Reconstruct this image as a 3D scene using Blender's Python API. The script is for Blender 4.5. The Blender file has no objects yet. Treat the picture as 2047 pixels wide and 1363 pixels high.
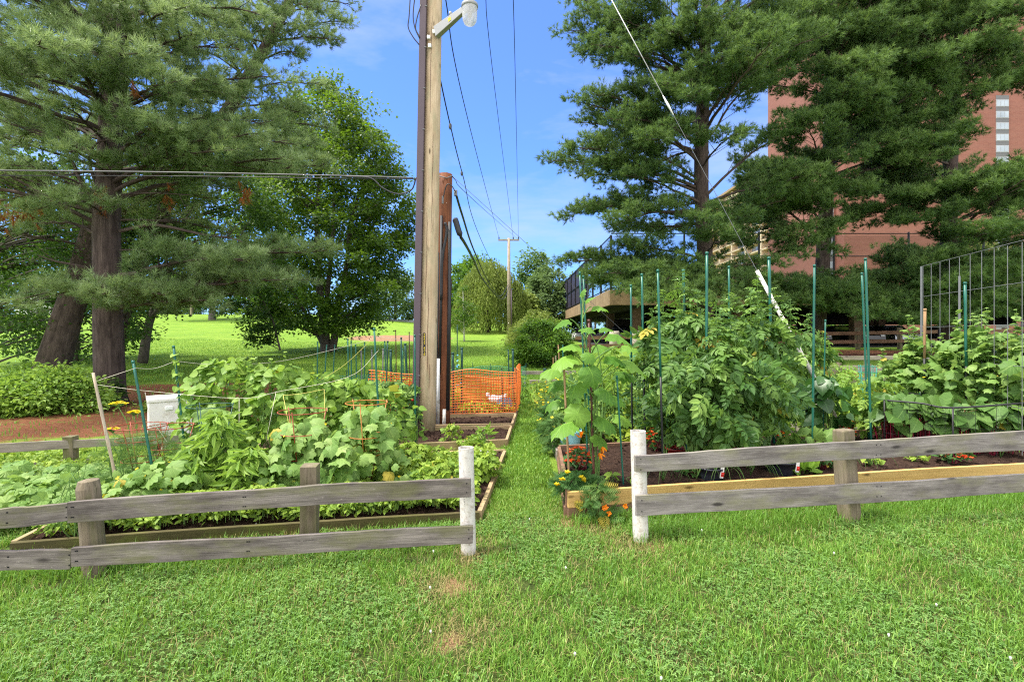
import bpy, math, random
import numpy as np
from mathutils import Vector
R = math.radians
rng = np.random.default_rng(11)
random.seed(11)
SC = bpy.context.scene
COL = SC.collection

# ------------------------------------------------------------------ camera constants and place helpers
F, CX, HY, H = 1000.0, 1023.5, 668.0, 1.55

def sstep(a, b, v):
    t = np.clip((v - a) / (b - a), 0, 1)
    return t * t * (3 - 2 * t)

def ground(x, y):
    x = np.asarray(x, float); y = np.asarray(y, float)
    t = np.clip(y - 12, 0, 66)
    z = 0.03 * t + 0.0003 * t * t
    z = z + 0.026 * np.clip(y - 20, 0, 55) * sstep(4, 34, -x)
    z = z - 0.02 * np.clip(y - 78, 0, 400)
    right = sstep(2.5, 7, x)
    z = z * (1 - right) + np.clip(z, -1 + 1.66 * sstep(30, 60, y), 0.72) * right
    z = z + 0.012 * np.sin(x * 1.7 + 0.6) * np.sin(y * 1.3) + 0.03 * np.sin(x * .31) * np.sin(y * .27 + 1) * sstep(10, 20, y)
    return z

def W(px, py, Y):
    return np.array([(px - CX) / F * Y, Y, H - (py - HY) / F * Y])

def G(px, py):
    Ys = np.linspace(1.5, 150, 6000)
    xs = (px - CX) / F * Ys
    zs = H - (py - HY) / F * Ys
    d = zs - ground(xs, Ys)
    i = np.argmax(d <= 0) if np.any(d <= 0) else len(Ys) - 1
    return np.array([xs[i], Ys[i], float(ground(xs[i], Ys[i]))])

def nrm(v):
    v = np.asarray(v, float)
    return v / np.maximum(np.linalg.norm(v, axis=-1, keepdims=True), 1e-9)

# ------------------------------------------------------------------ mesh collector
class MB:
    def __init__(self):
        self.V = []; self.Fs = []; self.A = []; self.C = []; self.M = []; self.n = 0
    def add(self, V, faces, rnd=None, gc=None, m=0):
        V = np.asarray(V, float).reshape(-1, 3); k = len(V)
        self.V.append(V)
        if rnd is None: rnd = np.full(k, rng.random())
        elif np.isscalar(rnd): rnd = np.full(k, rnd)
        self.A.append(np.asarray(rnd, float))
        self.C.append(V if gc is None else np.asarray(gc, float))
        if isinstance(faces, np.ndarray): faces = [faces]
        for f in faces:
            f = np.asarray(f, int)
            if f.ndim == 1: f = f.reshape(1, -1)
            if len(f) == 0: continue
            self.Fs.append(f + self.n); self.M.append(np.full(len(f), m, int))
        self.n += k
    def build(self, name, mats, parent=None, smooth=False, bevel=0):
        me = bpy.data.meshes.new(name)
        if not self.V:
            self.add(np.zeros((3, 3)), np.array([[0, 1, 2]]))
        V = np.concatenate(self.V)
        org = np.zeros(3); q = parent
        while q is not None: org = org + np.array(q.location); q = q.parent
        V = V - org
        me.vertices.add(len(V)); me.vertices.foreach_set('co', V.astype(np.float32).ravel())
        tot = np.concatenate([np.full(len(f), f.shape[1], int) for f in self.Fs])
        idx = np.concatenate([f.ravel() for f in self.Fs])
        start = np.concatenate([[0], np.cumsum(tot)[:-1]])
        me.loops.add(len(idx)); me.loops.foreach_set('vertex_index', idx.astype(np.int32))
        me.polygons.add(len(tot)); me.polygons.foreach_set('loop_start', start.astype(np.int32))
        me.polygons.foreach_set('material_index', np.concatenate(self.M).astype(np.int32))
        me.polygons.foreach_set('use_smooth', np.full(len(tot), smooth, bool))
        me.update(calc_edges=True)
        a = me.attributes.new('rnd', 'FLOAT', 'POINT'); a.data.foreach_set('value', np.concatenate(self.A).astype(np.float32))
        c = me.attributes.new('gc', 'FLOAT_VECTOR', 'POINT'); c.data.foreach_set('vector', np.concatenate(self.C).astype(np.float32).ravel())
        for mt in (mats if isinstance(mats, (list, tuple)) else [mats]): me.materials.append(mt)
        o = bpy.data.objects.new(name, me); COL.objects.link(o)
        if parent is not None: o.parent = parent
        if bevel:
            b = o.modifiers.new('bevel', 'BEVEL'); b.width = bevel; b.segments = 2; b.limit_method = 'ANGLE'
        return o
    # --- shapes
    def box(self, c, s, ax=None, m=0, rnd=None):
        """box with centre c, size s along axes ax (3 rows)"""
        ax = np.eye(3) if ax is None else np.asarray(ax, float)
        q = np.array([[i, j, k] for i in (-1, 1) for j in (-1, 1) for k in (-1, 1)], float) * np.asarray(s, float) / 2
        V = np.asarray(c, float) + q @ ax
        f = np.array([[0, 1, 3, 2], [4, 6, 7, 5], [0, 4, 5, 1], [2, 3, 7, 6], [0, 2, 6, 4], [1, 5, 7, 3]])
        self.add(V, f, rnd, gc=q + (rng.random() * 40 if rnd is None else rnd * 40), m=m)
    def board(self, p0, p1, h, t, up=(0, 0, 1), seg=14, wob=0.004, m=0, h1=None, r=None, ragged=0.0):
        """plank from p0 to p1 (centre line), height h along up, thickness t; slightly uneven edges"""
        p0 = np.asarray(p0, float); p1 = np.asarray(p1, float); L = np.linalg.norm(p1 - p0)
        d = (p1 - p0) / L; n = nrm(np.cross(d, up)); u = np.cross(n, d)
        h1 = h if h1 is None else h1
        r = rng.random() if r is None else r
        V = []; C = []
        wa = rng.normal(0, wob, (seg + 1, 4)); kk = np.ones(5) / 5
        wa = np.stack([np.convolve(np.pad(wa[:, q], 2, mode='edge'), kk, 'valid') for q in range(4)], 1) * 1.5 + wa * .18; bow = rng.normal(0, wob * 1.5)
        for i in range(seg + 1):
            s = i / seg; hh = h + (h1 - h) * s
            e0 = ragged * rng.random(4) if i == 0 else np.zeros(4)
            e1 = -ragged * rng.random(4) if i == seg else np.zeros(4)
            for j, (a, b) in enumerate(((-1, -1), (1, -1), (1, 1), (-1, 1))):
                V.append(p0 + d * (s * L + e0[j] + e1[j]) + n * (a * t / 2) + u * (b * hh / 2 + wa[i, 0 if b < 0 else 1] + bow * 4 * s * (1 - s)))
                C.append((s * L + r * 50, a * t / 2 + r * 13, b * hh / 2 + r * 7))
        f = [[0, 3, 2, 1]]
        for i in range(seg):
            for j in range(4):
                f.append([i * 4 + j, i * 4 + (j + 1) % 4, i * 4 + 4 + (j + 1) % 4, i * 4 + 4 + j])
        e = seg * 4; f.append([e, e + 1, e + 2, e + 3])
        self.add(V, np.array(f), r, C, m)
    def tube(self, P, rad, n=8, cap=True, m=0, rnd=None, jit=0.0, flat=None):
        P = np.asarray(P, float); k = len(P)
        rad = np.full(k, rad, float) if np.isscalar(rad) else np.asarray(rad, float)
        T = nrm(np.gradient(P, axis=0))
        ref = np.array([1.0, 0, 0]) if abs(T[0][0]) < .8 else np.array([0, 1.0, 0])
        u = nrm(np.cross(T[0], ref)); V = []; C = []; s = 0
        r0 = rng.random() * 30
        a = np.arange(n) / n * 2 * math.pi
        for i in range(k):
            if i: s += np.linalg.norm(P[i] - P[i - 1])
            u = nrm(u - T[i] * np.dot(u, T[i])); v = np.cross(T[i], u)
            rr = rad[i] * (1 + (jit * rng.normal(size=n) if jit else 0))
            V.append(P[i] + np.outer(np.cos(a) * rr, u) + np.outer(np.sin(a) * rr, v))
            C.append(np.stack([np.full(n, s + r0), np.cos(a) * rad[i] + r0, np.sin(a) * rad[i]], 1))
        V = np.concatenate(V); C = np.concatenate(C)
        j = np.arange(n); f = []
        for i in range(k - 1):
            f.append(np.stack([i * n + j, i * n + (j + 1) % n, (i + 1) * n + (j + 1) % n, (i + 1) * n + j], 1))
        fs = [np.concatenate(f)]
        if cap: fs += [j[::-1].reshape(1, -1), ((k - 1) * n + j).reshape(1, -1)]
        self.add(V, fs, rnd, C, m)
    def sticks(self, P0, P1, r0, r1, m=0, rnd=None, n=4):
        """many thin tapered prisms at once"""
        P0 = np.asarray(P0, float).reshape(-1, 3); P1 = np.asarray(P1, float).reshape(-1, 3); k = len(P0)
        if k == 0: return
        d = nrm(P1 - P0); ref = np.where(np.abs(d[:, 2:3]) > .9, np.array([[1., 0, 0]]), np.array([[0, 0, 1.]]))
        u = nrm(np.cross(d, ref)); v = np.cross(d, u)
        r0 = np.broadcast_to(np.asarray(r0, float), (k,))[:, None]; r1 = np.broadcast_to(np.asarray(r1, float), (k,))[:, None]
        ring = []
        for P, r in ((P0, r0), (P1, r1)):
            for j in range(n):
                a = 2 * math.pi * j / n
                ring.append(P + r * (math.cos(a) * u + math.sin(a) * v))
        V = np.stack(ring, 1).reshape(-1, 3)
        b = np.array([[j, (j + 1) % n, n + (j + 1) % n, n + j] for j in range(n)])
        f = (np.arange(k)[:, None, None] * (2 * n) + b[None]).reshape(-1, 4)
        self.add(V, f, np.repeat(rng.random(k) if rnd is None else np.broadcast_to(rnd, (k,)), 2 * n), None, m)
    def scatter(self, tmpl, P, D, N, S, rnd=None, m=0):
        """copies of a leaf template: x across, y along D, z along N"""
        tv, tf = tmpl
        P = np.asarray(P, float); k = len(P)
        if k == 0: return
        D = nrm(D); N = N - D * np.sum(N * D, 1, keepdims=True)
        N = nrm(N + 1e-6); B = np.cross(D, N)
        S = np.broadcast_to(np.asarray(S, float), (k,))[:, None, None]
        V = P[:, None] + S * (tv[None, :, 0:1] * B[:, None] + tv[None, :, 1:2] * D[:, None] + tv[None, :, 2:3] * N[:, None])
        nv = len(tv)
        fs = [(np.arange(k)[:, None, None] * nv + np.asarray(f)[None]).reshape(-1, np.asarray(f).shape[1]) for f in tf]
        rnd = rng.random(k) if rnd is None else np.asarray(rnd)
        gc = np.broadcast_to(tv[None], (k, nv, 3)).reshape(-1, 3)
        self.add(V.reshape(-1, 3), fs, np.repeat(rnd, nv), gc, m)
    def lathe(self, c, prof, n=16, m=0, rnd=None, cap=True):
        c = np.asarray(c, float); a = np.arange(n) / n * 2 * math.pi; V = []
        for r, z in prof: V.append(np.stack([c[0] + r * np.cos(a), c[1] + r * np.sin(a), np.full(n, c[2] + z)], 1))
        j = np.arange(n); f = []
        for i in range(len(prof) - 1): f.append(np.stack([i * n + j, i * n + (j + 1) % n, (i + 1) * n + (j + 1) % n, (i + 1) * n + j], 1))
        fs = [np.concatenate(f)]
        if cap: fs += [j[::-1].reshape(1, -1), ((len(prof) - 1) * n + j).reshape(1, -1)]
        self.add(np.concatenate(V), fs, rnd, None, m)

def tag(o, label=None, cat=None, group=None, kind=None):
    for k, v in (('label', label), ('category', cat), ('group', group), ('kind', kind)):
        if v: o[k] = v
    return o

def empty(name, loc, label, cat, group=None):
    o = bpy.data.objects.new(name, None); COL.objects.link(o); o.location = [float(v) for v in loc]
    o.empty_display_size = .1
    return tag(o, label, cat, group)

# ------------------------------------------------------------------ leaf templates (verts, [faces])
def T(v, *f): return np.array(v, float), [np.array(q) for q in f]
OVAL = T([(0, 0, 0), (.26, .3, .06), (.22, .7, .04), (0, 1, -.1), (-.22, .7, .04), (-.26, .3, .06)], [[0, 1, 2, 3], [0, 3, 4, 5]])
LANCE = T([(0, 0, 0), (.13, .35, .04), (.1, .7, .0), (0, 1, -.14), (-.1, .7, 0), (-.13, .35, .04)], [[0, 1, 2, 3], [0, 3, 4, 5]])
BROAD = T([(0, 0, 0), (.36, .12, .05), (.42, .42, .03), (.2, .8, -.04), (0, 1, -.14), (-.2, .8, -.04), (-.42, .42, .03), (-.36, .12, .05), (0, .5, -.02)],
          [[0, 1, 2, 8], [8, 2, 3, 4], [8, 4, 5, 6], [0, 8, 6, 7]])
def lobed(pts, drop=.12, jag=0.0):
    """fan around (0,.45): outline in polar (angle deg from +y, radius)"""
    v = [(0, .42, .05), (0, .08, .0)]; half = []
    for a, r in pts: half.append((r * math.sin(R(a)), .42 + r * math.cos(R(a)), -drop * r * r * 3))
    ring = half + [(-x, y, z) for x, y, z in reversed(half) if abs(x) > 1e-4]
    v += ring; n = len(ring); f = []
    for i in range(n - 1): f.append([0, i + 2, i + 3])
    k = len([1 for a, r in pts])
    # ring runs tip -> right base, left base -> back to tip; petiole notch between them
    f2 = []
    for i in range(n):
        a, b = i + 2, (i + 1) % n + 2
        if i == k - 1: f2 += [[0, a, 1], [0, 1, b]]
        else: f2.append([0, a, b])
    return np.array(v, float), [np.array(f2)]
CUKE = lobed([(0, .60), (12, .50), (22, .45), (36, .46), (50, .57), (62, .50), (76, .44), (96, .52), (110, .47), (132, .53), (150, .48), (168, .38)], .22)
SQUASH = lobed([(0, .62), (7, .56), (13, .55), (20, .50), (27, .48), (36, .53), (46, .59), (53, .54), (62, .52), (70, .46), (80, .49), (92, .56), (101, .50), (114, .49), (128, .55), (138, .50), (152, .51), (165, .40)], .3)
for _t in (SQUASH, CUKE):
    for _i in range(len(_t[0])):
        if _i > 1: _t[0][_i, 2] += .035 * math.sin(_i * 2.4) + .02 * math.sin(_i * 5.1)
MAPLE = lobed([(0, .6), (20, .3), (45, .5), (70, .28), (100, .42), (140, .25)], .1)
def merge(parts):
    """parts: (template, origin, angle in plane, scale, tilt)"""
    vs = []; fs = {}; n = 0
    for (tv, tf), o, ang, s, tl in parts:
        c, sn = math.cos(R(ang)), math.sin(R(ang)); q = tv * s
        q = np.stack([q[:, 0], q[:, 1] * math.cos(R(tl)), q[:, 2] - q[:, 1] * math.sin(R(tl))], 1)
        q = np.stack([q[:, 0] * c + q[:, 1] * sn, -q[:, 0] * sn + q[:, 1] * c, q[:, 2]], 1) + np.array(o)
        vs.append(q)
        for f in tf: fs.setdefault(f.shape[1], []).append(f + n)
        n += len(tv)
    return np.concatenate(vs), [np.concatenate(f) for f in fs.values()]
TOMATO = merge([(OVAL, (0, .25, 0), 70, .34, 14), (OVAL, (0, .25, 0), -70, .34, 14), (OVAL, (0, .48, -.03), 60, .4, 18), (OVAL, (0, .5, -.03), -60, .4, 18),
                (OVAL, (0, .72, -.07), 40, .32, 22), (OVAL, (0, .7, -.07), -44, .32, 22), (OVAL, (0, .72, -.08), 0, .45, 26),
                (T([(-.012, 0, 0), (.012, 0, 0), (.008, .75, -.08), (-.008, .75, -.08)], [[0, 1, 2, 3]]), (0, 0, 0), 0, 1, 0)])
TRIFOL = merge([(BROAD, (0, .12, 0), 75, .55, 12), (BROAD, (0, .12, 0), -75, .55, 12), (BROAD, (0, .2, 0), 0, .72, 18)])
CLOVER = merge([(OVAL, (0, 0, 0), 0, 1, 0), (OVAL, (0, 0, 0), 120, 1, 0), (OVAL, (0, 0, 0), -120, 1, 0)])
FERN = merge([(T([(-.02, 0, 0), (.02, 0, 0), (.005, 1, -.1), (-.005, 1, -.1)], [[0, 1, 2, 3]]), (0, 0, 0), 0, 1, 0)] +
             [(LANCE, (0, .12 + .11 * i, -.012 * i), s * 55, .4 - .03 * i, 8) for i in range(8) for s in (1, -1)])
DILL = merge([(T([(-.012, 0, 0), (.012, 0, 0), (.002, 1, 0)], [[0, 1, 2]]), (0, .12 * i, 0), s * (28 + 4 * i), .62 - .05 * i, 0) for i in range(7) for s in (1, -1)] +
             [(T([(-.012, 0, 0), (.012, 0, 0), (.004, 1, 0)], [[0, 1, 2]]), (0, 0, 0), 0, 1.1, 0)])
FLOWER = merge([(OVAL, (0, 0, 0), a, 1, -25) for a in range(0, 360, 60)])
TUFTLET = merge([(T([(-.06, 0, 0), (.06, 0, 0), (0, 1, 0)], [[0, 1, 2]]), (0, 0, 0), a, s, b) for a, s, b in ((0, 1, 0), (28, .9, 15), (-28, .9, -10), (55, .8, -18), (-55, .8, 16), (14, 1, -30), (-14, .9, 30))])
# ------------------------------------------------------------------ materials
MATS = {}
class NT:
    def __init__(self, name):
        self.m = bpy.data.materials.new(name); self.m.use_nodes = True
        self.t = self.m.node_tree; self.t.nodes.clear()
        self.out = self.t.nodes.new('ShaderNodeOutputMaterial')
    def n(self, typ, **kw):
        nd = self.t.nodes.new(typ)
        for k, v in kw.items():
            if k.startswith('i_'):
                key = k[2:].replace('_', ' ')
                nd.inputs[key].default_value = v
            else: setattr(nd, k, v)
        return nd
    def l(self, a, b): self.t.links.new(a, b)
    def ramp(self, fac, stops, interp='LINEAR'):
        r = self.n('ShaderNodeValToRGB'); r.color_ramp.interpolation = interp
        e = r.color_ramp.elements
        while len(e) < len(stops): e.new(.5)
        for el, (p, c) in zip(e, stops):
            el.position = p; el.color = (*c, 1) if len(c) == 3 else c
        self.l(fac, r.inputs[0]); return r.outputs[0]
    def attr(self, name):
        a = self.n('ShaderNodeAttribute'); a.attribute_name = name; return a
    def noise(self, vec, scale, detail=4, rough=.55, dist=0.0):
        x = self.n('ShaderNodeTexNoise'); x.inputs['Scale'].default_value = scale; x.inputs['Detail'].default_value = detail
        x.inputs['Roughness'].default_value = rough; x.inputs['Distortion'].default_value = dist
        if vec is not None: self.l(vec, x.inputs['Vector'])
        return x.outputs['Fac']
    def mapping(self, vec, scale=(1, 1, 1)):
        m = self.n('ShaderNodeMapping'); m.inputs['Scale'].default_value = scale; self.l(vec, m.inputs['Vector']); return m.outputs[0]
    def mix(self, fac, a, b, typ='MIX'):
        m = self.n('ShaderNodeMix'); m.data_type = 'RGBA'; m.blend_type = typ
        for s, v in ((m.inputs[0], fac), (m.inputs[6], a), (m.inputs[7], b)):
            if isinstance(v, (int, float)): s.default_value = v
            elif isinstance(v, (tuple, list)): s.default_value = (*v, 1) if len(v) == 3 else v
            else: self.l(v, s)
        return m.outputs[2]
    def math(self, op, a, b=0.0, clamp=False):
        m = self.n('ShaderNodeMath'); m.operation = op; m.use_clamp = clamp
        for s, v in ((m.inputs[0], a), (m.inputs[1], b)):
            if isinstance(v, (int, float)): s.default_value = v
            else: self.l(v, s)
        return m.outputs[0]
    def bsdf(self, col, rough=.8, spec=.3, metal=0.0, bump=None, bstr=.4, bdist=.01):
        b = self.n('ShaderNodeBsdfPrincipled')
        if isinstance(col, (tuple, list)): b.inputs['Base Color'].default_value = (*col, 1)
        else: self.l(col, b.inputs['Base Color'])
        if isinstance(rough, (int, float)): b.inputs['Roughness'].default_value = rough
        else: self.l(rough, b.inputs['Roughness'])
        b.inputs['Specular IOR Level'].default_value = spec; b.inputs['Metallic'].default_value = metal
        if bump is not None:
            u = self.n('ShaderNodeBump'); u.inputs['Strength'].default_value = bstr; u.inputs['Distance'].default_value = bdist
            self.l(bump, u.inputs['Height']); self.l(u.outputs[0], b.inputs['Normal'])
        return b.outputs[0]
    def done(self, sh):
        self.l(sh, self.out.inputs['Surface']); return self.m

def leaf_mat(name, dark, mid, light, trans=.35, rough=.5, spec=.25, spot=None):
    veins = name in ('bean_leaf', 'cuke_leaf', 'squash_leaf', 'pepper_leaf', 'beet_leaf', 'lettuce_leaf', 'herb_leaf')
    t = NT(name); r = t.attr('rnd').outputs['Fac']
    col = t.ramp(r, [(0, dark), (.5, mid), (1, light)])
    nz = t.noise(t.n('ShaderNodeNewGeometry').outputs['Position'], 9, 2)
    col = t.mix(t.math('MULTIPLY', nz, .35), col, dark)
    sv = t.n('ShaderNodeSeparateXYZ'); t.l(t.attr('gc').outputs['Vector'], sv.inputs[0])
    rib = t.math('LESS_THAN', t.math('ABSOLUTE', sv.outputs[0]), .018)
    vein = t.math('GREATER_THAN', t.math('FRACT', t.math('MULTIPLY', t.math('ADD', t.math('MULTIPLY', t.math('ABSOLUTE', sv.outputs[0]), -.9), sv.outputs[1]), 5.0)), .9)
    if veins: col = t.mix(t.math('MULTIPLY', t.math('MAXIMUM', rib, t.math('MULTIPLY', vein, .6)), .45), col, tuple(min(1, x * 1.3) for x in light))
    if spot:
        col = t.mix(t.math('GREATER_THAN', t.noise(t.attr('gc').outputs['Vector'], 6, 2), .72), col, spot)
    col = t.mix(t.math('GREATER_THAN', r, 1.5), col, (.42, .34, .05))
    b = t.bsdf(col, rough, spec)
    tr = t.n('ShaderNodeBsdfTranslucent')
    t.l(t.mix(.6, col, (light[0] * 1.2, light[1] * 1.25, light[2] * .7)), tr.inputs['Color'])
    mx = t.n('ShaderNodeMixShader'); mx.inputs[0].default_value = trans
    t.l(b, mx.inputs[1]); t.l(tr.outputs[0], mx.inputs[2])
    MATS[name] = t.done(mx.outputs[0]); return MATS[name]

def plain(name, col, rough=.6, spec=.3, metal=0.0, var=.25, scale=6.0, dirt=None, bstr=.15):
    t = NT(name); v = t.attr('gc').outputs['Vector']
    nz = t.noise(v, scale, 5, .6)
    c = t.mix(nz, tuple(x * (1 - var) for x in col), tuple(min(1, x * (1 + var)) for x in col))
    if dirt:
        dn = t.ramp(t.noise(v, scale * 2.3, 6, .65), [(.5, (0, 0, 0)), (.72, (1, 1, 1))])
        c = t.mix(t.math('MULTIPLY', dn, .75), c, dirt)
    MATS[name] = t.done(t.bsdf(c, rough, spec, metal, nz, bstr, .004)); return MATS[name]

def wood(name, a, b, stain, green=None, grain=1.0, rough=.85, contrast=1.0, knots=True):
    t = NT(name); v = t.attr('gc').outputs['Vector']
    g1 = t.noise(t.mapping(v, (1.6 * grain, 34 * grain, 34 * grain)), 1.0, 5, .6, .6)
    g2 = t.noise(t.mapping(v, (4 * grain, 210 * grain, 210 * grain)), 1.0, 5, .7)
    base = t.ramp(g1, [(.28, a), (.72, b)])
    base = t.mix(t.math('MULTIPLY', t.math('SUBTRACT', .62, g2, True), 2.0 * contrast, True), base, stain)
    crk = t.ramp(t.noise(t.mapping(v, (2.2 * grain, 95 * grain, 95 * grain)), 1.0, 6, .7, .3), [(.30, (1, 1, 1)), (.37, (0, 0, 0))])
    base = t.mix(t.math('MULTIPLY', crk, .8 * min(contrast, 1.0)), base, tuple(x * .45 for x in stain))
    lich = t.ramp(t.noise(t.mapping(v, (26, 60, 60)), 1.0, 3, .7), [(.66, (0, 0, 0)), (.72, (1, 1, 1))])
    base = t.mix(t.math('MULTIPLY', lich, .45 * contrast), base, tuple(min(.8, x * 1.6) for x in b))
    blot = t.ramp(t.noise(t.mapping(v, (3, 9, 9)), 1.0, 4, .6), [(.42, (0, 0, 0)), (.68, (1, 1, 1))])
    base = t.mix(t.math('MULTIPLY', blot, .6 * contrast), base, stain)
    if green:
        gm = t.ramp(t.noise(t.mapping(v, (2.2, 7, 7)), 1.3, 4, .6), [(.48, (0, 0, 0)), (.66, (1, 1, 1))])
        base = t.mix(t.math('MULTIPLY', gm, .6), base, green)
    hgt = t.math('SUBTRACT', t.math('ADD', g1, t.math('MULTIPLY', g2, .9)), t.math('MULTIPLY', crk, .8))
    if knots:
        vo = t.n('ShaderNodeTexVoronoi'); vo.inputs['Scale'].default_value = 1.0; t.l(t.mapping(v, (2.1, 7, 7)), vo.inputs['Vector'])
        kn = t.ramp(vo.outputs['Distance'], [(.06, (1, 1, 1)), (.13, (0, 0, 0))])
        base = t.mix(t.math('MULTIPLY', kn, .85), base, tuple(x * .3 for x in stain))
    MATS[name] = t.done(t.bsdf(base, rough, .2, 0, hgt, .55, .004)); return MATS[name]

# foliage
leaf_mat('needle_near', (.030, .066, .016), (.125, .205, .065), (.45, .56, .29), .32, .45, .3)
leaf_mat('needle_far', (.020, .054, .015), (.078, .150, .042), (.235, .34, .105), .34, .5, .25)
leaf_mat('needle_dead', (.16, .05, .015), (.25, .085, .02), (.33, .12, .03), .2, .7, .1)
leaf_mat('maple_leaf', (.028, .068, .008), (.080, .155, .014), (.20, .32, .026), .38, .42, .35)
leaf_mat('dark_leaf', (.022, .058, .012), (.055, .125, .022), (.13, .23, .035), .4, .5, .25)
leaf_mat('far_leaf', (.070, .120, .045), (.13, .20, .07), (.21, .30, .11), .35, .6, .2)
leaf_mat('willow_leaf', (.095, .14, .03), (.19, .25, .05), (.31, .37, .09), .35, .55, .2)
leaf_mat('shrub_leaf', (.030, .080, .012), (.085, .18, .02), (.19, .32, .03), .35, .5, .25)
leaf_mat('bean_leaf', (.080, .170, .020), (.175, .300, .045), (.33, .47, .09), .4, .5, .3, None)
leaf_mat('cuke_leaf', (.085, .180, .035), (.175, .300, .070), (.32, .44, .13), .38, .55, .25, (.3, .34, .08))
leaf_mat('squash_leaf', (.065, .160, .022), (.120, .260, .034), (.22, .39, .055), .42, .5, .25)
leaf_mat('tomato_leaf', (.030, .085, .016), (.085, .180, .034), (.23, .36, .07), .35, .5, .3)
leaf_mat('pepper_leaf', (.020, .070, .014), (.040, .12, .024), (.075, .18, .04), .3, .35, .45)
leaf_mat('herb_leaf', (.080, .160, .018), (.19, .30, .035), (.36, .47, .07), .35, .55, .25)
leaf_mat('dill_leaf', (.055, .13, .03), (.10, .20, .05), (.18, .28, .08), .3, .6, .2)
leaf_mat('lettuce_leaf', (.18, .34, .05), (.28, .48, .07), (.38, .58, .10), .45, .5, .25)
leaf_mat('beet_leaf', (.050, .12, .025), (.10, .20, .045), (.18, .30, .08), .35, .45, .3, (.22, .05, .04))
leaf_mat('yellow_green', (.20, .28, .03), (.34, .42, .05), (.48, .52, .08), .4, .6, .2)
leaf_mat('marigold_leaf', (.03, .09, .02), (.06, .15, .035), (.10, .21, .05), .3, .55, .25)
leaf_mat('red_petal', (.38, .03, .01), (.60, .07, .015), (.75, .16, .03), .25, .5, .2)
leaf_mat('orange_petal', (.70, .17, .01), (.85, .25, .012), (.95, .36, .02), .25, .5, .2)
leaf_mat('yellow_petal', (.55, .40, .01), (.75, .58, .02), (.85, .72, .05), .25, .5, .2)
leaf_mat('pale_petal', (.6, .55, .6), (.8, .78, .8), (.9, .9, .88), .3, .5, .2)
leaf_mat('grass_blade', (.056, .150, .016), (.138, .285, .034), (.31, .45, .085), .3, .45, .3)
leaf_mat('clover_leaf', (.075, .170, .035), (.145, .270, .060), (.24, .38, .10), .3, .5, .25)
leaf_mat('straw', (.24, .20, .07), (.34, .28, .11), (.42, .36, .17), .2, .6, .2)
# woods
wood('weathered_board', (.16, .14, .125), (.36, .315, .28), (.05, .04, .037), (.15, .15, .06), 1.0, .85, 1.2)
wood('pale_weathered_board', (.20, .18, .17), (.40, .36, .33), (.075, .062, .058), (.22, .21, .12), 1.0, .85, 1.1)
wood('weathered_post', (.17, .14, .095), (.28, .23, .16), (.075, .058, .035), (.12, .13, .04))
wood('light_board', (.24, .205, .17), (.40, .35, .295), (.10, .08, .065), (.20, .19, .10))
wood('mossy_board', (.07, .058, .022), (.13, .108, .045), (.05, .045, .018), (.10, .115, .02))
wood('new_board', (.50, .31, .10), (.66, .44, .17), (.34, .19, .06), None, 1.0, .7, .45)
wood('old_board', (.22, .125, .075), (.33, .20, .13), (.09, .05, .035))
wood('tan_board', (.33, .225, .125), (.45, .33, .20), (.19, .125, .065), (.21, .2, .08), 1, .8, .7)
wood('pole_wood', (.43, .33, .20), (.60, .475, .325), (.24, .155, .08), (.30, .28, .17), .55, .8, .75)
wood('old_pole_wood', (.155, .052, .022), (.26, .098, .042), (.055, .02, .012), None, .8, .75, 1.1)
wood('far_pole_wood', (.30, .25, .18), (.42, .36, .27), (.17, .13, .09), None, .5)
wood('bark', (.075, .055, .046), (.155, .117, .097), (.028, .02, .017), None, .45, .95, 1.3, False)
wood('maple_bark', (.10, .085, .075), (.19, .165, .145), (.04, .034, .03), None, .5, .95, 1.0, False)
wood('stake_wood', (.33, .20, .10), (.47, .31, .17), (.2, .11, .05))
wood('bamboo', (.40, .33, .24), (.55, .48, .38), (.28, .2, .13))
# paints and others
plain('stake_green', (.012, .105, .072), .4, .45, 0, .35, 7)
plain('stake_black', (.012, .013, .014), .45, .4, 0, .3, 9)
plain('stake_brown', (.085, .030, .022), .5, .4, 0, .4, 14)
plain('post_green', (.010, .055, .045), .5, .4, 0, .25, 7)
plain('white_plastic', (.57, .54, .495), .5, .35, 0, .12, 16, (.26, .19, .13))
plain('white_metal', (.70, .67, .63), .45, .4, 0, .06, 3, (.45, .38, .30))
plain('grey_plastic', (.50, .50, .50), .5, .4, 0, .1, 5, (.3, .26, .2))
plain('conduit_dark', (.085, .062, .075), .55, .35, 0, .15, 2)
plain('cable_black', (.018, .018, .020), .5, .4)
plain('cable_grey', (.085, .085, .085), .5, .4)
plain('galv', (.16, .165, .17), .6, .3, .1, .15, 12)
plain('lamp_metal', (.26, .26, .25), .5, .5, .2, .12, 5)
plain('pot_black', (.016, .018, .026), .4, .45)
plain('pot_red', (.22, .018, .014), .4, .4)
plain('blue_tub', (.30, .62, .66), .4, .4)
plain('net_orange', (.74, .185, .035), .5, .35, 0, .15, 5)
plain('net_green', (.020, .22, .16), .5, .35, 0, .2, 5)
plain('cage_red', (.26, .045, .02), .5, .4, 0, .3, 20)
plain('cage_orange', (.42, .15, .03), .5, .4, 0, .3, 20)
plain('string', (.62, .57, .46), .8, .1, 0, .15, 10)
plain('string_yellow', (.62, .55, .16), .8, .1)
plain('concrete', (.46, .40, .33), .85, .2, 0, .18, 3, (.25, .21, .17))
plain('fascia', (.27, .185, .105), .85, .2, 0, .3, .9, (.13, .085, .05))
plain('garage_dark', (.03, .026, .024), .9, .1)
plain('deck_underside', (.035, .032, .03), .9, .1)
plain('column_tan', (.11, .07, .045), .85, .2)
plain('asphalt', (.035, .035, .035), .9, .2, 0, .25, 8)
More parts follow.
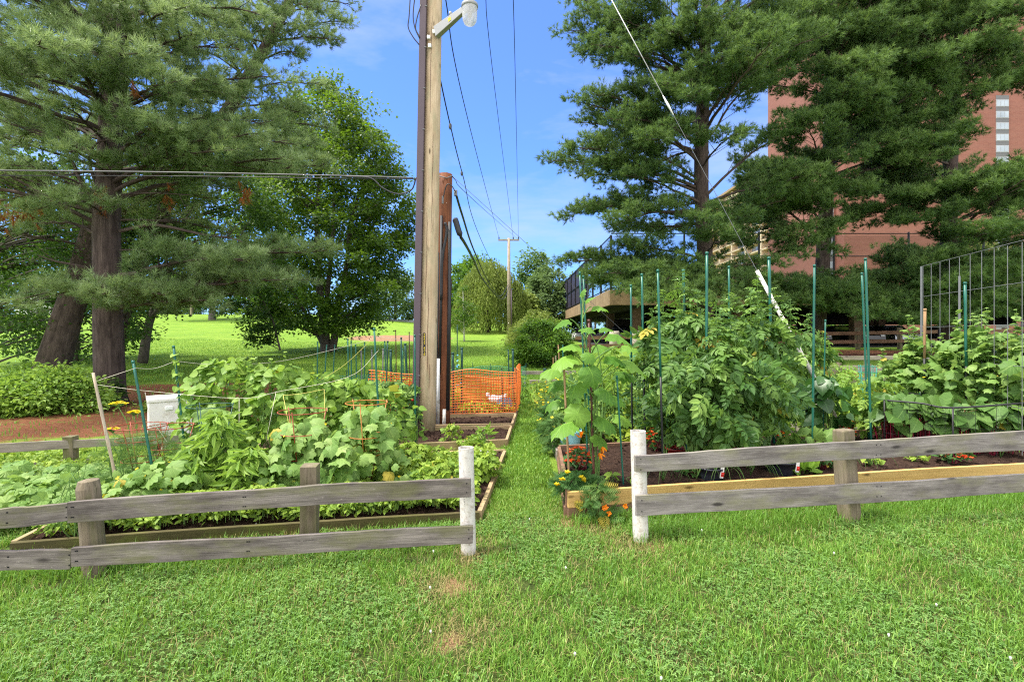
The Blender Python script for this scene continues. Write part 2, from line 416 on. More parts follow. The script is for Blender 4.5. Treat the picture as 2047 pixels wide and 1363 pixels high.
plain('fence_black', (.010, .010, .012), .5, .3)
plain('sticker_yellow', (.80, .60, .04), .5, .3)
plain('sticker_black', (.012, .012, .012), .5, .3)
plain('tag_white', (.80, .78, .76), .5, .3)
plain('tag_red', (.65, .04, .03), .5, .3)
plain('porcelain', (.75, .75, .73), .3, .5)
plain('stem_green', (.12, .22, .05), .6, .3, 0, .3, 8)
plain('stem_red', (.17, .012, .03), .5, .3, 0, .3, 20)
plain('fruit_green', (.22, .36, .10), .3, .5)
plain('car_black', (.012, .013, .016), .25, .5)
plain('car_silver', (.42, .44, .47), .3, .5, .4)
plain('car_white', (.72, .73, .74), .3, .5)
plain('car_grey', (.10, .11, .12), .3, .5, .3)
plain('tyre', (.014, .014, .014), .85, .2)
plain('light_red', (.35, .015, .012), .3, .5)
plain('light_clear', (.6, .6, .6), .2, .6)
plain('cream', (.62, .48, .33), .85, .2, 0, .08, .4)
plain('spandrel', (.12, .115, .125), .7, .3)
plain('window_frame', (.30, .29, .30), .5, .4)
plain('sign_white', (.75, .75, .75), .5, .3)
plain('toy_white', (.75, .74, .78), .5, .3)
plain('toy_blue', (.10, .36, .62), .5, .3)
plain('grey_wall', (.26, .28, .31), .8, .2)

def soil():
    t = NT('soil'); v = t.n('ShaderNodeNewGeometry').outputs['Position']
    a = t.noise(v, 22, 6, .7); b = t.noise(v, 90, 4, .6)
    c = t.ramp(a, [(.3, (.022, .012, .009)), (.7, (.085, .05, .036))])
    c = t.mix(t.math('GREATER_THAN', b, .66), c, (.26, .18, .12))
    MATS['soil'] = t.done(t.bsdf(c, .95, .1, 0, t.math('ADD', a, b), 1.0, .03))
soil()
def glass():
    t = NT('window_glass'); nz = t.noise(t.n('ShaderNodeNewGeometry').outputs['Position'], .25, 2)
    b = t.bsdf(t.mix(nz, (.12, .15, .20), (.42, .46, .54)), .08, .6)
    MATS['window_glass'] = t.done(b)
    t = NT('car_glass'); MATS['car_glass'] = t.done(t.bsdf((.02, .025, .03), .05, .6))
    t = NT('globe'); g = t.bsdf((.80, .79, .80), .25, .5); tr = t.n('ShaderNodeBsdfTranslucent'); tr.inputs[0].default_value = (.85, .84, .86, 1)
    tp = t.n('ShaderNodeBsdfTransparent')
    m = t.n('ShaderNodeMixShader'); m.inputs[0].default_value = .5; t.l(g, m.inputs[1]); t.l(tr.outputs[0], m.inputs[2])
    m2 = t.n('ShaderNodeMixShader'); m2.inputs[0].default_value = .3; t.l(m.outputs[0], m2.inputs[1]); t.l(tp.outputs[0], m2.inputs[2])
    MATS['globe'] = t.done(m2.outputs[0])
    for nm, col, op in (('privacy_mesh', (.035, .03, .05), .82), ('chain_mesh', (.02, .02, .022), .16), ('black_net', (.015, .015, .018), .22)):
        t = NT(nm); b = t.bsdf(col, .8, .2); tp = t.n('ShaderNodeBsdfTransparent'); m = t.n('ShaderNodeMixShader'); m.inputs[0].default_value = op
        t.l(tp.outputs[0], m.inputs[1]); t.l(b, m.inputs[2]); MATS[nm] = t.done(m.outputs[0])
glass()
def brick():
    t = NT('brick'); g = t.n('ShaderNodeNewGeometry'); v = g.outputs['Position']
    s = t.n('ShaderNodeSeparateXYZ'); t.l(v, s.inputs[0]); cb = t.n('ShaderNodeCombineXYZ')
    t.l(t.math('ADD', s.outputs[0], s.outputs[1]), cb.inputs[0]); t.l(s.outputs[2], cb.inputs[1])
    b = t.n('ShaderNodeTexBrick'); t.l(cb.outputs[0], b.inputs['Vector']); b.inputs['Scale'].default_value = 1.0
    b.inputs['Brick Width'].default_value = .9; b.inputs['Row Height'].default_value = .3; b.inputs['Mortar Size'].default_value = .03
    b.inputs['Color1'].default_value = (.21, .085, .065, 1); b.inputs['Color2'].default_value = (.165, .062, .05, 1); b.inputs['Mortar'].default_value = (.21, .11, .09, 1)
    c = t.mix(t.math('MULTIPLY', t.noise(v, .12, 4), .5), b.outputs[0], (.30, .135, .105))
    MATS['brick'] = t.done(t.bsdf(c, .9, .15))
brick()
def ground_mat():
    t = NT('ground'); v = t.n('ShaderNodeNewGeometry').outputs['Position']
    fine = t.noise(v, 14, 6, .75); mid = t.noise(v, 1.1, 5, .65); big = t.noise(v, .16, 3)
    lawn = t.ramp(fine, [(.25, (.092, .178, .02)), (.5, (.158, .268, .03)), (.78, (.245, .36, .052))])
    lawn = t.mix(t.math('MULTIPLY', t.ramp(mid, [(.42, (0, 0, 0)), (.62, (1, 1, 1))]), .6), lawn, (.225, .31, .045))
    lawn = t.mix(t.math('MULTIPLY', t.ramp(t.noise(v, .55, 5, .7, .5), [(.46, (0, 0, 0)), (.66, (1, 1, 1))]), .55), lawn, (.085, .185, .02))
    lawn = t.mix(t.math('MULTIPLY', t.ramp(t.noise(v, 2.6, 4, .7), [(.6, (0, 0, 0)), (.75, (1, 1, 1))]), .4), lawn, (.27, .26, .09))
    lawn = t.mix(t.math('MULTIPLY', t.ramp(big, [(.5, (0, 0, 0)), (.7, (1, 1, 1))]), .35), lawn, (.10, .21, .018))
    thatch = t.ramp(fine, [(.25, (.030, .045, .010)), (.6, (.075, .105, .025)), (.85, (.17, .15, .06))])
    red = t.ramp(fine, [(.25, (.080, .030, .014)), (.5, (.185, .075, .036)), (.8, (.29, .15, .085))])
    red = t.mix(t.ramp(t.noise(v, 3.2, 5, .7), [(.55, (0, 0, 0)), (.72, (.8, .8, .8))]), red, (.10, .17, .03))
    tan = t.ramp(fine, [(.25, (.22, .12, .065)), (.8, (.36, .22, .13))])
    def msk(nm, amp=.5):
        return t.ramp(t.math('ADD', t.attr(nm).outputs['Fac'], t.math('MULTIPLY', t.math('SUBTRACT', mid, .5), amp)), [(.42, (0, 0, 0)), (.58, (1, 1, 1))])
    c = t.mix(msk('near', .3), lawn, thatch)
    c = t.mix(msk('mulch', 1.2), c, red)
    c = t.mix(msk('bare', .8), c, tan)
    MATS['ground'] = t.done(t.bsdf(c, .95, .1, 0, t.math('ADD', fine, t.noise(v, 60, 3)), .9, .04))
ground_mat()
M = MATS
# ------------------------------------------------------------------ ground, grass, sky, sun, camera
def in_beds(x, y):
    """true where a raised bed stands (grass is left out there)"""
    left = (x > -3.7) & (x < -.28 + .05 * (y - 4.2)) & (y > 4.15 + .185 * (x + .26)) & (y < 13)
    rightb = (x > .46) & (x < 9) & (y > 4.24 + .196 * (x - .45)) & (y < 13)
    return left | rightb

def build_ground():
    def axis(lo, hi, fine_lo, fine_hi, st):
        a = list(np.arange(fine_lo, fine_hi, st)); v = fine_hi; s = st
        while v < hi: a.append(v); s *= 1.09; v += s
        a.append(hi); v = fine_lo; s = st; b = []
        while v > lo: s *= 1.09; v -= s; b.append(max(v, lo))
        return np.array(sorted(set(b + a)))
    xs = axis(-420, 460, -16, 14, .28); ys = axis(-14, 640, 0, 34, .28)
    X, Y = np.meshgrid(xs, ys); Z = ground(X, Y)
    near = 1 - sstep(4.5, 6.5, Y)
    ex = np.sqrt(((X + 8.2) / 5.2) ** 2 + ((Y - 11.2) / 4.6) ** 2)
    mul = 1 - sstep(.6, 1.15, ex)
    ex2 = np.sqrt(((X - 17) / 10) ** 2 + ((Y - 27) / 3.2) ** 2); mul = np.maximum(mul, 1 - sstep(.6, 1.1, ex2))
    ex3 = np.sqrt(((X - 8.5) / 5) ** 2 + ((Y - 17) / 2.2) ** 2); mul = np.maximum(mul, .8 * (1 - sstep(.6, 1.1, ex3)))
    bare = np.zeros_like(X)
    spots = [(-.22, 2.62, .17), (-.42, 3.05, .14), (.98, 3.75, .18), (-.3, 3.5, .14), (.62, 4.12, .2), (-1.6, 3.7, .25), (-9.2, 42, 4.5), (-.35, 4.6, .15), (-2.75, 3.2, .16)]
    for sx, sy, sr in spots:
        bare = np.maximum(bare, 1 - sstep(.4, 1.5, np.hypot(X - sx, Y - sy) / sr))
    mb = MB(); nx, ny = len(xs), len(ys)
    i = np.arange(ny - 1)[:, None] * nx + np.arange(nx - 1)[None]
    f = np.stack([i, i + 1, i + nx + 1, i + nx], -1).reshape(-1, 4)
    mb.add(np.stack([X, Y, Z], -1).reshape(-1, 3), f, 0.0)
    o = mb.build('ground', M['ground'], None, True); o['kind'] = 'structure'
    for nm, arr in (('near', near), ('mulch', mul), ('bare', bare)):
        a = o.data.attributes.new(nm, 'FLOAT', 'POINT'); a.data.foreach_set('value', arr.astype(np.float32).ravel())
    return spots
SPOTS = build_ground()

def lump(x, y, s, seed):
    return (np.sin(x * s + seed) * np.sin(y * s * 1.1 + seed * 2.3) + .6 * np.sin(x * s * 2.3 + seed * 1.7 + y * s) + .4 * np.sin(y * s * 3.1 - x * s * 1.9 + seed)) / 2

def blades(mb, x, y, L, w, rnd, lean=.5, m=0):
    k = len(x); z = ground(x, y) - .004
    az = rng.random(k) * 2 * np.pi; d = np.stack([np.cos(az), np.sin(az), np.zeros(k)], 1)
    s = np.stack([-np.sin(az), np.cos(az), np.zeros(k)], 1) * (w / 2)[:, None]
    ln = np.abs(rng.normal(0, lean, k))[:, None]; Lc = L[:, None]
    up = np.array([[0, 0, 1.0]])
    p0 = np.stack([x, y, z], 1); p1 = p0 + Lc * .55 * nrm(up + d * ln * .5); p2 = p1 + Lc * .5 * nrm(up * (1 - .3 * ln) + d * ln * 1.6)
    V = np.stack([p0 - s, p0 + s, p1 + s * .8, p1 - s * .8, p2], 1).reshape(-1, 3)
    b = np.arange(k)[:, None] * 5
    mb.add(V, [b + np.array([[0, 1, 2, 3]]), b + np.array([[3, 2, 4]])], np.repeat(rnd, 5), np.zeros((k * 5, 3)), m)

def build_grass():
    mb = MB()
    def field(n, y0, y1, xf, keep=None):
        y = np.sqrt(rng.random(n) * (y1 ** 2 - y0 ** 2) + y0 ** 2); x = (rng.random(n) * 2 - 1) * (1.06 * y + 1.1)
        if xf: x, y = xf(n)
        k = ~in_beds(x, y)
        for sx, sy, sr in SPOTS:
            k &= rng.random(n) > .93 * (1 - sstep(.5, 1.6, np.hypot(x - sx, y - sy) / sr))
        return x[k], y[k]
    # mown lawn in front of the fence
    x, y = field(390000, 1.7, 4.9, None)
    l1 = lump(x, y, 2.1, 1.3); l2 = lump(x, y, 5.3, 4.1)
    pathy = sstep(.75, .25, np.abs(x - .15)) * sstep(3.3, 4.1, y)
    L = .034 + .010 * l1 + .014 * l2 + .045 * rng.random(len(x)) ** 4 - .008 * pathy
    l3 = lump(x, y, 17, 3.1); k = rng.random(len(x)) < .62 + .3 * l2 + .55 * l3
    rn = np.clip(.46 + .14 * l1 + .12 * l3 + .27 * rng.normal(size=len(x)) + .22 * pathy, 0, 1)
    blades(mb, x[k], y[k], np.clip(L, .016, .11)[k], (.0034 + .0030 * rng.random(len(x)))[k], rn[k], 1.1)
    # long bent tufts
    cx = (rng.random(420) * 2 - 1) * 4.2; cy = 1.9 + rng.random(420) * 2.2
    x = np.repeat(cx, 26) + rng.normal(0, .035, 420 * 26); y = np.repeat(cy, 26) + rng.normal(0, .035, 420 * 26)
    k = ~in_beds(x, y)
    blades(mb, x[k], y[k], (.045 + .05 * rng.random(k.sum())), .004 + .003 * rng.random(k.sum()), np.clip(np.repeat(rng.random(420), 26)[k] * .7 + .3 * rng.random(k.sum()), 0, 1), .75)
    # path between the beds and lawn behind
    def strip(n):
        y = 4.2 + 13 * rng.random(n) ** 1.5; return .17 + .045 * (y - 4.2) + (rng.random(n) - .5) * (.95 + .05 * y), y
    x, y = field(52000, 0, 1, strip)
    blades(mb, x, y, .03 + .025 * rng.random(len(x)) , .0045 + .0006 * y, np.clip(.62 + .25 * rng.normal(size=len(x)), 0, 1))
    def wide(n):
        y = 5 + 15 * rng.random(n) ** 1.2; return (rng.random(n) * 2 - 1) * (1.06 * y), y
    x, y = field(60000, 0, 1, wide)
    k = rng.random(len(x)) < np.where(((x + 8.2) / 5.2) ** 2 + ((y - 11.2) / 4.6) ** 2 < 1, .12, 1)
    blades(mb, x[k], y[k], .05 + .04 * rng.random(k.sum()), .006 + .0012 * y[k], np.clip(.5 + .25 * rng.normal(size=k.sum()), 0, 1))
    # far lawn, coarser
    def far(n):
        y = 18 + 18 * rng.random(n) ** 1.2; return (rng.random(n) * 1.15 - .95) * y, y
    x, y = field(60000, 0, 1, far)
    blades(mb, x, y, .03 + .03 * rng.random(len(x)), .0011 * y, np.clip(.72 + .2 * rng.normal(size=len(x)), 0, 1))
    # straw
    x, y = field(15000, 1.9, 4.6, None)
    blades(mb, x, y, .05 + .05 * rng.random(len(x)), np.full(len(x), .0028), rng.random(len(x)), 1.8, 1)
    for sx, sy, sr in SPOTS[:6]:
        n = int(900 * sr / .15); x = sx + rng.normal(0, sr, n); y = sy + rng.normal(0, sr, n); blades(mb, x, y, .03 + .05 * rng.random(n), np.full(n, .0028), rng.random(n), 2.2, 1)
    # weeds left uncut under the fence and along the beds
    for a, b, n, wd in (((-3.6, 3.15), (-.35, 3.75), 5200, .10), ((.9, 3.85), (5.6, 4.75), 7500, .11), ((.5, 4.1), (5.4, 5.0), 6500, .07)):
        t = rng.random(n); x = a[0] + (b[0] - a[0]) * t; y = a[1] + (b[1] - a[1]) * t + rng.normal(0, wd, n)
        blades(mb, x, y, .06 + .07 * rng.random(n), .004 + .002 * rng.random(n), np.clip(.3 + .3 * rng.random(n), 0, 1), .9)
    # clover in patches
    n = 60000; y = np.sqrt(rng.random(n) * (4.3 ** 2 - 1.9 ** 2) + 1.9 ** 2); x = (rng.random(n) * 2 - 1) * (1.05 * y + .2)
    k = (lump(x, y, 1.9, 7.7) + .5 * lump(x, y, 6, 2.2) + .5 * rng.random(n) > .30) & ~in_beds(x, y); x, y = x[k], y[k]; k = len(x)
    z = ground(x, y) + .012 + .032 * rng.random(k); az = rng.random(k) * 6.28
    mb.scatter(CLOVER, np.stack([x, y, z], 1), np.stack([np.cos(az), np.sin(az), .1 * rng.normal(size=k)], 1), np.stack([.35 * rng.normal(size=k), .35 * rng.normal(size=k), np.ones(k)], 1), .007 + .008 * rng.random(k), None, 2)
    # clover blossoms
    n = 16; y = 1.95 + 2.2 * rng.random(n); x = (rng.random(n) * 2 - 1) * y
    for a, b in zip(x, y):
        zz = float(ground(a, b)) + .05 + .03 * rng.random()
        mb.lathe((a, b, zz), [(.003, -.008), (.005, -.002), (.006, .002), (.004, .006), (.001, .008)], 6, 3)
    o = mb.build('grass', [M['grass_blade'], M['straw'], M['clover_leaf'], M['pale_petal']], None, False); o['kind'] = 'stuff'
    o['label'] = 'mown lawn grass with clover patches and bare spots'
build_grass()

SUN_AZ, SUN_EL = (-.74, -.12), R(62)
def sky():
    w = bpy.data.worlds.new('World'); SC.world = w; w.use_nodes = True; t = w.node_tree; t.nodes.clear()
    N = t.nodes.new; out = N('ShaderNodeOutputWorld'); bg = N('ShaderNodeBackground'); bg.inputs[1].default_value = SKY_STRENGTH
    s = N('ShaderNodeTexSky'); s.sky_type = 'NISHITA'; s.sun_disc = False; s.sun_elevation = SUN_EL
    s.sun_rotation = math.atan2(SUN_AZ[0], SUN_AZ[1]); s.altitude = 100; s.air_density = 1.0; s.dust_density = .6; s.ozone_density = 2.0
    tc = N('ShaderNodeTexCoord'); mp = N('ShaderNodeMapping'); mp.inputs['Scale'].default_value = (1.2, 1.2, 4.2); t.links.new(tc.outputs['Generated'], mp.inputs[0])
    nz = N('ShaderNodeTexNoise'); nz.inputs['Scale'].default_value = 2.1; nz.inputs['Detail'].default_value = 7; nz.inputs['Roughness'].default_value = .58; nz.inputs['Distortion'].default_value = .4
    t.links.new(mp.outputs[0], nz.inputs[0])
    rp = N('ShaderNodeValToRGB'); rp.color_ramp.elements[0].position = .46; rp.color_ramp.elements[1].position = .70
    rp.color_ramp.elements[0].color = (.13, .13, .13, 1); rp.color_ramp.elements[1].color = (.62, .62, .62, 1); t.links.new(nz.outputs[0], rp.inputs[0])
    tint = N('ShaderNodeMix'); tint.data_type = 'RGBA'; tint.blend_type = 'MULTIPLY'; tint.inputs[0].default_value = 1; tint.inputs[7].default_value = SKY_TINT
    t.links.new(s.outputs[0], tint.inputs[6])
    mx = N('ShaderNodeMix'); mx.data_type = 'RGBA'; mx.inputs[7].default_value = CLOUD
    t.links.new(rp.outputs[0], mx.inputs[0]); t.links.new(tint.outputs[2], mx.inputs[6])
    # bright white glow added as fill, behind the camera and overhead, out of view
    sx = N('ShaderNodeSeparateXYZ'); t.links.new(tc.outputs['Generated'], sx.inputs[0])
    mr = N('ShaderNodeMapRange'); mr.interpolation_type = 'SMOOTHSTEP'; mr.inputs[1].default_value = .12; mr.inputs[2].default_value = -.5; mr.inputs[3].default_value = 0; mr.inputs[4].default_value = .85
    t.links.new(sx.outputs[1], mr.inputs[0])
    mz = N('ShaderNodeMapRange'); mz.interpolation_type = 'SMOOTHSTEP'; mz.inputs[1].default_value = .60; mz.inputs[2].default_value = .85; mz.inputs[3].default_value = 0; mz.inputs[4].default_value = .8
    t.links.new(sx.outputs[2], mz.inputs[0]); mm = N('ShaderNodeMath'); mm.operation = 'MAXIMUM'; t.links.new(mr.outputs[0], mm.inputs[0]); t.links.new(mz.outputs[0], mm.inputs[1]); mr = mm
    m2 = N('ShaderNodeMix'); m2.data_type = 'RGBA'; m2.inputs[7].default_value = SKY_FILL
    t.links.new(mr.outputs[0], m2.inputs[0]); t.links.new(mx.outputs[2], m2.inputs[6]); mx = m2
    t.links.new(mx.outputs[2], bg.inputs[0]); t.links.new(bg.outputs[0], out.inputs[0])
SKY_STRENGTH, SKY_TINT, CLOUD = .10, (.30, .58, 1.12, 1), (2.3, 2.6, 3.0, 1)
SKY_FILL = (9.2, 9.0, 8.7, 1)  # colour of the added fill glow in the unseen sky
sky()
ld = bpy.data.lights.new('sun', 'SUN'); ld.energy = 2.5; ld.angle = R(8.0); ld.color = (1, .95, .86)
lo = bpy.data.objects.new('sun', ld); COL.objects.link(lo)
hd = math.hypot(*SUN_AZ); to_sun = Vector((SUN_AZ[0] / hd * math.cos(SUN_EL), SUN_AZ[1] / hd * math.cos(SUN_EL), math.sin(SUN_EL)))
lo.rotation_euler = to_sun.to_track_quat('Z', 'Y').to_euler(); lo.location = (-12, 2, 22)
cd = bpy.data.cameras.new('camera'); cam = bpy.data.objects.new('camera', cd); COL.objects.link(cam); SC.camera = cam
cam.location = (0, 0, H); cam.rotation_euler = (R(90), 0, 0)
cd.sensor_width = 36; cd.lens = 36 * F / 2047; cd.shift_y = (HY - 681.5) / 2047; cd.clip_end = 3000; cd.clip_start = .05
SC.view_settings.view_transform = 'Standard'; SC.view_settings.look = 'None'; SC.view_settings.gamma = 1
SC.view_settings.exposure = EXPOSURE = 1.7
SC.cycles.use_denoising = False; SC.cycles.filter_width = 1.15; SC.cycles.max_bounces = 6; SC.cycles.transparent_max_bounces = 12
# ------------------------------------------------------------------ fences, raised beds
def rect_post(mb, base, top, w, d, yaw=0.0, rough=.006):
    base = np.asarray(base, float); top = np.asarray(top, float)
    u = np.array([math.cos(yaw), math.sin(yaw), 0]); v = np.array([-math.sin(yaw), math.cos(yaw), 0])
    mb.board(base, top, d, w, up=v, seg=6, wob=rough)

def nails(mb, pts):
    for p in pts: mb.lathe(np.array(p) , [(.004, -.004), (.005, 0), (.002, .003)], 6)

def front_fences():
    # --- left run
    f = empty('wood_fence', G(600, 1120), 'grey weathered board fence with white pipe end post before the mossy left bed', 'fence')
    for px, yt, yb, Y, w in ((165, 968, 1164, 3.16, .135), (607, 936, 1122, 3.43, .11)):
        mb = MB(); b = W(px + (4 if px < 200 else 0), yb, Y); b[2] = float(ground(b[0], b[1])) - .1; t = W(px - (12 if px < 200 else -2), yt, Y)
        b = b + [0, .09, 0]; t = t + [0, .09, 0]
        if px < 200:
            mb.tube([b, b + (t - b) * .5, b + (t - b) * .93, t, t + [0, 0, .008]], [.072, .07, .066, .055, .02], 9, jit=.05, rnd=.3)
        else: rect_post(mb, b, t, w, .10, .15)
        p = mb.build('post', M['weathered_post'], f, False, .004)
        p['label'] = 'rounded post with worn top' if px < 200 else 'square cut post with flat top'
    mb = MB(); b = np.array([(937 - CX) / F * 3.56, 3.56, -.05]); t = W(930, 898, 3.5); t[1] = 3.56
    mb.tube([b, t], .054, 20, cap=False); mb.tube([t + [0, 0, 0], b + (t - b) * .5], [.048, .048], 20, cap=False, rnd=.2)
    a = np.arange(20) / 20 * 2 * math.pi
    ring = np.concatenate([np.stack([t[0] + r * np.cos(a), t[1] + r * np.sin(a), np.full(20, t[2])], 1) for r in (.054, .048)])
    j = np.arange(20); mb.add(ring, np.stack([j, (j + 1) % 20, 20 + (j + 1) % 20, 20 + j], 1), .2)
    p = mb.build('end_post', M['white_plastic'], f, True); p['label'] = 'white plastic pipe post'
    mb = MB()
    for k in range(34):
        if rng.random() < .5:
            q = b + (t - b) * (.40 + .55 * k / 34 + .004 * rng.normal()); mb.box(q + [-.016 + .002 * rng.normal(), -.0536, 0], (.002 + .003 * rng.random(), .001, .003 + .004 * rng.random()), rnd=.5)
    mb.build('print_mark', M['cable_grey'], p)
    runs = [((-70, 1041, 2.96), (139, 1022, 3.10), .118, .118, .2), ((136, 1023, 3.10), (942, 973.5, 3.47), .128, .134, .6),
            ((-70, 1124, 2.96), (145, 1117, 3.08), .118, .118, .35), ((144, 1110, 3.08), (946, 1065, 3.47), .125, .122, .8)]
    for a, c, h0, h1, r in runs:
        mb = MB(); mb.board(W(*a), W(*c), h0, .026, h1=h1, wob=.0035, seg=22, r=r, ragged=.006)
        p = mb.build('rail', M['weathered_board'], f, False, .003)
        if a[0] < 0: p['label'] = 'short browner rail left of the round post'
        nm = MB(); A, B = W(*a), W(*c); d = nrm(B - A)
        for s in (.012, .016, .988, .41, .415):
            for dz in (-.03, .032):
                q = A + (B - A) * s + np.array([0, -.0145, dz]); nm.box(q, (.007, .004, .007), rnd=.1)
        nm.build('nail', M['fence_black'], p)
    # --- right run
    f = empty('wood_fence', G(1700, 1050), 'grey weathered board fence with white pipe end post before the yellow board bed', 'fence')
    mb = MB(); b = np.array([(1281 - CX) / F * 3.79, 3.79, -.05]); t = W(1278, 863, 3.76); t[1] = 3.80
    mb.tube([b, t], .058, 20, cap=False); mb.tube([t, b + (t - b) * .5], [.051, .051], 20, cap=False, rnd=.2)
    ring = np.concatenate([np.stack([t[0] + r * np.cos(a_), t[1] + r * np.sin(a_), np.full(20, t[2])], 1) for r in (.058, .051) for a_ in [np.arange(20) / 20 * 2 * math.pi]])
    mb.add(ring, np.stack([j, (j + 1) % 20, 20 + (j + 1) % 20, 20 + j], 1), .2)
    p = mb.build('end_post', M['white_plastic'], f, True); p['label'] = 'white plastic pipe post with dirt stains'
    mb = MB(); b = np.array([(1700 - CX) / F * 4.12, 4.12, -.1]); t = W(1700, 862, 4.06); t[1] = 4.15
    rect_post(mb, b, t, .135, .12, .35, .005); mb.build('post', M['weathered_post'], f, False, .012)
    for k, (a, c, h0, h1, r) in enumerate([((1268, 927.5, 3.70), (2130, 875, 4.32), .122, .166, .15), ((1270, 1010, 3.70), (2130, 958, 4.32), .150, .158, .9)]):
        mb = MB(); mb.board(W(*a), W(*c), h0, .028, h1=h1, wob=.004, seg=26, r=r, ragged=.008)
        p = mb.build('rail', M['pale_weathered_board'], f, False, .003)
        nm = MB(); A, B = W(*a), W(*c)
        for s in (.012, .52, .53):
            for dz in (-.04, .04): nm.box(A + (B - A) * s + np.array([0, -.0155, dz]), (.007, .004, .007), rnd=.1)
        nm.build('nail', M['fence_black'], p)
front_fences()

def simple_fence(label, posts, rails, mat, pmat='weathered_post', w=.11, th=.025, name='wood_fence', group=None):
    """posts: (px, top py, base py, Y), rails: (px0, py0, Y0, px1, py1, Y1, h)"""
    c = W(posts[0][0], posts[0][2], posts[0][3]); f = empty(name, c, label, 'fence', group)
    for px, yt, yb, Y in posts:
        mb = MB(); b = W(px, yb, Y); t = W(px, yt, Y); b[2] -= .12
        rect_post(mb, b + [0, .06, 0], t + [0, .06, 0], w, w * .9, .1); mb.build('post', M[pmat], f, False, .004)
    for a0, a1, a2, b0, b1, b2, h in rails:
        mb = MB(); mb.board(W(a0, a1, a2), W(b0, b1, b2), h, th, seg=16, wob=.004); mb.build('rail', M[mat], f, False, .003)
    return f
simple_fence('light brown two rail board fence along the left edge of the vegetable beds',
             [(133, 873, 945, 5.75), (302, 858, 925, 6.2), (-60, 885, 960, 5.4)],
             [(-80, 902, 5.35, 300, 881, 6.12, .10), (-80, 942, 5.35, 300, 918, 6.12, .10), (296, 880, 6.13, 470, 868, 6.6, .10), (296, 917, 6.13, 470, 903, 6.6, .10)], 'light_board', w=.105)
simple_fence('pale board fence at the far right end of the garden below the red bank',
             [(1674, 704, 760, 13.2), (1735, 700, 762, 13.4), (1830, 700, 765, 13.4)],
             [(1630, 715, 13.1, 1900, 714, 13.5, .11), (1640, 735, 13.1, 1900, 733, 13.5, .11)], 'light_board', w=.09)
simple_fence('low board fence with wire mesh beside the far right vegetable rows',
             [(1683, 725, 790, 11.0), (1739, 728, 800, 10.9)], [(1640, 737, 11.1, 1800, 740, 10.8, .13), (1640, 757, 11.1, 1800, 762, 10.8, .13)], 'light_board', w=.09)
simple_fence('brown two rail guard fence in front of the parking deck',
             [(1172, 668, 700, 30.0), (1420, 664, 698, 30.3), (1552, 660, 696, 30.3), (1716, 655, 702, 30), (1800, 655, 702, 30), (1905, 655, 702, 30), (2010, 655, 702, 30)],
             [(1150, 676, 30, 2100, 659, 29.9, .2), (1150, 692, 30, 2100, 677, 29.9, .2)], 'old_board', w=.2, th=.06)

def bed(label, pts, h, mat, soilz, tops=None, th=.038, closed=True, mats=None, z0=-.05, name='raised_bed', hs=None):
    """boards along the outline pts (x, y), soil inside as a part"""
    c = np.mean(np.array(pts), 0); f = empty(name, (c[0], c[1], 0), label, 'garden bed')
    n = len(pts)
    for i in range(n if closed else n - 1):
        a, b = np.array(pts[i]), np.array(pts[(i + 1) % n]); d = nrm(b - a); e = .018
        a2, b2 = a + d * e * (i % 2), b - d * e * (i % 2)
        hh = hs[i] if hs else h
        m = mats[i] if mats else mat
        mb = MB(); mb.board((*a2, (hh + z0) / 2), (*b2, (hh + z0) / 2), hh - z0, th, seg=18, wob=.0035); mb.build('board', M[m], f, False, .003)
    inner = [np.array(p) + (c - np.array(p)) * .012 for p in pts]
    # soil as a fan grid with clods
    A, B, C_, D = inner; nu, nv = 44, 26; U, Vv = np.meshgrid(np.linspace(0, 1, nu), np.linspace(0, 1, nv))
    P = (1 - U)[..., None] * (1 - Vv)[..., None] * A + U[..., None] * (1 - Vv)[..., None] * B + U[..., None] * Vv[..., None] * C_ + (1 - U)[..., None] * Vv[..., None] * D
    Z = soilz + .012 * rng.normal(size=U.shape) - .0
    i = np.arange(nv - 1)[:, None] * nu + np.arange(nu - 1)[None]
    mb = MB(); mb.add(np.dstack([P, Z]).reshape(-1, 3), np.stack([i, i + 1, i + nu + 1, i + nu], -1).reshape(-1, 4), 0.5)
    k = 500; u, v = rng.random(k), rng.random(k); q = (1 - u)[:, None] * (1 - v)[:, None] * A + u[:, None] * (1 - v)[:, None] * B + u[:, None] * v[:, None] * C_ + (1 - u)[:, None] * v[:, None] * D
    s = .008 + .022 * rng.random(k) ** 2
    cube = np.array([[i, j, l] for i in (-1, 1) for j in (-1, 1) for l in (-1, 1)], float)
    V = np.dstack([q[:, None].repeat(8, 1), np.full((k, 8, 1), soilz + .008)]) + (cube[None] * .5 + rng.normal(0, .22, (k, 8, 3))) * s[:, None, None]
    ff = np.array([[0, 1, 3, 2], [4, 6, 7, 5], [0, 4, 5, 1], [2, 3, 7, 6], [0, 2, 6, 4], [1, 5, 7, 3]])
    mb.add(V.reshape(-1, 3), (np.arange(k)[:, None, None] * 8 + ff[None]).reshape(-1, 4))
    mb.build('soil', M['soil'], f, False)
    return f
bed('long mossy board bed full of herbs and vines behind the left fence', [(-3.52, 3.52), (-.27, 4.13), (-.09, 6.35), (-3.9, 6.0)], .09, 'mossy_board', .05, mats=['mossy_board', 'tan_board', 'tan_board', 'tan_board'])
bed('pale board bed round the foot of the utility poles', [(-3.3, 6.25), (-.075, 6.85), (-.015, 7.86), (-3.3, 7.55)], .115, 'tan_board', .06)
bed('narrow bed of bare dark soil just beyond the utility poles', [(-3.6, 7.75), (.0, 8.10), (.065, 9.12), (-3.6, 8.75)], .11, 'tan_board', .05)
bed('bed of yellow flowers fenced by the orange mesh', [(-3.0, 8.95), (.07, 9.25), (.16, 11.2), (-3.0, 11.0)], .10, 'old_board', .06)
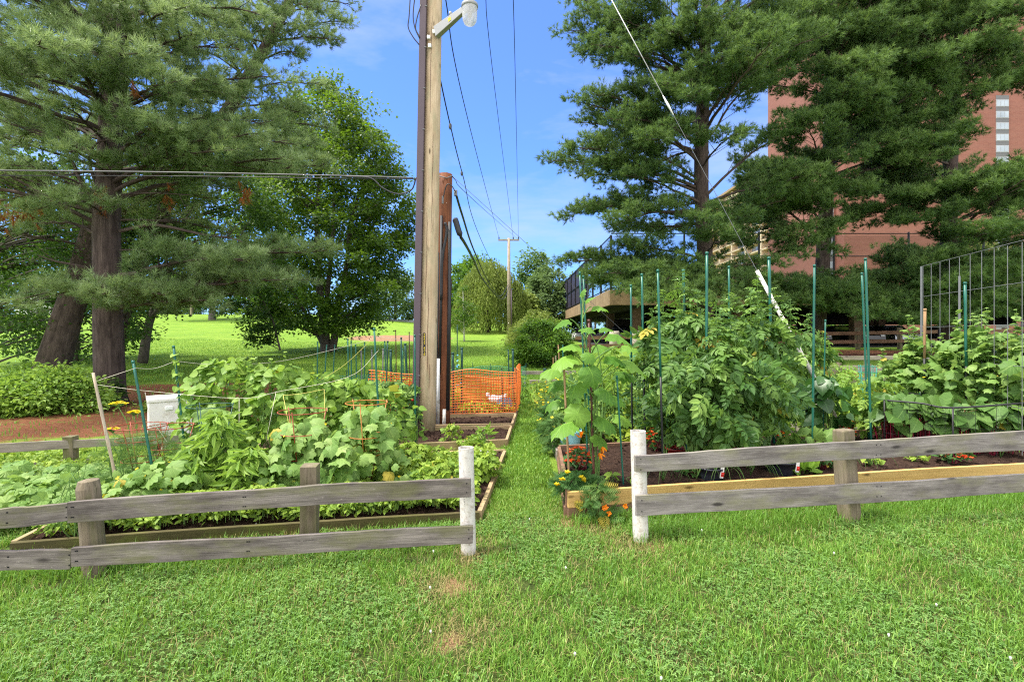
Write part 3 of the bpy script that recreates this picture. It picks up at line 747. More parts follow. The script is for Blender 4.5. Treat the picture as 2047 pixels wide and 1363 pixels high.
RB = bed('bright yellow new board bed of staked tomatoes behind the right fence', [(.47, 4.22), (5.75, 5.25), (5.55, 7.1), (.56, 5.95)], .225, 'new_board', .18, mats=['new_board', 'old_board', 'old_board', 'old_board'], z0=.095)
mb = MB(); mb.board((.47, 4.222, .03), (5.75, 5.252, .03), .125, .034, seg=18, r=.4)
p = mb.build('board', M['old_board'], RB, False, .003); p['label'] = 'old dark board under the yellow boards'
mb = MB(); mb.board((.455, 4.24, .03), (.55, 5.95, .03), .125, .03, seg=10, r=.6); mb.build('board', M['old_board'], RB, False, .003)
bed('grey board bed of dill and greens on the right of the grass path', [(.56, 6.05), (4.2, 6.75), (3.9, 9.3), (.53, 8.7)], .14, 'light_board', .09)
bed('board bed of low greens in the far right rows', [(4.5, 7.4), (8.6, 8.3), (8.4, 10.4), (4.4, 9.8)], .14, 'light_board', .09)
bed('far small bed beyond the dill bed beside the grass path', [(.62, 8.9), (4.2, 9.5), (4.2, 11.6), (.75, 11.4)], .12, 'light_board', .08)
# timber steps across the end of the path
for k, (a, b, lab) in enumerate((((.2, 14.6), (1.5, 14.8), 'grey timber edging laid across the far end of the grass path'), ((.35, 17.0), (2.2, 17.3), 'grey timber edging beyond the first one at the end of the grass path'))):
    mb = MB(); za = float(ground(*a)); mb.board((*a, za + .06), (*b, za + .06), .16, .12, seg=6); tag(mb.build('timber_edging', M['light_board'], None, False, .01), lab, 'timber')

# ------------------------------------------------------------------ poles, lamp, wires
def text_mesh(name, body, size, mat, parent, align='CENTER', **kw):
    cu = bpy.data.curves.new(name, 'FONT'); cu.body = body; cu.size = size; cu.align_x = align; cu.extrude = .0007
    for k, v in kw.items(): setattr(cu, k, v)
    tmp = bpy.data.objects.new(name + '_curve', cu); COL.objects.link(tmp); bpy.context.view_layer.update()
    me = bpy.data.meshes.new_from_object(tmp.evaluated_get(bpy.context.evaluated_depsgraph_get())); bpy.data.objects.remove(tmp)
    o = bpy.data.objects.new(name, me); COL.objects.link(o); o.parent = parent; me.materials.clear(); me.materials.append(M[mat]); return o
def utility_pole():
    base = np.array([-1.325, 7.75, 0.0]); top = np.array([-1.095, 7.75, 12.6]); ax = top - base
    f = empty('utility_pole', base, 'tall new light wood utility pole carrying the street lamp', 'pole')
    mb = MB(); s = np.linspace(0, 1, 26); P = base + np.outer(s, ax); P[0][2] = -.1
    mb.tube(P, .138 - .034 * s, 22, jit=.012, rnd=.3); mb.build('pole_shaft', M['pole_wood'], f, True)
    # drying cracks and knots
    mb = MB()
    for z0, z1, off in ((.9, 2.3, .01), (.5, 1.1, .05), (1.9, 3.4, -.03), (3.0, 4.6, .04), (4.8, 6.4, -.01)):
        q0 = base + ax * (z0 / 12.6); q1 = base + ax * (z1 / 12.6); r0 = .138 - .034 * z0 / 12.6
        n = 8; pts = [q0 + (q1 - q0) * (i / n) + np.array([off + .006 * rng.normal(), -math.sqrt(max(r0 ** 2 - off ** 2, 0)) + .0018, 0]) for i in range(n + 1)]
        mb.tube(pts, np.array([.001] + [.0032] * (n - 1) + [.001]), 5)
    mb.build('crack', M['stake_brown'], f)
    mb = MB()
    for zz, off, r in ((1.18, .0, .03), (2.05, -.03, .014), (4.0, .02, .018), (5.2, -.02, .018), (2.9, .04, .012)):
        q = base + ax * (zz / 12.6); rr = .138 - .034 * zz / 12.6
        c = q + np.array([off, -math.sqrt(rr ** 2 - off ** 2) + .004, 0])
        mb.sticks([c + [0, .012, 0]], [c - [0, .003, 0]], r, r * .8, n=9)
    mb.build('knot', M['old_pole_wood'], f)
    mb = MB(); c0 = np.array([(830.0 - CX) / F * 7.64, 7.64, 0]); c1 = c0 + ax * .98 + np.array([.012, 0, 0])
    mb.board(c0, c1, .085, .10, up=(0, 1, 0), seg=10, wob=.0006, r=.2); cdt = mb.build('conduit', M['conduit_dark'], f, False, .006)
    mb = MB()
    for zz in np.arange(.3, 8, .62):
        q = c0 + (c1 - c0) * (zz / 12.3); mb.box(q + [.048, -.048, 0], (.03, .012, .012), rnd=.2)
    mb.build('clip', M['galv'], cdt)
    # number strip
    zc = H - (688 - HY) / F * 7.6; q = base + ax * (zc / 12.6); strip_c = q + np.array([-.035, -.1345, 0])
    mb = MB(); mb.box(strip_c, (.036, .003, .345), rnd=.3); st = mb.build('number_strip', M['sticker_black'], f)
    to = text_mesh('strip_digits', '7\n8\n4\n2\n2\n\n4\n7\n1\n8', .042, 'sticker_yellow', st, space_line=.80)
    to.location = np.array(strip_c) - base + np.array([0, -.0026, .132]); to.rotation_euler = (R(90), 0, 0)
    # lamp arm
    a0 = W(872, 66, 7.62); a1 = W(937, 13, 7.25)
    d = nrm(a1 - a0); u = nrm(np.array([0, 0, 1]) - d * d[2]); 
    mb = MB(); n = nrm(np.cross(d, u)); L = np.linalg.norm(a1 - a0); V = []
    for s, w, h in ((0, .085, .17), (.55, .07, .12), (1, .055, .075)):
        c = a0 + d * L * s
        for i, j in ((-1, -1), (1, -1), (1, 1), (-1, 1)): V.append(c + n * i * w / 2 + u * j * h / 2)
    fc = [[0, 3, 2, 1], [8, 9, 10, 11]] + [[i * 4 + j, i * 4 + (j + 1) % 4, i * 4 + 4 + (j + 1) % 4, i * 4 + 4 + j] for i in (0, 1) for j in range(4)]
    mb.add(np.array(V), np.array(fc), .3); lamp = mb.build('lamp_arm', M['lamp_metal'], f, False, .006)
    gc = W(939, 31, 7.2)
    mb = MB(); mb.lathe(gc + [0, 0, .10], [(.0, .17), (.055, .16), (.06, .09), (.12, .05), (.122, .02), (.115, 0)], 20); mb.build('lamp_cap', M['lamp_metal'], lamp, True)
    mb = MB(); mb.lathe(gc, [(.112, .10), (.108, .0), (.10, -.08), (.075, -.125), (.02, -.14), (.0, -.142)], 24, cap=False); mb.build('lamp_globe', M['globe'], lamp, True)
    mb = MB(); mb.lathe(gc, [(.03, .09), (.035, .04), (.03, -.02), (.01, -.04)], 10); mb.build('lamp_bulb', M['cable_grey'], lamp, True)
    mb = MB(); mb.lathe(a0 + d * L * .48 + u * .075, [(.022, 0), (.024, .05), (.01, .065)], 10); mb.build('light_sensor', M['lamp_metal'], lamp, True)
    sc_ = a0 + d * L * .47; toc = -n if n[1] > 0 else n
    mb = MB(); mb.box(sc_ + toc * .0395, (.052, .052, .002), [d, u, toc]); mb.build('sticker', M['sticker_yellow'], lamp)
    to = text_mesh('sticker_digit', '7', .05, 'sticker_black', lamp, align_y='CENTER')
    from mathutils import Matrix
    zx = Vector(toc); xx = Vector(d); yy = zx.cross(xx)
    to.matrix_local = Matrix.Translation(Vector(sc_ + toc * .0415 - base)) @ Matrix((xx, yy, zx)).transposed().to_4x4()
    mb = MB()
    for px, py in ((857, 75), (859, 92), (868, 64)):
        mb.box(W(px, py, 7.60), (.05, .03, .055), rnd=.3)
    mb.build('bracket', M['porcelain'], f, False, .008)
    mb = MB()
    for ctr in ([(822, -40), (818, 30), (816, 55), (826, 75), (838, 90)], [(833, -30), (826, 25), (829, 55), (839, 78)], [(842, 10), (834, 35), (831, 58), (840, 76)]):
        mb.tube(smooth_path([W(x, y, 7.6) for x, y in ctr], 18), .009, 6)
    mb.build('cable_loop', M['cable_black'], f, True)
    return f

def smooth_path(P, n):
    """Catmull-Rom through points"""
    P = np.asarray(P, float); P = np.vstack([2 * P[0] - P[1], P, 2 * P[-1] - P[-2]]); k = len(P) - 3; out = []
    for s in np.linspace(0, k - 1e-6, n):
        i = int(s); t = s - i; a, b, c, d = P[i:i + 4]
        out.append(.5 * ((2 * b) + (-a + c) * t + (2 * a - 5 * b + 4 * c - d) * t * t + (-a + 3 * b - 3 * c + d) * t ** 3))
    return np.array(out)
utility_pole()

def old_pole():
    base = np.array([(886 - CX) / F * 8.35, 8.35, 0]); top = W(890, 349, 8.35)
    f = empty('utility_pole', base, 'short cut off red brown pole stub behind the new utility pole', 'pole')
    mb = MB(); s = np.linspace(0, 1, 12); P = base + np.outer(s, top - base); P[0][2] = -.1
    mb.tube(P, .115, 18, jit=.015, rnd=.6); mb.build('pole_shaft', M['old_pole_wood'], f, True)
    mb = MB()
    for off, r, z0, z1, y in ((-.105, .032, .0, 2.9, -.06), (.085, .030, .3, 3.4, -.085), (-.045, .022, .9, 3.5, -.115)):
        b = base + np.array([off, y, 0]); b[2] = z0; t = top + np.array([off, y, 0]); t[2] = z1
        mb.tube([b, b + (t - b) * .5 + [.006, 0, 0], t], r, 9)
    mb.tube(smooth_path([W(890, 445, 8.2), W(893, 465, 8.2), W(884, 520, 8.2), W(882, 600, 8.2)], 20), .022, 8)
    mb.tube(smooth_path([W(886, 395, 8.2), W(893, 370, 8.2), W(903, 372, 8.2), W(911, 385, 8.2)], 16), .009, 6)
    mb.build('cable', M['cable_black'], f, True)
    mb = MB(); mb.tube([base + [-.07, -.13, .0], base + [-.06, -.125, 1.15]], .027, 12); p = mb.build('pipe', M['grey_plastic'], f, True); p['label'] = 'tall grey plastic pipe'
    mb = MB(); mb.tube([base + [.035, -.16, .0], base + [.04, -.15, .32]], .027, 12); p = mb.build('pipe', M['white_plastic'], f, True); p['label'] = 'short white plastic pipe'
    mb = MB(); mb.tube(smooth_path([W(908, 436, 8.25), W(911, 442, 8.25), W(917, 462, 8.25), W(922, 474, 8.25)], 12), [.01, .03] + [.05] * 8 + [.03, .015], 10); mb.build('splice_case', M['cable_black'], f, True)
    for c_, s_ in ((W(911, 386, 8.25), (.055, .05, .10)), (W(885, 400, 8.2), (.03, .03, .13))):
        mb = MB(); mb.box(c_, s_, rnd=.5); mb.build('clamp', M['galv'], f, False, .01)
    mb = MB(); mb.tube([W(878, 352, 8.23), W(893, 356, 8.22), W(903, 352, 8.25)], .008, 6); mb.build('wire_tie', M['galv'], f, True)
old_pole()

def far_pole():
    Y = 49; b = W(1018, 666, Y); t = W(1017, 476, Y); f = empty('utility_pole', b, 'slim utility pole with crossarm in front of the willow', 'pole')
    mb = MB(); mb.tube([b - [0, 0, .3], (b + t) / 2, t], [.2, .17, .13], 12); mb.build('pole_shaft', M['far_pole_wood'], f, True)
    mb = MB(); mb.board(W(996, 480, Y), W(1038, 480, Y), .14, .12, seg=4); mb.build('crossarm', M['far_pole_wood'], f)
    for px in (997.5, 1026, 1036.5):
        mb = MB(); mb.lathe(W(px, 478, Y), [(.03, 0), (.07, .05), (.05, .12), (.06, .16), (.03, .22)], 8); mb.build('insulator', M['cable_black'], f, True)
    mb = MB(); mb.tube([W(1023, 664, Y - .1), W(1022, 578, Y - .1)], .07, 8); mb.build('conduit', M['conduit_dark'], f, True)
far_pole()

def wire(label, pts, r, mat='cable_black', n=40, name='overhead_wire', group=None, cat='wire'):
    mb = MB(); P = smooth_path(pts, n) if len(pts) > 2 else np.array([np.array(pts[0]) + (np.array(pts[1]) - np.array(pts[0])) * t for t in np.linspace(0, 1, n)])
    mb.tube(P, r, 6); return tag(mb.build(name, M[mat], None, True), label, cat, group)
P_ = W(998, 478, 49)
wire('thin power line from the new pole to the left end of the far crossarm', [W(884, -40, 9.0), W(938, 250, 16), P_], .012)
wire('thin power line crossing open sky, ending at the middle of the far crossarm', [W(968, -40, 12), W(988, 170, 19), W(1026, 478, 49)], .012)
wire('thin power line right of all others ending at the right tip of the far crossarm', [W(1025, -40, 12), W(1031, 200, 20), W(1036.5, 478, 49)], .012)
wire('dark cable with small joints slanting from the new pole down to the far pole', [W(876, 140, 7.75), W(900, 250, 9.4), W(925, 350, 12.5), W(962, 480, 22), W(1016, 590, 49)], .011)
o = MB()
for px, py, Y in ((900, 253, 9.4), (923, 347, 12.4)): o.lathe(W(px, py, Y), [(.01, -.06), (.03, -.02), (.03, .03), (.01, .06)], 8)
o.build('cable_joint', M['cable_grey'], bpy.data.objects['overhead_wire.003'], True)
wire('thick black phone cable sagging from the clamp on the pole stub to the far pole', [W(912, 390, 8.3), W(924, 430, 9.6), W(948, 502, 14), W(976, 562, 24), W(1000, 592, 38), W(1017, 568, 49)], .02)
wire('thick black phone cable sagging from the splice case to the far pole', [W(921, 474, 8.3), W(930, 488, 9.0), W(945, 516, 11.5), W(970, 566, 19), W(998, 596, 36), W(1010, 594, 44), W(1018, 572, 49)], .026)
wire('thin line running from the pole stub across to the far crossarm', [W(903, 352, 8.3), W(960, 412, 14), W(1035, 478, 49)], .006)
wire('pale cable pair crossing the pines from the left edge to the utility poles', [W(-260, 339, 7.4), W(300, 344, 7.6), W(700, 352, 7.75), W(826, 356, 7.7)], .011, 'cable_grey')
wire('thin black line under the pale cable crossing the pines to the utility poles', [W(-260, 351, 7.4), W(300, 352, 7.6), W(700, 357, 7.75), W(880, 358, 8.2)], .007)
wire('black cable loop hanging off the pale cable beside the utility pole', [W(690, 353, 7.74), W(740, 356, 7.72), W(765, 376, 7.7), W(795, 388, 7.7), W(822, 380, 7.7), W(832, 355, 7.7)], .011)

def guys():
    a = W(873, -650, 7.75); b = W(1692, 868, 6.8); b[2] = .15
    f = empty('guy_wire', b, 'steel guy wire with white plastic guard rising from the tomatoes to the pole top', 'guy wire')
    mb = MB(); mb.tube([a + (b - a) * t for t in np.linspace(0, 1, 12)], .0038, 6); mb.build('cable', M['galv'], f, True)
    def at(px): # point on the wire seen at px
        best = min(np.linspace(0, 1, 4000), key=lambda t: abs(((a + (b - a) * t)[0] / (a + (b - a) * t)[1]) * F + CX - px)); return a + (b - a) * best
    g0, g1 = at(1513), at(1690); mb = MB(); mb.tube([g0, g1], .026, 12); mb.build('guard', M['white_plastic'], f, True)
    i0, i1 = at(1325), at(1346); mb = MB(); mb.tube([i0, (i0 + i1) / 2, i1], [.006, .018, .008], 10); mb.build('insulator', M['porcelain'], f, True)
    mb = MB(); mb.tube([at(1215), at(1328)], .0065, 8); mb.build('insulator_rod', M['grey_plastic'], f, True)
    a = W(904, 352, 8.35); b = W(1410, 822, 10.1); b[2] = .1
    f = empty('guy_wire', b, 'thin guy wire with two orange flags running from the pole stub to the ground', 'guy wire')
    mb = MB(); mb.tube([a + (b - a) * t for t in np.linspace(0, 1, 12)], .0035, 6); mb.build('cable', M['cable_grey'], f, True)
    for px in (1278, 1301):
        q = at2(a, b, px); mb = MB(); mb.box(q, (.075, .012, .085), nrm(np.array([[1, .2, .5], [-.2, 1, 0], [-.5, 0, 1]])), rnd=.4); mb.build('flag', M['net_orange'], f, False, .004)
def at2(a, b, px):
    best = min(np.linspace(0, 1, 4000), key=lambda t: abs(((a + (b - a) * t)[0] / (a + (b - a) * t)[1]) * F + CX - px)); return a + (b - a) * best
guys()
# ------------------------------------------------------------------ trees
UP = np.array([0, 0, 1.0])
def bez(P0, P1, rise, n=9):
    P0 = np.asarray(P0, float); P1 = np.asarray(P1, float); c = (P0 + P1) / 2 + np.array([0, 0, rise])
    s = np.linspace(0, 1, n)[:, None]
    return (1 - s) ** 2 * P0 + 2 * s * (1 - s) * c + s ** 2 * P1

def needles(mb, P, D, n, L, w, rnd, cone=(.15, 1.05), shoot=.12):
    """tufts of long needles round shoots at P pointing along D"""
    k = len(P); D = nrm(D)
    ref = np.where(np.abs(D[:, 2:3]) > .9, np.array([[1., 0, 0]]), np.array([[0, 0, 1.]])); u = nrm(np.cross(D, ref)); v = np.cross(D, u)
    a = rng.random((k, n)) * 2 * np.pi; th = cone[0] + (cone[1] - cone[0]) * rng.random((k, n)) ** .8
    side = np.cos(a)[..., None] * u[:, None] + np.sin(a)[..., None] * v[:, None]
    d = np.cos(th)[..., None] * D[:, None] + np.sin(th)[..., None] * side
    d[..., 2] -= .12; d = nrm(d)
    o = P[:, None] + D[:, None] * (rng.random((k, n, 1)) - .6) * shoot
    s = nrm(np.cross(d, rng.normal(size=(k, n, 3)))) * (w / 2)
    ln = L * (.75 + .4 * rng.random((k, n, 1)))
    V = np.stack([o - s, o + s, o + d * ln], 2).reshape(-1, 3)
    r = np.clip(rnd[:, None] + .13 * rng.normal(size=(k, n)), 0, 1)
    mb.add(V, np.arange(k * n * 3).reshape(-1, 3), np.repeat(r.ravel(), 3), np.zeros((len(V), 3)))

def pine(name, label, base, trunk, radii, branches, needle_mat, n=30, L=.12, w=.006, step=.17, wide=1.0, dead=(), bare=(), group=None, sides=14, rbr=.05, tuftmul=1.0, upb=.45, puff=(.2, 8, .3)):
    f = empty(name, base, label, 'tree', group)
    mb = MB(); mb.tube(trunk, radii, sides, jit=.035); mb.build('trunk', M['bark'], f, True)
    lb = MB(); P = []; D = []; Rn = []
    for P0, P1, rise in branches:
        q = bez(P0, P1, rise, 11); Lb = np.linalg.norm(q[-1] - q[0]); rb = min(rbr, .014 + .011 * Lb)
        q[1:-1] += rng.normal(0, .02 * Lb ** .5, (9, 3)) * .6
        lb.tube(q, np.linspace(rb, .010, 11), 6, False)
        tan = np.gradient(q, axis=0); ns = max(6, int(Lb * 3.8)); br = rng.random() * .30 - .06
        S0 = []; S1 = []
        for i in range(ns):
            t = .22 + .78 * (i + rng.random() * .6) / ns; t = min(t, 1.0)
            k = min(int(t * 10), 9); o = q[k] + (q[k + 1] - q[k]) * (t * 10 - k); d = nrm(tan[k])
            sd = nrm(np.cross(d, UP)) * (1 if i % 2 else -1)
            ang = (.55 + .45 * rng.random()) * (1 - .55 * t)
            sl = (.30 + .34 * Lb * (1.02 - t)) * (.65 + .6 * rng.random()) * wide
            dd = nrm(d * math.cos(ang) + sd * math.sin(ang) + UP * (.08 + .22 * rng.random()) * (1 if rng.random() < .8 else -.6))
            e = o + dd * sl; S0.append(o); S1.append(e)
            npf = max(1, int(sl / puff[2] + .5)); hue = .10 * rng.normal()
            for j in range(npf):
                sj = (.45 + .55 * (j + 1) / npf) if npf > 1 else 1.0; pc = o + (e - o) * sj + rng.normal(0, .05, 3); rad = puff[0] * (.7 + .6 * rng.random()); m = puff[1]
                q3 = nrm(rng.normal(size=(m, 3))) * (rng.random((m, 1)) ** .5) * rad * np.array([1, 1, .62])
                P.append(pc + q3); D.append(nrm(nrm(q3) * .75 + dd * .45 + UP * upb + rng.normal(0, .2, (m, 3))))
                Rn.append(np.clip(.30 + br + hue + .10 * sj + .28 * q3[:, 2] / rad + .06 * rng.normal(size=m), 0, 1))  # paler toward tips and puff tops: top light painted into the needles
        lb.sticks(S0, S1, .010 if Lb < 2 else .014, .004)
        P.append(q[-1:]); D.append(nrm(tan[-1:] + UP * .3)); Rn.append(np.array([.75]))
    for pts, r0 in bare:
        q = smooth_path(pts, 16); lb.tube(q, np.linspace(r0, .008, 16), 6, False)
        for _ in range(5):
            k = rng.integers(5, 15); e = q[k] + nrm(rng.normal(size=3) + (q[-1] - q[0]) / np.linalg.norm(q[-1] - q[0])) * (.2 + .5 * rng.random())
            lb.sticks([q[k]], [e], .008, .003)
    lb.build('branches', M['bark'], f, True)
    P = np.concatenate(P); D = np.concatenate(D); Rn = np.concatenate(Rn)
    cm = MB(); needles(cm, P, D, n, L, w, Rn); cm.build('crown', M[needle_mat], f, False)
    if dead:
        dm = MB()
        for c, r, k in dead:
            p = np.asarray(c) + rng.normal(0, 1, (k, 3)) * np.asarray(r); needles(dm, p, np.tile([[0.1, 0, -1.0]], (k, 1)) + rng.normal(0, .3, (k, 3)), 26, L, w, .5 + .2 * rng.normal(size=k))
        dm.build('dead_needles', M['needle_dead'], f)
    return f

def whorls(trunk_at, z0, z1, dz, Lf, rise=(.1, .5), endup=(-.1, .25), az_ok=None):
    out = []; z = z0; a0 = rng.random() * 6.28
    while z < z1:
        k = rng.integers(3, 6); a0 += 1.1
        for i in range(k):
            a = a0 + i * 2 * math.pi / k + rng.normal(0, .25)
            if az_ok and not az_ok(z, a): continue
            L = Lf(z) * (.72 + .45 * rng.random()); zz = z + rng.normal(0, .18); p = trunk_at(zz)
            e = p + np.array([math.cos(a) * L, math.sin(a) * L, L * (endup[0] + (endup[1] - endup[0]) * rng.random())])
            out.append((p, e, L * (rise[0] + (rise[1] - rise[0]) * rng.random()) * .35))
        z += dz * (.8 + .4 * rng.random())
    return out

def poly_at(pts):
    pts = np.asarray(pts, float)
    return lambda z: np.array([np.interp(z, pts[:, 2], pts[:, 0]), np.interp(z, pts[:, 2], pts[:, 1]), z])

def left_pines():
    Y = 11.3
    tp = [W(224, 812, Y), W(222, 790, Y), W(217, 700, Y), W(214, 560, Y), W(213, 450, Y), W(220, 300, Y), W(226, 100, Y), W(230, -250, Y), W(232, -560, Y)]
    tp[0][2] -= .1; tp[0] = np.array(tp[0])
    at = poly_at(tp)
    zt = lambda py: H - (py - HY) / F * Y
    B = []
    def b(y0, px, py, Ye, rise): B.append((at(zt(y0)), W(px, py, Ye), rise))
    # the visible plates
    for y0, px, py, Ye, rise in ((560, 655, 500, 10.9, .25), (590, 560, 560, 10.0, .15), (620, 420, 600, 9.6, .1), (575, 600, 560, 11.8, .2), (600, 330, 590, 9.4, .15), (560, 500, 520, 9.6, .3), (585, 470, 590, 11.0, .1),
        (380, 590, 320, 11.2, .35), (370, 470, 300, 9.6, .4), (350, 430, 270, 10.8, .4), (330, 330, 250, 9.2, .4), (390, 420, 330, 10.4, .3), (400, 650, 330, 12.6, .3),
        (330, 20, 250, 10.6, .3), (330, -60, 200, 11.6, .3), (400, 20, 330, 9.9, .3), (420, -80, 330, 10.6, .2), (360, 130, 300, 9.0, .3), (300, 100, 200, 9.2, .3), (440, 150, 400, 9.6, .2), (400, 60, 420, 10.0, .1),
        (560, 40, 600, 10.3, .1), (580, 110, 590, 9.6, .1), (610, 200, 590, 9.3, .1),
        (250, 330, 170, 9.2, .4), (240, 420, 160, 10.4, .4), (220, 120, 150, 9.0, .4), (240, 20, 110, 10.0, .4), (180, 390, 70, 9.8, .5), (160, 250, 110, 8.8, .4), (150, 480, 100, 11.4, .5), (130, -40, 60, 10.4, .5),
        (100, 130, 50, 9.2, .4), (110, 340, 20, 9.4, .4), (60, 230, -10, 8.8, .5), (60, 60, -40, 9.6, .5), (70, 430, -20, 10.6, .5), (40, 520, 30, 11.6, .5), (200, 500, 200, 12.4, .4), (250, 530, 250, 11.8, .3)):
        b(y0, px, py, Ye, rise)
    B += whorls(at, 6.3, 14.5, .8, lambda z: max(.8, 4.4 - .42 * (z - 6)), az_ok=lambda z, a: math.cos(a) < .45)
    B += whorls(at, 4.0, 6.8, .6, lambda z: 4.2, az_ok=lambda z, a: math.sin(a) > -.35 and not (z < 5 and math.cos(a) > .2))
    B += whorls(at, 6.2, 10.5, .8, lambda z: 4.2 - .2 * (z - 6), az_ok=lambda z, a: math.sin(a) < .3 and math.cos(a) < .55)
    w = lambda *p: [W(*q) for q in p]
    bare = [(w((240, 462, 11.3), (310, 450, 11.1), (410, 470, 10.9), (470, 478, 10.8), (515, 502, 10.7)), .045), (w((205, 452, 11.3), (150, 425, 11.1), (70, 380, 10.9), (0, 340, 10.8), (-60, 310, 10.7)), .055),
            (w((190, 540, 11.3), (150, 530, 11.0), (110, 522, 10.8), (75, 510, 10.7)), .04), (w((240, 390, 11.2), (300, 386, 11.0), (380, 390, 10.8)), .025), (w((240, 500, 11.2), (330, 498, 11.0), (420, 492, 10.8)), .02),
            (w((240, 440, 11.3), (320, 440, 11.3), (390, 436, 11.3)), .018), (w((200, 430, 11.3), (160, 360, 11), (120, 290, 10.9), (0, 240, 10.7)), .05), (w((205, 395, 11.3), (180, 330, 11.0), (195, 285, 10.8), (260, 280, 10.6)), .04)]
    dead = [(W(205, 395, 10.9), (.07, .05, .12), 12), (W(488, 390, 10.8), (.07, .05, .1), 10), (W(335, 400, 11), (.05, .05, .1), 6), (W(25, 430, 10.6), (.22, .1, .14), 26), (W(60, 415, 10.6), (.1, .1, .05), 8), (W(270, 176, 9.3), (.08, .05, .05), 4)]
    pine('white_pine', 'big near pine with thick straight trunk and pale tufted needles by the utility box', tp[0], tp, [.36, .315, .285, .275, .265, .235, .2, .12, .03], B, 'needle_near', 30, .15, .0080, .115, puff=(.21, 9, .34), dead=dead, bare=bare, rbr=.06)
    # leaning pine behind on the left
    Y = 15.2; tp = [W(96, 760, Y), W(104, 735, Y), W(132, 640, Y), W(165, 540, Y), W(205, 400, Y), W(235, 200, Y), W(250, -100, Y), W(255, -330, Y)]; at = poly_at(tp)
    B = whorls(at, 4.2, 12.5, .75, lambda z: max(.8, 4.2 - .3 * (z - 4)))
    f = pine('white_pine', 'leaning reddish pine trunk behind the low green bush', tp[0], tp, [.52, .42, .37, .33, .30, .25, .16, .04], B, 'needle_near', 18, .17, .016, .15, puff=(.26, 8, .4), bare=[([W(165, 600, 15.2), W(185, 598, 15.0)], .05), ([W(150, 640, 15.2), W(178, 636, 15.0)], .04)] if False else ())
    # third trunk leaning right, behind the near pine
    Y = 17.5; tp = [W(225, 720, Y), W(245, 620, Y), W(292, 490, Y), W(345, 385, Y), W(410, 290, Y), W(466, 205, Y), W(540, 80, Y), W(610, -60, Y), W(650, -250, Y)]; at = poly_at(tp)
    zt = lambda py: H - (py - HY) / F * Y
    B = [(at(zt(y0)), W(px, py, Ye), r) for y0, px, py, Ye, r in ((80, 690, 45, 17, .4), (90, 660, 80, 16.2, .3), (40, 640, 20, 16.6, .4), (60, 600, 60, 15.6, .4), (130, 600, 110, 16, .4), (150, 480, 130, 15.4, .4), (20, 700, 10, 18.4, .4), (0, 560, 20, 16, .3),
        (260, 660, 255, 17, .3), (270, 620, 290, 16.2, .2), (300, 560, 310, 16.0, .2), (250, 560, 240, 15.8, .3), (215, 600, 225, 16.4, .3), (330, 640, 320, 18, .2), (160, 380, 100, 16, .5), (110, 450, 40, 16, .5), (60, 510, 40, 15.4, .4), (205, 420, 190, 15.6, .4), (0, 420, -30, 16, .5), (-40, 600, -50, 16, .4), (280, 500, 330, 15.8, .2), (100, 560, 95, 18.6, .4), (180, 640, 170, 19, .3))]
    B += whorls(at, 8.0, 16.5, .9, lambda z: 3.0, az_ok=lambda z, a: math.cos(a) < .2)
    pine('white_pine', 'slender pine trunk leaning to the right with foliage reaching into the sky', tp[0], tp, [.3, .28, .26, .24, .22, .2, .17, .12, .04], B, 'needle_near', 18, .17, .015, .14, wide=1.25, puff=(.28, 8, .42))
left_pines()

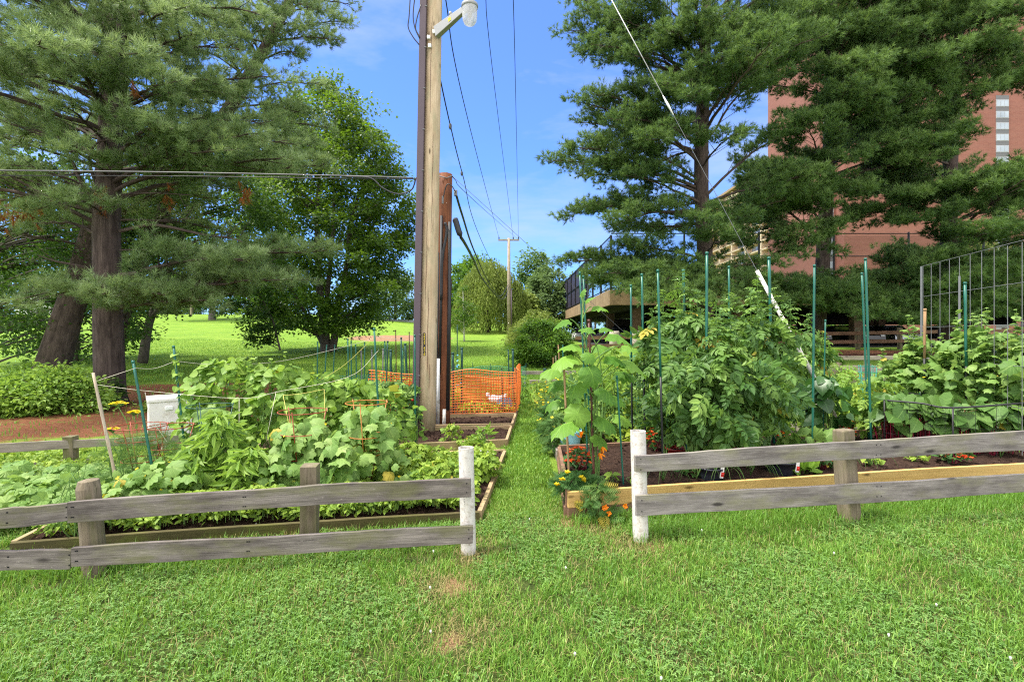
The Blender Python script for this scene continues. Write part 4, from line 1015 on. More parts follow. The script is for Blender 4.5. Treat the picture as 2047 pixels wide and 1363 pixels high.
GAPS = [(1655, 395, 1800, 545), (1655, 430, 1690, 520), (1525, 468, 1650, 545), (1950, 200, 2070, 320), (1500, 190, 1600, 330)]
def thin_gaps(B, keep=.05):
    # leave the openings between the boughs clear
    out = []
    for p, e, r in B:
        hit = False
        for s in (.45, .75, 1.0):
            q = np.asarray(p) + (np.asarray(e) - np.asarray(p)) * s; px, py = q[0] / q[1] * F + CX, HY - (q[2] - H) / q[1] * F
            if any(a - 6 < px < c + 6 and b - 6 < py < d + 6 for a, b, c, d in GAPS): hit = True
        if not hit or rng.random() < keep: out.append((p, e, r))
    return out
def right_pines():
    Y = 22.0; tp = [W(1412, 712, Y), W(1410, 600, Y), W(1408, 480, Y), W(1402, 380, Y), W(1402, 280, Y), W(1408, 150, Y), W(1412, 0, Y), W(1414, -250, Y)]; at = poly_at(tp); zt = lambda py, Y=Y: H - (py - HY) / F * Y
    B = [(at(zt(y0)), W(px, py, Ye), r) for y0, px, py, Ye, r in (
        (540, 1128, 522, 21, .2), (545, 1180, 548, 19.6, .1), (520, 1240, 490, 20, .3), (560, 1290, 580, 19.2, .1), (540, 1200, 530, 23.5, .1), (530, 1330, 560, 18.6, .1), (560, 1370, 600, 18.8, .0),
        (545, 1560, 530, 20, .3), (550, 1500, 560, 19, .1), (520, 1440, 470, 18.6, .3), (560, 1600, 560, 22, .1), (480, 1400, 430, 18.5, .4), (490, 1550, 390, 20.4, .5), (480, 1500, 430, 19.0, .4), (500, 1560, 480, 22.5, .3),
        (560, 1255, 580, 18.6, .0), (570, 1300, 600, 18.0, .0), (560, 1340, 590, 18, .1), (555, 1225, 556, 20, .1), (570, 1480, 592, 18.4, .0), (570, 1545, 600, 19, .0), (575, 1440, 605, 17.6, .0), (550, 1280, 545, 19.0, .1), (545, 1200, 565, 21, .1),
        (430, 1128, 432, 21.6, .4), (440, 1170, 412, 20.6, .3), (420, 1220, 440, 19.6, .2), (410, 1250, 350, 19.8, .4), (450, 1240, 460, 24, .1),
        (380, 1102, 322, 21.4, .7), (370, 1140, 300, 20.4, .8), (390, 1190, 330, 20.4, .6), (360, 1200, 280, 22.6, .6), (380, 1160, 350, 24, .4),
        (320, 1155, 205, 21.0, .9), (300, 1190, 190, 20, 1.0), (310, 1160, 245, 22.5, .6), (290, 1230, 240, 19.6, .7), (280, 1250, 180, 20.6, .8), (330, 1290, 270, 18.8, .5),
        (180, 1132, 62, 21.4, 1.0), (190, 1170, 20, 20.6, 1.1), (160, 1180, 90, 20, .8), (140, 1230, 40, 20, .8), (170, 1160, 110, 23, .7), (120, 1150, 0, 22, .8), (200, 1260, 110, 19.4, .7),
        (210, 1330, 170, 18.6, .6), (150, 1340, 60, 18.4, .7), (130, 1400, 50, 18.2, .6), (230, 1380, 190, 18.2, .5), (100, 1280, -20, 19.5, .7),
        (400, 1600, 260, 22.5, 1.0), (410, 1650, 300, 21.4, .8), (370, 1560, 220, 20.4, .8), (330, 1620, 130, 21, 1.0), (300, 1560, 110, 19.6, .8), (260, 1500, 130, 18.8, .7), (240, 1620, 60, 22, .9), (200, 1560, 20, 20, .9), (170, 1490, 50, 18.6, .8), (340, 1470, 270, 18.6, .5), (430, 1620, 350, 20.6, .5), (450, 1640, 390, 22, .4))]
    B += thin_gaps(whorls(at, 9.5, 20.5, .62, lambda z: max(1.2, 5.4 - .34 * (z - 9)), endup=(.05, .4), az_ok=lambda z, a: math.cos(a) > -.45 and (z > 11.5 or math.cos(a) < .3)))
    B += thin_gaps(whorls(at, 3.6, 8, 1.0, lambda z: 4.2, endup=(-.05, .2), az_ok=lambda z, a: math.cos(a) > -.2 and math.sin(a) > -.5))
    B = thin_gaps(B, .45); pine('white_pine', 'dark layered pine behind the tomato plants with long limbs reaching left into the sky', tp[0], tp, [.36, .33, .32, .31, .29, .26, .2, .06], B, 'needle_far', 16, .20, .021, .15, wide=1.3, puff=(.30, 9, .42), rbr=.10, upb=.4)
    Y = 26.0; tp = [W(1632, 700, Y), W(1637, 640, Y), W(1645, 520, Y), W(1652, 400, Y), W(1660, 250, Y), W(1664, 60, Y), W(1666, -220, Y)]; at = poly_at(tp); zt = lambda py, Y=Y: H - (py - HY) / F * Y
    B = [(at(zt(y0)), W(px, py, Ye), r) for y0, px, py, Ye, r in (
        (560, 1760, 580, 24, .1), (570, 1790, 600, 22.5, .0), (540, 1720, 540, 22, .2), (590, 1720, 625, 21.6, .0), (585, 1770, 630, 21.8, .0), (575, 1680, 585, 21.4, .0), (580, 1600, 600, 21.6, .0), (575, 1560, 605, 22.6, .0), (560, 1810, 610, 24.6, .0), (545, 1690, 560, 23.4, .1), (350, 1600, 250, 22.5, .5), (330, 1740, 200, 21.6, .5), (300, 1690, 180, 21.4, .5), (580, 1690, 610, 22, .0), (550, 1740, 620, 23.4, .0), (520, 1700, 500, 23, .2), (560, 1560, 590, 23, .0), (570, 1590, 610, 22.4, .0), (540, 1520, 560, 24.5, .1), (470, 1730, 470, 24, .2), (500, 1760, 490, 25, .1),
        (430, 1760, 400, 24, .3), (420, 1540, 430, 23, .3), (430, 1570, 470, 22.6, .1), (400, 1590, 400, 22, .2), (440, 1520, 470, 25, .1), (390, 1720, 380, 22.5, .2), (460, 1600, 500, 22.4, .1),
        (330, 1500, 370, 24, .3), (320, 1800, 260, 24, .7), (300, 1760, 240, 22.6, .6), (340, 1700, 320, 22, .4), (310, 1580, 330, 22, .3), (280, 1560, 260, 24, .5), (350, 1830, 340, 24.6, .3),
        (230, 1880, 170, 23.5, .8), (210, 1850, 130, 22.8, .8), (240, 1740, 200, 22, .5), (180, 1690, 130, 21.8, .5), (190, 1790, 90, 23, .7), (150, 1880, 60, 24, .8), (120, 1740, 40, 22, .7), (160, 1600, 100, 22.4, .6), (100, 1620, 20, 22.4, .6), (90, 1820, 0, 23, .8), (60, 1700, -20, 22, .6), (130, 1540, 60, 24, .6), (260, 1640, 230, 21.8, .4), (50, 1560, -20, 23.5, .6))]
    B += thin_gaps(whorls(at, 5.0, 23, .62, lambda z: max(1.4, 6.2 - .26 * (z - 5)), endup=(.0, .4), az_ok=lambda z, a: z > 11 or rng.random() < .55))
    B = thin_gaps(B, .45); pine('white_pine', 'pine with a bare straight lower trunk between the two other right pines', tp[0], tp, [.40, .36, .34, .32, .29, .22, .05], B, 'needle_far', 16, .22, .024, .15, wide=1.55, puff=(.34, 9, .45), rbr=.10, upb=.4)
    Y = 26.5; tp = [W(1893, 705, Y), W(1895, 600, Y), W(1896, 460, Y), W(1900, 330, Y), W(1906, 200, Y), W(1912, 0, Y), W(1916, -240, Y)]; at = poly_at(tp); zt = lambda py, Y=Y: H - (py - HY) / F * Y
    B = [(at(zt(y0)), W(px, py, Ye), r) for y0, px, py, Ye, r in (
        (540, 1760, 560, 24, .1), (570, 1810, 600, 23, .0), (590, 1840, 640, 22.0, .0), (590, 1930, 640, 22.0, .0), (585, 1990, 590, 22.4, .0), (570, 2060, 600, 22.8, .0), (560, 1870, 570, 21.8, .0), (550, 1940, 560, 22, .1), (530, 1850, 520, 22.4, .1), (575, 2100, 640, 23.4, .0), (540, 2010, 520, 22.6, .1), (200, 1740, 60, 24.4, .6), (180, 1760, 20, 23.6, .6), (560, 1850, 610, 22.6, .0), (590, 1900, 620, 22.8, .0), (550, 1780, 520, 25, .1), (580, 1960, 610, 23.6, .0), (540, 2040, 560, 24, .1), (490, 1970, 480, 24, .2), (480, 2060, 490, 25, .2),
        (420, 1700, 430, 24.4, .2), (430, 1760, 400, 23, .3), (400, 1830, 390, 22.4, .2), (410, 1700, 380, 26, .2), (440, 1820, 440, 22.6, .0), (400, 1960, 360, 22.6, .3), (410, 2040, 340, 23.4, .4), (420, 2090, 400, 25, .2), (380, 2000, 420, 23, .1), (440, 2060, 460, 24, .1),
        (330, 1950, 290, 22.4, .4), (320, 2040, 300, 24, .4), (330, 1780, 310, 24, .4), (300, 1850, 290, 22.4, .3), (270, 1800, 250, 23.4, .4),
        (220, 1980, 180, 23, .5), (210, 2060, 130, 24, .6), (230, 1820, 150, 23.4, .6), (180, 2000, 90, 23, .6), (160, 1900, 100, 22.2, .5), (140, 1830, 60, 23, .6), (100, 1960, 30, 22.4, .6), (90, 2060, 40, 24, .7), (60, 1860, 0, 22.6, .6), (50, 2010, -30, 23.6, .6), (120, 2100, 200, 25.4, .4), (20, 1940, -40, 23, .6))]
    B += thin_gaps(whorls(at, 4.6, 23, .62, lambda z: max(1.4, 6.2 - .26 * (z - 5)), endup=(.0, .35), az_ok=lambda z, a: z > 11 or rng.random() < .55))
    B = thin_gaps(B, .45); pine('white_pine', 'rightmost pine standing before the brick tower behind the wire trellis', tp[0], tp, [.42, .38, .35, .32, .28, .2, .05], B, 'needle_far', 16, .22, .024, .15, wide=1.55, puff=(.34, 9, .45), rbr=.10, upb=.4)
right_pines()

def decid(name, label, base, stems, prof, nclump, cr, nleaf, ls, mat, bark='maple_bark', tmpl=OVAL, flat=.55, rmin=.45, cat='tree', dep=1.0, group=None, droop=.35, limbs=True, stem_name='trunk', crown_name='crown', gapf=None):
    """stems: [(pts, r0, r1)], prof: [(z, centre x, centre y, radius)]"""
    f = empty(name, base, label, cat, group); mb = MB()
    for pts, r0, r1 in stems:
        q = smooth_path(pts, 14) if len(pts) > 2 else np.linspace(pts[0], pts[1], 6); mb.tube(q, np.linspace(r0, r1, len(q)), 10, jit=.03)
    pr = np.array(prof, float); zs = np.linspace(pr[0, 0], pr[-1, 0], 60); rr = np.interp(zs, pr[:, 0], pr[:, 3]); p = rr ** 1.3 + 1e-3; p /= p.sum()
    z = rng.choice(zs, nclump, p=p) + rng.normal(0, .1, nclump); a = rng.random(nclump) * 2 * np.pi; q = rmin + (1 - rmin) * rng.random(nclump) ** .6
    r = np.interp(z, pr[:, 0], pr[:, 3]) * (1 + .12 * rng.normal(size=nclump)); cx = np.interp(z, pr[:, 0], pr[:, 1]); cy = np.interp(z, pr[:, 0], pr[:, 2])
    c = np.stack([cx + np.cos(a) * r * q, cy + np.sin(a) * r * q * dep, z], 1)
    axis = np.stack([cx, cy, z - .35 * r], 1)
    out = nrm(c - axis)
    if limbs:
        sp = np.concatenate([smooth_path(s[0], 20) if len(s[0]) > 2 else np.linspace(s[0][0], s[0][1], 20) for s in stems])
        idx = rng.choice(nclump, min(nclump, 70), replace=False)
        for i in idx:
            cand = sp[sp[:, 2] < c[i, 2] - .25 * np.hypot(*(c[i] - axis[i])[:2])]
            if len(cand) == 0: continue
            s0 = cand[np.argmin(np.linalg.norm(cand - c[i], axis=1) + .3 * rng.random(len(cand)))]
            mb.tube(bez(s0, c[i], .12 * np.linalg.norm(c[i] - s0), 6), np.linspace(stems[0][1] * .22, .008, 6), 5, False)
    mb.build(stem_name, M[bark], f, True)
    k = nclump * nleaf; ci = np.repeat(np.arange(nclump), nleaf); sc = (cr * (.6 + .7 * rng.random(nclump)))[ci][:, None]
    off = rng.normal(0, .43, (k, 3)) * np.array([1, 1, flat]) * sc
    P = c[ci] + off; P[:, 2] -= droop * .5 * np.sum(off[:, :2] ** 2, 1) / np.maximum(sc[:, 0], .05)
    N = UP * .75 + out[ci] * .5 + rng.normal(0, .42, (k, 3)); D = out[ci] * .5 + nrm(off) * .6 + rng.normal(0, .4, (k, 3)); D[:, 2] -= .35
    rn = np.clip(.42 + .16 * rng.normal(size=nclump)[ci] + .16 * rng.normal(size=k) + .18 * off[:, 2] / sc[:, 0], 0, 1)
    lm = MB(); lm.scatter(tmpl, P, D, N, ls * (.7 + .6 * rng.random(k)), rn); lm.build(crown_name, M[mat], f, False)
    return f

def broad_trees():
    Y = 28.0; b = W(655, 703, Y); b[2] = float(ground(b[0], b[1])); w = lambda *p: [W(x, y, yy) for x, y, yy in p]
    s = [(w((652, 715, Y), (648, 660, Y), (640, 590, Y), (634, 480, Y), (636, 380, Y), (650, 260, Y)), .30, .05), (w((660, 712, Y), (670, 670, Y), (674, 620, Y), (693, 530, Y), (700, 450, Y), (725, 370, Y)), .24, .05),
         (w((650, 670, Y), (655, 580, Y), (665, 480, Y), (668, 380, Y), (664, 280, Y)), .17, .04), (w((646, 690, Y), (625, 650, Y), (590, 590, 27), (560, 520, 26.5)), .13, .03)]
    cxx = lambda px: (px - CX) / F * Y; zz = lambda py: H - (py - HY) / F * Y
    prof = [(zz(665), cxx(650), Y, 1.8), (zz(630), cxx(655), Y, 3.4), (zz(560), cxx(648), Y, 4.4), (zz(450), cxx(650), Y, 4.9), (zz(350), cxx(660), Y, 4.5), (zz(260), cxx(660), Y, 3.3), (zz(200), cxx(655), Y, 2.0), (zz(165), cxx(650), Y, .7)]
    decid('maple_tree', 'round crowned maple with forked trunk standing on the lawn', b, s, prof, 520, .80, 150, .175, 'maple_leaf', tmpl=MAPLE, rmin=.35)
    # dense dark broadleaf at the left edge and one behind the pines
    Y = 14.5; b = W(10, 745, Y); b[2] = float(ground(b[0], b[1]))
    decid('broadleaf_tree', 'dark leafy tree with low hanging boughs at the left edge', b, [(w((-30, 750, 16), (-40, 600, 16), (-30, 400, 16)), .18, .05)],
          [(1.0, (40 - CX) / F * 15, 16.0, 1.6), (2.2, (45 - CX) / F * 15, 16.0, 2.4), (4.5, (35 - CX) / F * 15, 16.2, 2.6), (6.5, (30 - CX) / F * 15, 16.5, 2.0)], 170, .6, 110, .12, 'dark_leaf', tmpl=OVAL, rmin=.3)
    Y = 20.5; b = W(285, 720, Y); b[2] = float(ground(b[0], b[1]))
    decid('broadleaf_tree', 'dark leafy tree behind the near pine with twigs hanging over the lawn', b, [(w((285, 725, Y), (300, 640, Y), (340, 540, Y), (380, 420, Y)), .2, .05), (w((300, 640, Y), (360, 560, 20), (420, 540, 19.6), (500, 600, 19.5)), .09, .02)],
          [(1.9, (255 - CX) / F * Y, Y, 1.0), (2.6, (290 - CX) / F * Y, Y, 1.7), (3.6, (400 - CX) / F * Y, Y, 3.0), (5.5, (410 - CX) / F * Y, Y, 3.3), (8.0, (400 - CX) / F * Y, Y, 2.6), (9, (400 - CX) / F * Y, Y, 1.2)], 190, .7, 110, .14, 'dark_leaf', tmpl=MAPLE, rmin=.3)
    Y = 19.0
    decid('broadleaf_tree', 'leafy sapling cluster hanging over the lawn left of the maple', W(515, 690, 24), [(w((560, 700, 24), (545, 640, 24), (520, 590, 24)), .05, .02)],
          [(.95, (525 - CX) / F * 24, 24, .4), (1.6, (520 - CX) / F * 24, 24, .9), (2.6, (505 - CX) / F * 24, 24, 1.3), (4.0, (500 - CX) / F * 24, 24, 1.2)], 42, .45, 90, .15, 'dark_leaf', tmpl=MAPLE, rmin=.1)
    Y = 22; b = W(150, 735, Y); b[2] = float(ground(b[0], b[1]))
    decid('broadleaf_tree', 'shaded leafy tree filling the gap between the two near pine trunks', b, [(w((150, 730, Y), (155, 600, Y), (160, 450, Y)), .16, .04)],
          [(.6, (160 - CX) / F * Y, Y, 2.4), (2.0, (150 - CX) / F * Y, Y, 2.9), (5, (120 - CX) / F * Y, Y, 3.4), (8.5, (130 - CX) / F * Y, Y, 2.6), (10, (140 - CX) / F * Y, Y, 1.4)], 150, .8, 95, .17, 'dark_leaf', rmin=.3)
    # young birch, willow, hill tree
    Y = 38; b = W(928, 678, Y); b[2] = float(ground(b[0], b[1]))
    decid('birch_tree', 'young white stemmed birch standing before the willow', b, [([b - [0, 0, .1], W(926, 600, Y), W(925, 575, Y)], .06, .02)],
          [(2.0, (926 - CX) / F * Y, Y, .7), (2.6, (926 - CX) / F * Y, Y, 1.15), (3.6, (925 - CX) / F * Y, Y, .85), (5.1, (924 - CX) / F * Y, Y, .25)], 48, .38, 60, .12, 'shrub_leaf', bark='white_plastic', rmin=.1)
    Y = 62; b = W(424, 646, Y); b[2] = float(ground(b[0], b[1]))
    decid('broadleaf_tree', 'lone tree with straight grey brown trunk on the hill crest', b, [([b - [0, 0, .2], W(424, 620, Y), W(426, 590, Y), W(430, 520, Y)], .45, .2)],
          [(b[2] + 3.2, (440 - CX) / F * Y, Y, 3.5), (b[2] + 5, (435 - CX) / F * Y, Y, 5.5), (b[2] + 9, (430 - CX) / F * Y, Y, 5.5), (b[2] + 13, (430 - CX) / F * Y, Y, 2)], 110, 1.2, 70, .36, 'shrub_leaf', rmin=.4)
    Y = 53; b = W(975, 667, Y); b[2] = float(ground(b[0], b[1])); f = empty('willow_tree', b, 'wide weeping willow behind the slim utility pole', 'tree')
    mb = MB(); mb.tube([b - [0, 0, .2], b + [0, 0, 3], b + [.2, 0, 6]], [.3, .24, .1], 9)
    k = 1150; a = rng.random(k) * 6.28; rad = 3.6 * np.sqrt(rng.random(k)) ** .7; rad = np.minimum(rad, 3.55)
    lob = 1 + .18 * np.sin(a * 3 + 1) + .1 * np.sin(a * 7)
    zt = b[2] + 7.9 * np.sqrt(np.clip(1 - (rad / 3.9) ** 2, .05, 1)) * (.9 + .12 * rng.random(k)); ln = (1.3 + 3.2 * rng.random(k)) * (.55 + .5 * rad / 3.5)
    ln = np.minimum(ln, zt - b[2] - .2)
    P0 = np.stack([b[0] + np.cos(a) * rad * lob, b[1] + np.sin(a) * rad * lob, zt], 1)
    for i in rng.choice(k, 60, replace=False): mb.tube(bez(b + [0, 0, 2.5 + 3 * rng.random()], P0[i], .8, 5), np.linspace(.07, .01, 5), 4, False)
    mb.build('trunk', M['maple_bark'], f, True)
    m = 20; s = np.linspace(0, 1, m)[None, :, None]; outw = nrm(P0 - (b + [0, 0, 3]))[:, None] * np.array([1, 1, 0])
    P = P0[:, None] - UP * ln[:, None, None] * s + outw * .35 * np.sin(s * 1.5) + rng.normal(0, .06, (k, m, 3)); P = P.reshape(-1, 3)
    D = np.tile([[0, 0, -1.0]], (len(P), 1)) + rng.normal(0, .35, (len(P), 3)); N = np.repeat(outw[:, 0], m, 0) + rng.normal(0, .5, (len(P), 3)) + UP * .3
    lm = MB(); lm.scatter(LANCE, P, D, N, .34 * (.7 + .6 * rng.random(len(P))), np.clip(np.repeat(.5 + .22 * rng.normal(size=k), m) + .1 * rng.normal(size=len(P)), 0, 1)); lm.build('crown', M['willow_leaf'], f)
    # distant trees
    def far(px, pyt, pyb, Y, hw, label, mat='far_leaf', nm='broadleaf_tree', n=70, ls=.5, cr=1.3, nl=60):
        x = (px - CX) / F * Y; zb = float(ground(x, Y)); zt_ = H - (pyt - HY) / F * Y; r = hw / F * Y; z0 = max(zb + .3, H - (pyb - HY) / F * Y); h = zt_ - z0
        decid(nm, label, (x, Y, zb), [([(x, Y, zb - .2), (x, Y, z0 + h * .7)], .25, .1)], [(z0, x, Y, r * .6), (z0 + .3 * h, x, Y, r), (z0 + .6 * h, x, Y, r * .85), (z0 + .85 * h, x, Y, r * .55), (zt_, x, Y, r * .15)], n, cr, nl, ls, mat, rmin=.4, limbs=False)
    far(1100, 535, 665, 62, 62, 'pale green rounded tree left of the parking deck', n=150, ls=.34, cr=1.0, nl=80)
    far(1065, 488, 640, 95, 36, 'tall dark pine with spiky outline behind the pale round tree', 'needle_far', 'pine_tree', n=80, ls=.6, cr=1.5)
    far(950, 512, 660, 80, 52, 'mid green tree rising behind the willow', 'shrub_leaf', n=130, ls=.45, cr=1.5, nl=70)
    far(985, 520, 600, 84, 22, 'dark tree top peeking over the right of the willow', 'dark_leaf', n=50, ls=.45)
    far(902, 520, 668, 66, 34, 'green tree between the pole stub and the willow', 'shrub_leaf', n=70, ls=.4, cr=1.1)
    far(1048, 570, 668, 58, 26, 'yellow green tree right of the slim utility pole', 'willow_leaf', n=60, ls=.34, cr=.9)
    far(790, 545, 640, 74, 60, 'light green tree behind the right of the maple', n=100, ls=.4, cr=1.4)
    for px, t, bt, Y, hw, lab in ((120, 470, 620, 96, 90, 'far tree past the crest at the left edge of the hill'), (255, 500, 632, 92, 70, 'far tree past the crest right of the near pine trunk'), (345, 540, 632, 100, 60, 'far tree past the crest left of the lone hill tree'), (480, 480, 640, 98, 70, 'far tree past the crest right of the lone hill tree'), (570, 520, 640, 90, 50, 'far tree past the crest left of the maple trunk')):
        far(px, t, bt, Y, hw, lab, 'dark_leaf', n=110, ls=.5, cr=1.7, nl=70)
    far(385, 575, 630, 88, 26, 'small pale bush on the crest behind the lone hill tree', n=40, ls=.3, cr=.8)
    far(1955, 480, 600, 60, 75, 'light yellow green tree behind the rightmost pine', 'willow_leaf', n=110, ls=.34, cr=1.2, nl=70)
    far(2045, 500, 600, 62, 50, 'light green tree at the right edge before the brick tower', n=70, ls=.34, cr=1.2)
    far(1190, 560, 672, 104, 60, 'green tree seen under the deck behind the white cars', n=70, ls=.5, cr=1.4)
    far(1275, 590, 672, 108, 50, 'distant green tree seen under the deck behind the planters', n=60, ls=.5, cr=1.4)
    far(1660, 625, 665, 62, 60, 'green hedge tree seen through the parking deck', 'shrub_leaf', n=50, ls=.3, cr=.9)
    # shrubs
    def shrub(px, pyb, Y, rx, ht, label, mat='shrub_leaf', ls=.10, n=90, nl=110, cr=.3, tmpl=OVAL, dep=1.0):
        x = (px - CX) / F * Y; zb = float(ground(x, Y))
        decid('shrub', label, (x, Y, zb), [([(x, Y, zb - .05), (x + .05, Y, zb + ht * .5)], .04, .02)], [(zb + .08, x, Y, rx * .75), (zb + ht * .35, x, Y, rx), (zb + ht * .7, x, Y, rx * .8), (zb + ht, x, Y, rx * .35)], n, cr, nl, ls, mat, rmin=.35, cat='shrub', dep=dep, stem_name='stem', crown_name='foliage')
    shrub(1087, 728, 20, 1.25, 1.85, 'big rounded evergreen shrub beside the grass path', n=150, nl=120, ls=.085, cr=.34)
    shrub(1075, 690, 27, 1.5, 2.3, 'light green shrub behind the rounded evergreen shrub', 'willow_leaf', n=70, ls=.11, cr=.4)
    shrub(1040, 690, 30, 1.0, 1.5, 'loose light shrub near the slim utility pole', 'willow_leaf', n=40, ls=.11, cr=.4)
    shrub(92, 855, 9.9, .95, .80, 'low spreading green bush at the foot of the two pines', 'bean_leaf', n=70, nl=120, ls=.085, cr=.42, dep=.7)
    shrub(15, 815, 10.6, .8, .65, 'low bush touching the left edge of the mulch', n=60, nl=90, ls=.08, cr=.24)
    shrub(232, 800, 10.9, .14, .5, 'small ivy clump climbing the foot of the near pine', 'dark_leaf', n=14, nl=50, ls=.06, cr=.12)
    shrub(330, 795, 10.2, .5, .12, 'patch of low weeds beside the utility box', 'herb_leaf', n=26, nl=40, ls=.06, cr=.2)
broad_trees()
# ------------------------------------------------------------------ parking deck, cars, apartment blocks, small far things
def parking_deck():
    f = empty('parking_deck', (20, 40, .75), 'two level parking deck with tan concrete edge and dark open lower level', 'parking garage')
    X0, Y0, X1, Y1 = 6.25, 32.0, 62.0, 54.0; zb, zt = 3.42, 4.40; xl0, yl1 = 6.25, 82.0
    mb = MB(); mb.box(((X0 + X1) / 2, (Y0 + Y1) / 2, zb + .35), (X1 - X0 - .4, Y1 - Y0 - .4, .5)); mb.box(((X0 + 15) / 2, (Y1 + yl1) / 2, zb + .35), (15 - X0 - .4, yl1 - Y1 - .2, .5))
    for x in np.arange(8, 60, 3.2): mb.box((x, (Y0 + Y1) / 2, zb - .02), (.35, Y1 - Y0 - 1, .36))
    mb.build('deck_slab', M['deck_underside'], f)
    mb = MB(); x = X0; k = 0
    while x < X1: mb.box((x + 3 / 2, Y0 + .1, (zb + zt) / 2), (2.97, .2, zt - zb), rnd=rng.random()); x += 3
    p = mb.build('edge_panel', M['fascia'], f, False, .01)
    mb = MB(); y = Y0 + .25
    while y < yl1: mb.box((X0 + .1, y + 1.5, (zb + zt) / 2 - .004 * (y - 32)), (.2, 2.97, zt - zb), rnd=rng.random()); y += 3
    p = mb.build('edge_panel', M['fascia'], f, False, .01)
    for x in (8.15, 14.8, 22.6, 30.5, 38, 46):
        for y in (Y0 + .9, Y0 + 9.5, Y1 - 1.0):
            mb = MB(); mb.box((x, y, (zb + .70) / 2 - .1), (.55, .55, zb - .5)); mb.build('column', M['column_tan'], f)
    mb = MB(); mb.box((35, 55, .70), (60, 46.2, .12)); fl = mb.build('garage_floor', M['asphalt'], f)
    # walls added only to keep the lower level dark
    mb = MB(); mb.box((34, Y1 - .3, 3.0), (40, .2, .84)); mb.box((X1 - .3, 43, 2), (.2, 22, 2.9)); mb.build('back_shade_wall', M['garage_dark'], f)
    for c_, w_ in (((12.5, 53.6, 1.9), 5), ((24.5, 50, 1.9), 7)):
        mb = MB(); mb.box(c_, (w_, .2, 2.5)); mb.build('inner_shade_wall', M['garage_dark'], f)
    # tall fence on the deck
    z1 = 7.9
    for y in np.arange(Y0 + .1, yl1, 3.6):
        mb = MB(); mb.sticks([(X0 + .1, y, zt)], [(X0 + .1, y, z1)], .07, .07, n=8); mb.build('fence_pole', M['fence_black'], f)
    for x in np.arange(X0 + 4.8, X1, 4.8):
        mb = MB(); mb.sticks([(x, Y0 + .1, zt)], [(x, Y0 + .1, z1 + .2)], .06, .06, n=8); mb.build('fence_pole', M['fence_black'], f)
    mb = MB()
    for z in (z1 - .05, (zt + z1) / 2, zt + .12): mb.sticks([(X0 + .1, Y0 + .1, z)], [(X0 + .1, yl1, z)], .04, .04, n=6)
    for z in (z1 + .1, 6.55, zt + .12): mb.sticks([(X0 + .1, Y0 + .1, z)], [(X1, Y0 + .1, z)], .035, .035, n=6)
    mb.build('fence_rail', M['fence_black'], f)
    mb = MB(); mb.box((X0 + .16, (Y0 + 10 + yl1) / 2, (zt + z1) / 2), (.012, yl1 - Y0 - 10, z1 - zt)); mb.build('screen', M['privacy_mesh'], f)
    mb = MB(); mb.box((X0 + .16, Y0 + 5, (zt + z1) / 2), (.012, 9.9, z1 - zt)); mb.box(((X0 + X1) / 2, Y0 + .17, (zt + z1) / 2), (X1 - X0, .012, z1 - zt)); mb.build('chain_mesh', M['chain_mesh'], f)
parking_deck()

def car_proto():
    """hatch/sedan seen small: body shell by side profile, glass house, wheels, lights"""
    f = empty('parked_car', (0, 0, 0), 'x', 'car', 'cars parked in the lower deck')
    prof_b = [(-2.15, .35), (-2.2, .62), (-2.05, .86), (-1.2, .95), (.95, .97), (1.85, .88), (2.15, .70), (2.2, .42), (2.1, .28), (-2.05, .28)]
    def loft(pts, w, inset):
        P = np.array(pts); k = len(P); V = []
        for s, wi in ((-1, w - inset), (-1, w), (1, w), (1, w - inset)):
            zf = P[:, 1]; V.append(np.stack([P[:, 0], np.full(k, s * wi), zf], 1))
        V[0][:, 0] *= .985; V[3][:, 0] *= .985
        j = np.arange(k); fs = [np.stack([a * k + j, a * k + (j + 1) % k, (a + 1) * k + (j + 1) % k, (a + 1) * k + j], 1) for a in range(3)]
        return np.concatenate(V), [np.concatenate(fs), j[::-1].reshape(1, -1), (3 * k + j).reshape(1, -1)]
    mb = MB(); mb.add(*loft(prof_b, .86, .06), rnd=.5); mb.add(*loft([(-1.55, 1.36), (-1.35, 1.44), (.35, 1.45), (.6, 1.38), (.55, 1.36), (-1.5, 1.34)], .60, .05), rnd=.5)
    body = mb.build('body', M['car_black'], f, False, .03)
    mb = MB(); V, fs = loft([(-2.0, .93), (-1.45, 1.37), (.5, 1.39), (1.25, .95)], .74, .08); mb.add(V, fs, rnd=.5); mb.build('glasshouse', M['car_glass'], f)
    for x in (-1.35, 1.35):
        for s in (-1, 1):
            mb = MB(); mb.sticks([(x, s * .88, .32)], [(x, s * .68, .32)], .32, .32, n=18); wh = mb.build('wheel', M['tyre'], f)
            mb = MB(); mb.sticks([(x, s * .895, .32)], [(x, s * .86, .32)], .2, .2, n=12); mb.build('rim', M['car_silver'], wh)
    for s in (-1, 1):
        mb = MB(); mb.box((2.13, s * .62, .68), (.16, .32, .14)); mb.build('headlight', M['light_clear'], f, False, .02)
        mb = MB(); mb.box((-2.13, s * .66, .76), (.14, .24, .16)); mb.build('tail_light', M['light_red'], f, False, .02)
    return f
def copy_tree(o, parent=None):
    c = o.copy(); COL.objects.link(c)
    if parent is not None: c.parent = parent
    for ch in [q for q in list(bpy.data.objects) if q.parent == o]: copy_tree(ch, c)
    return c
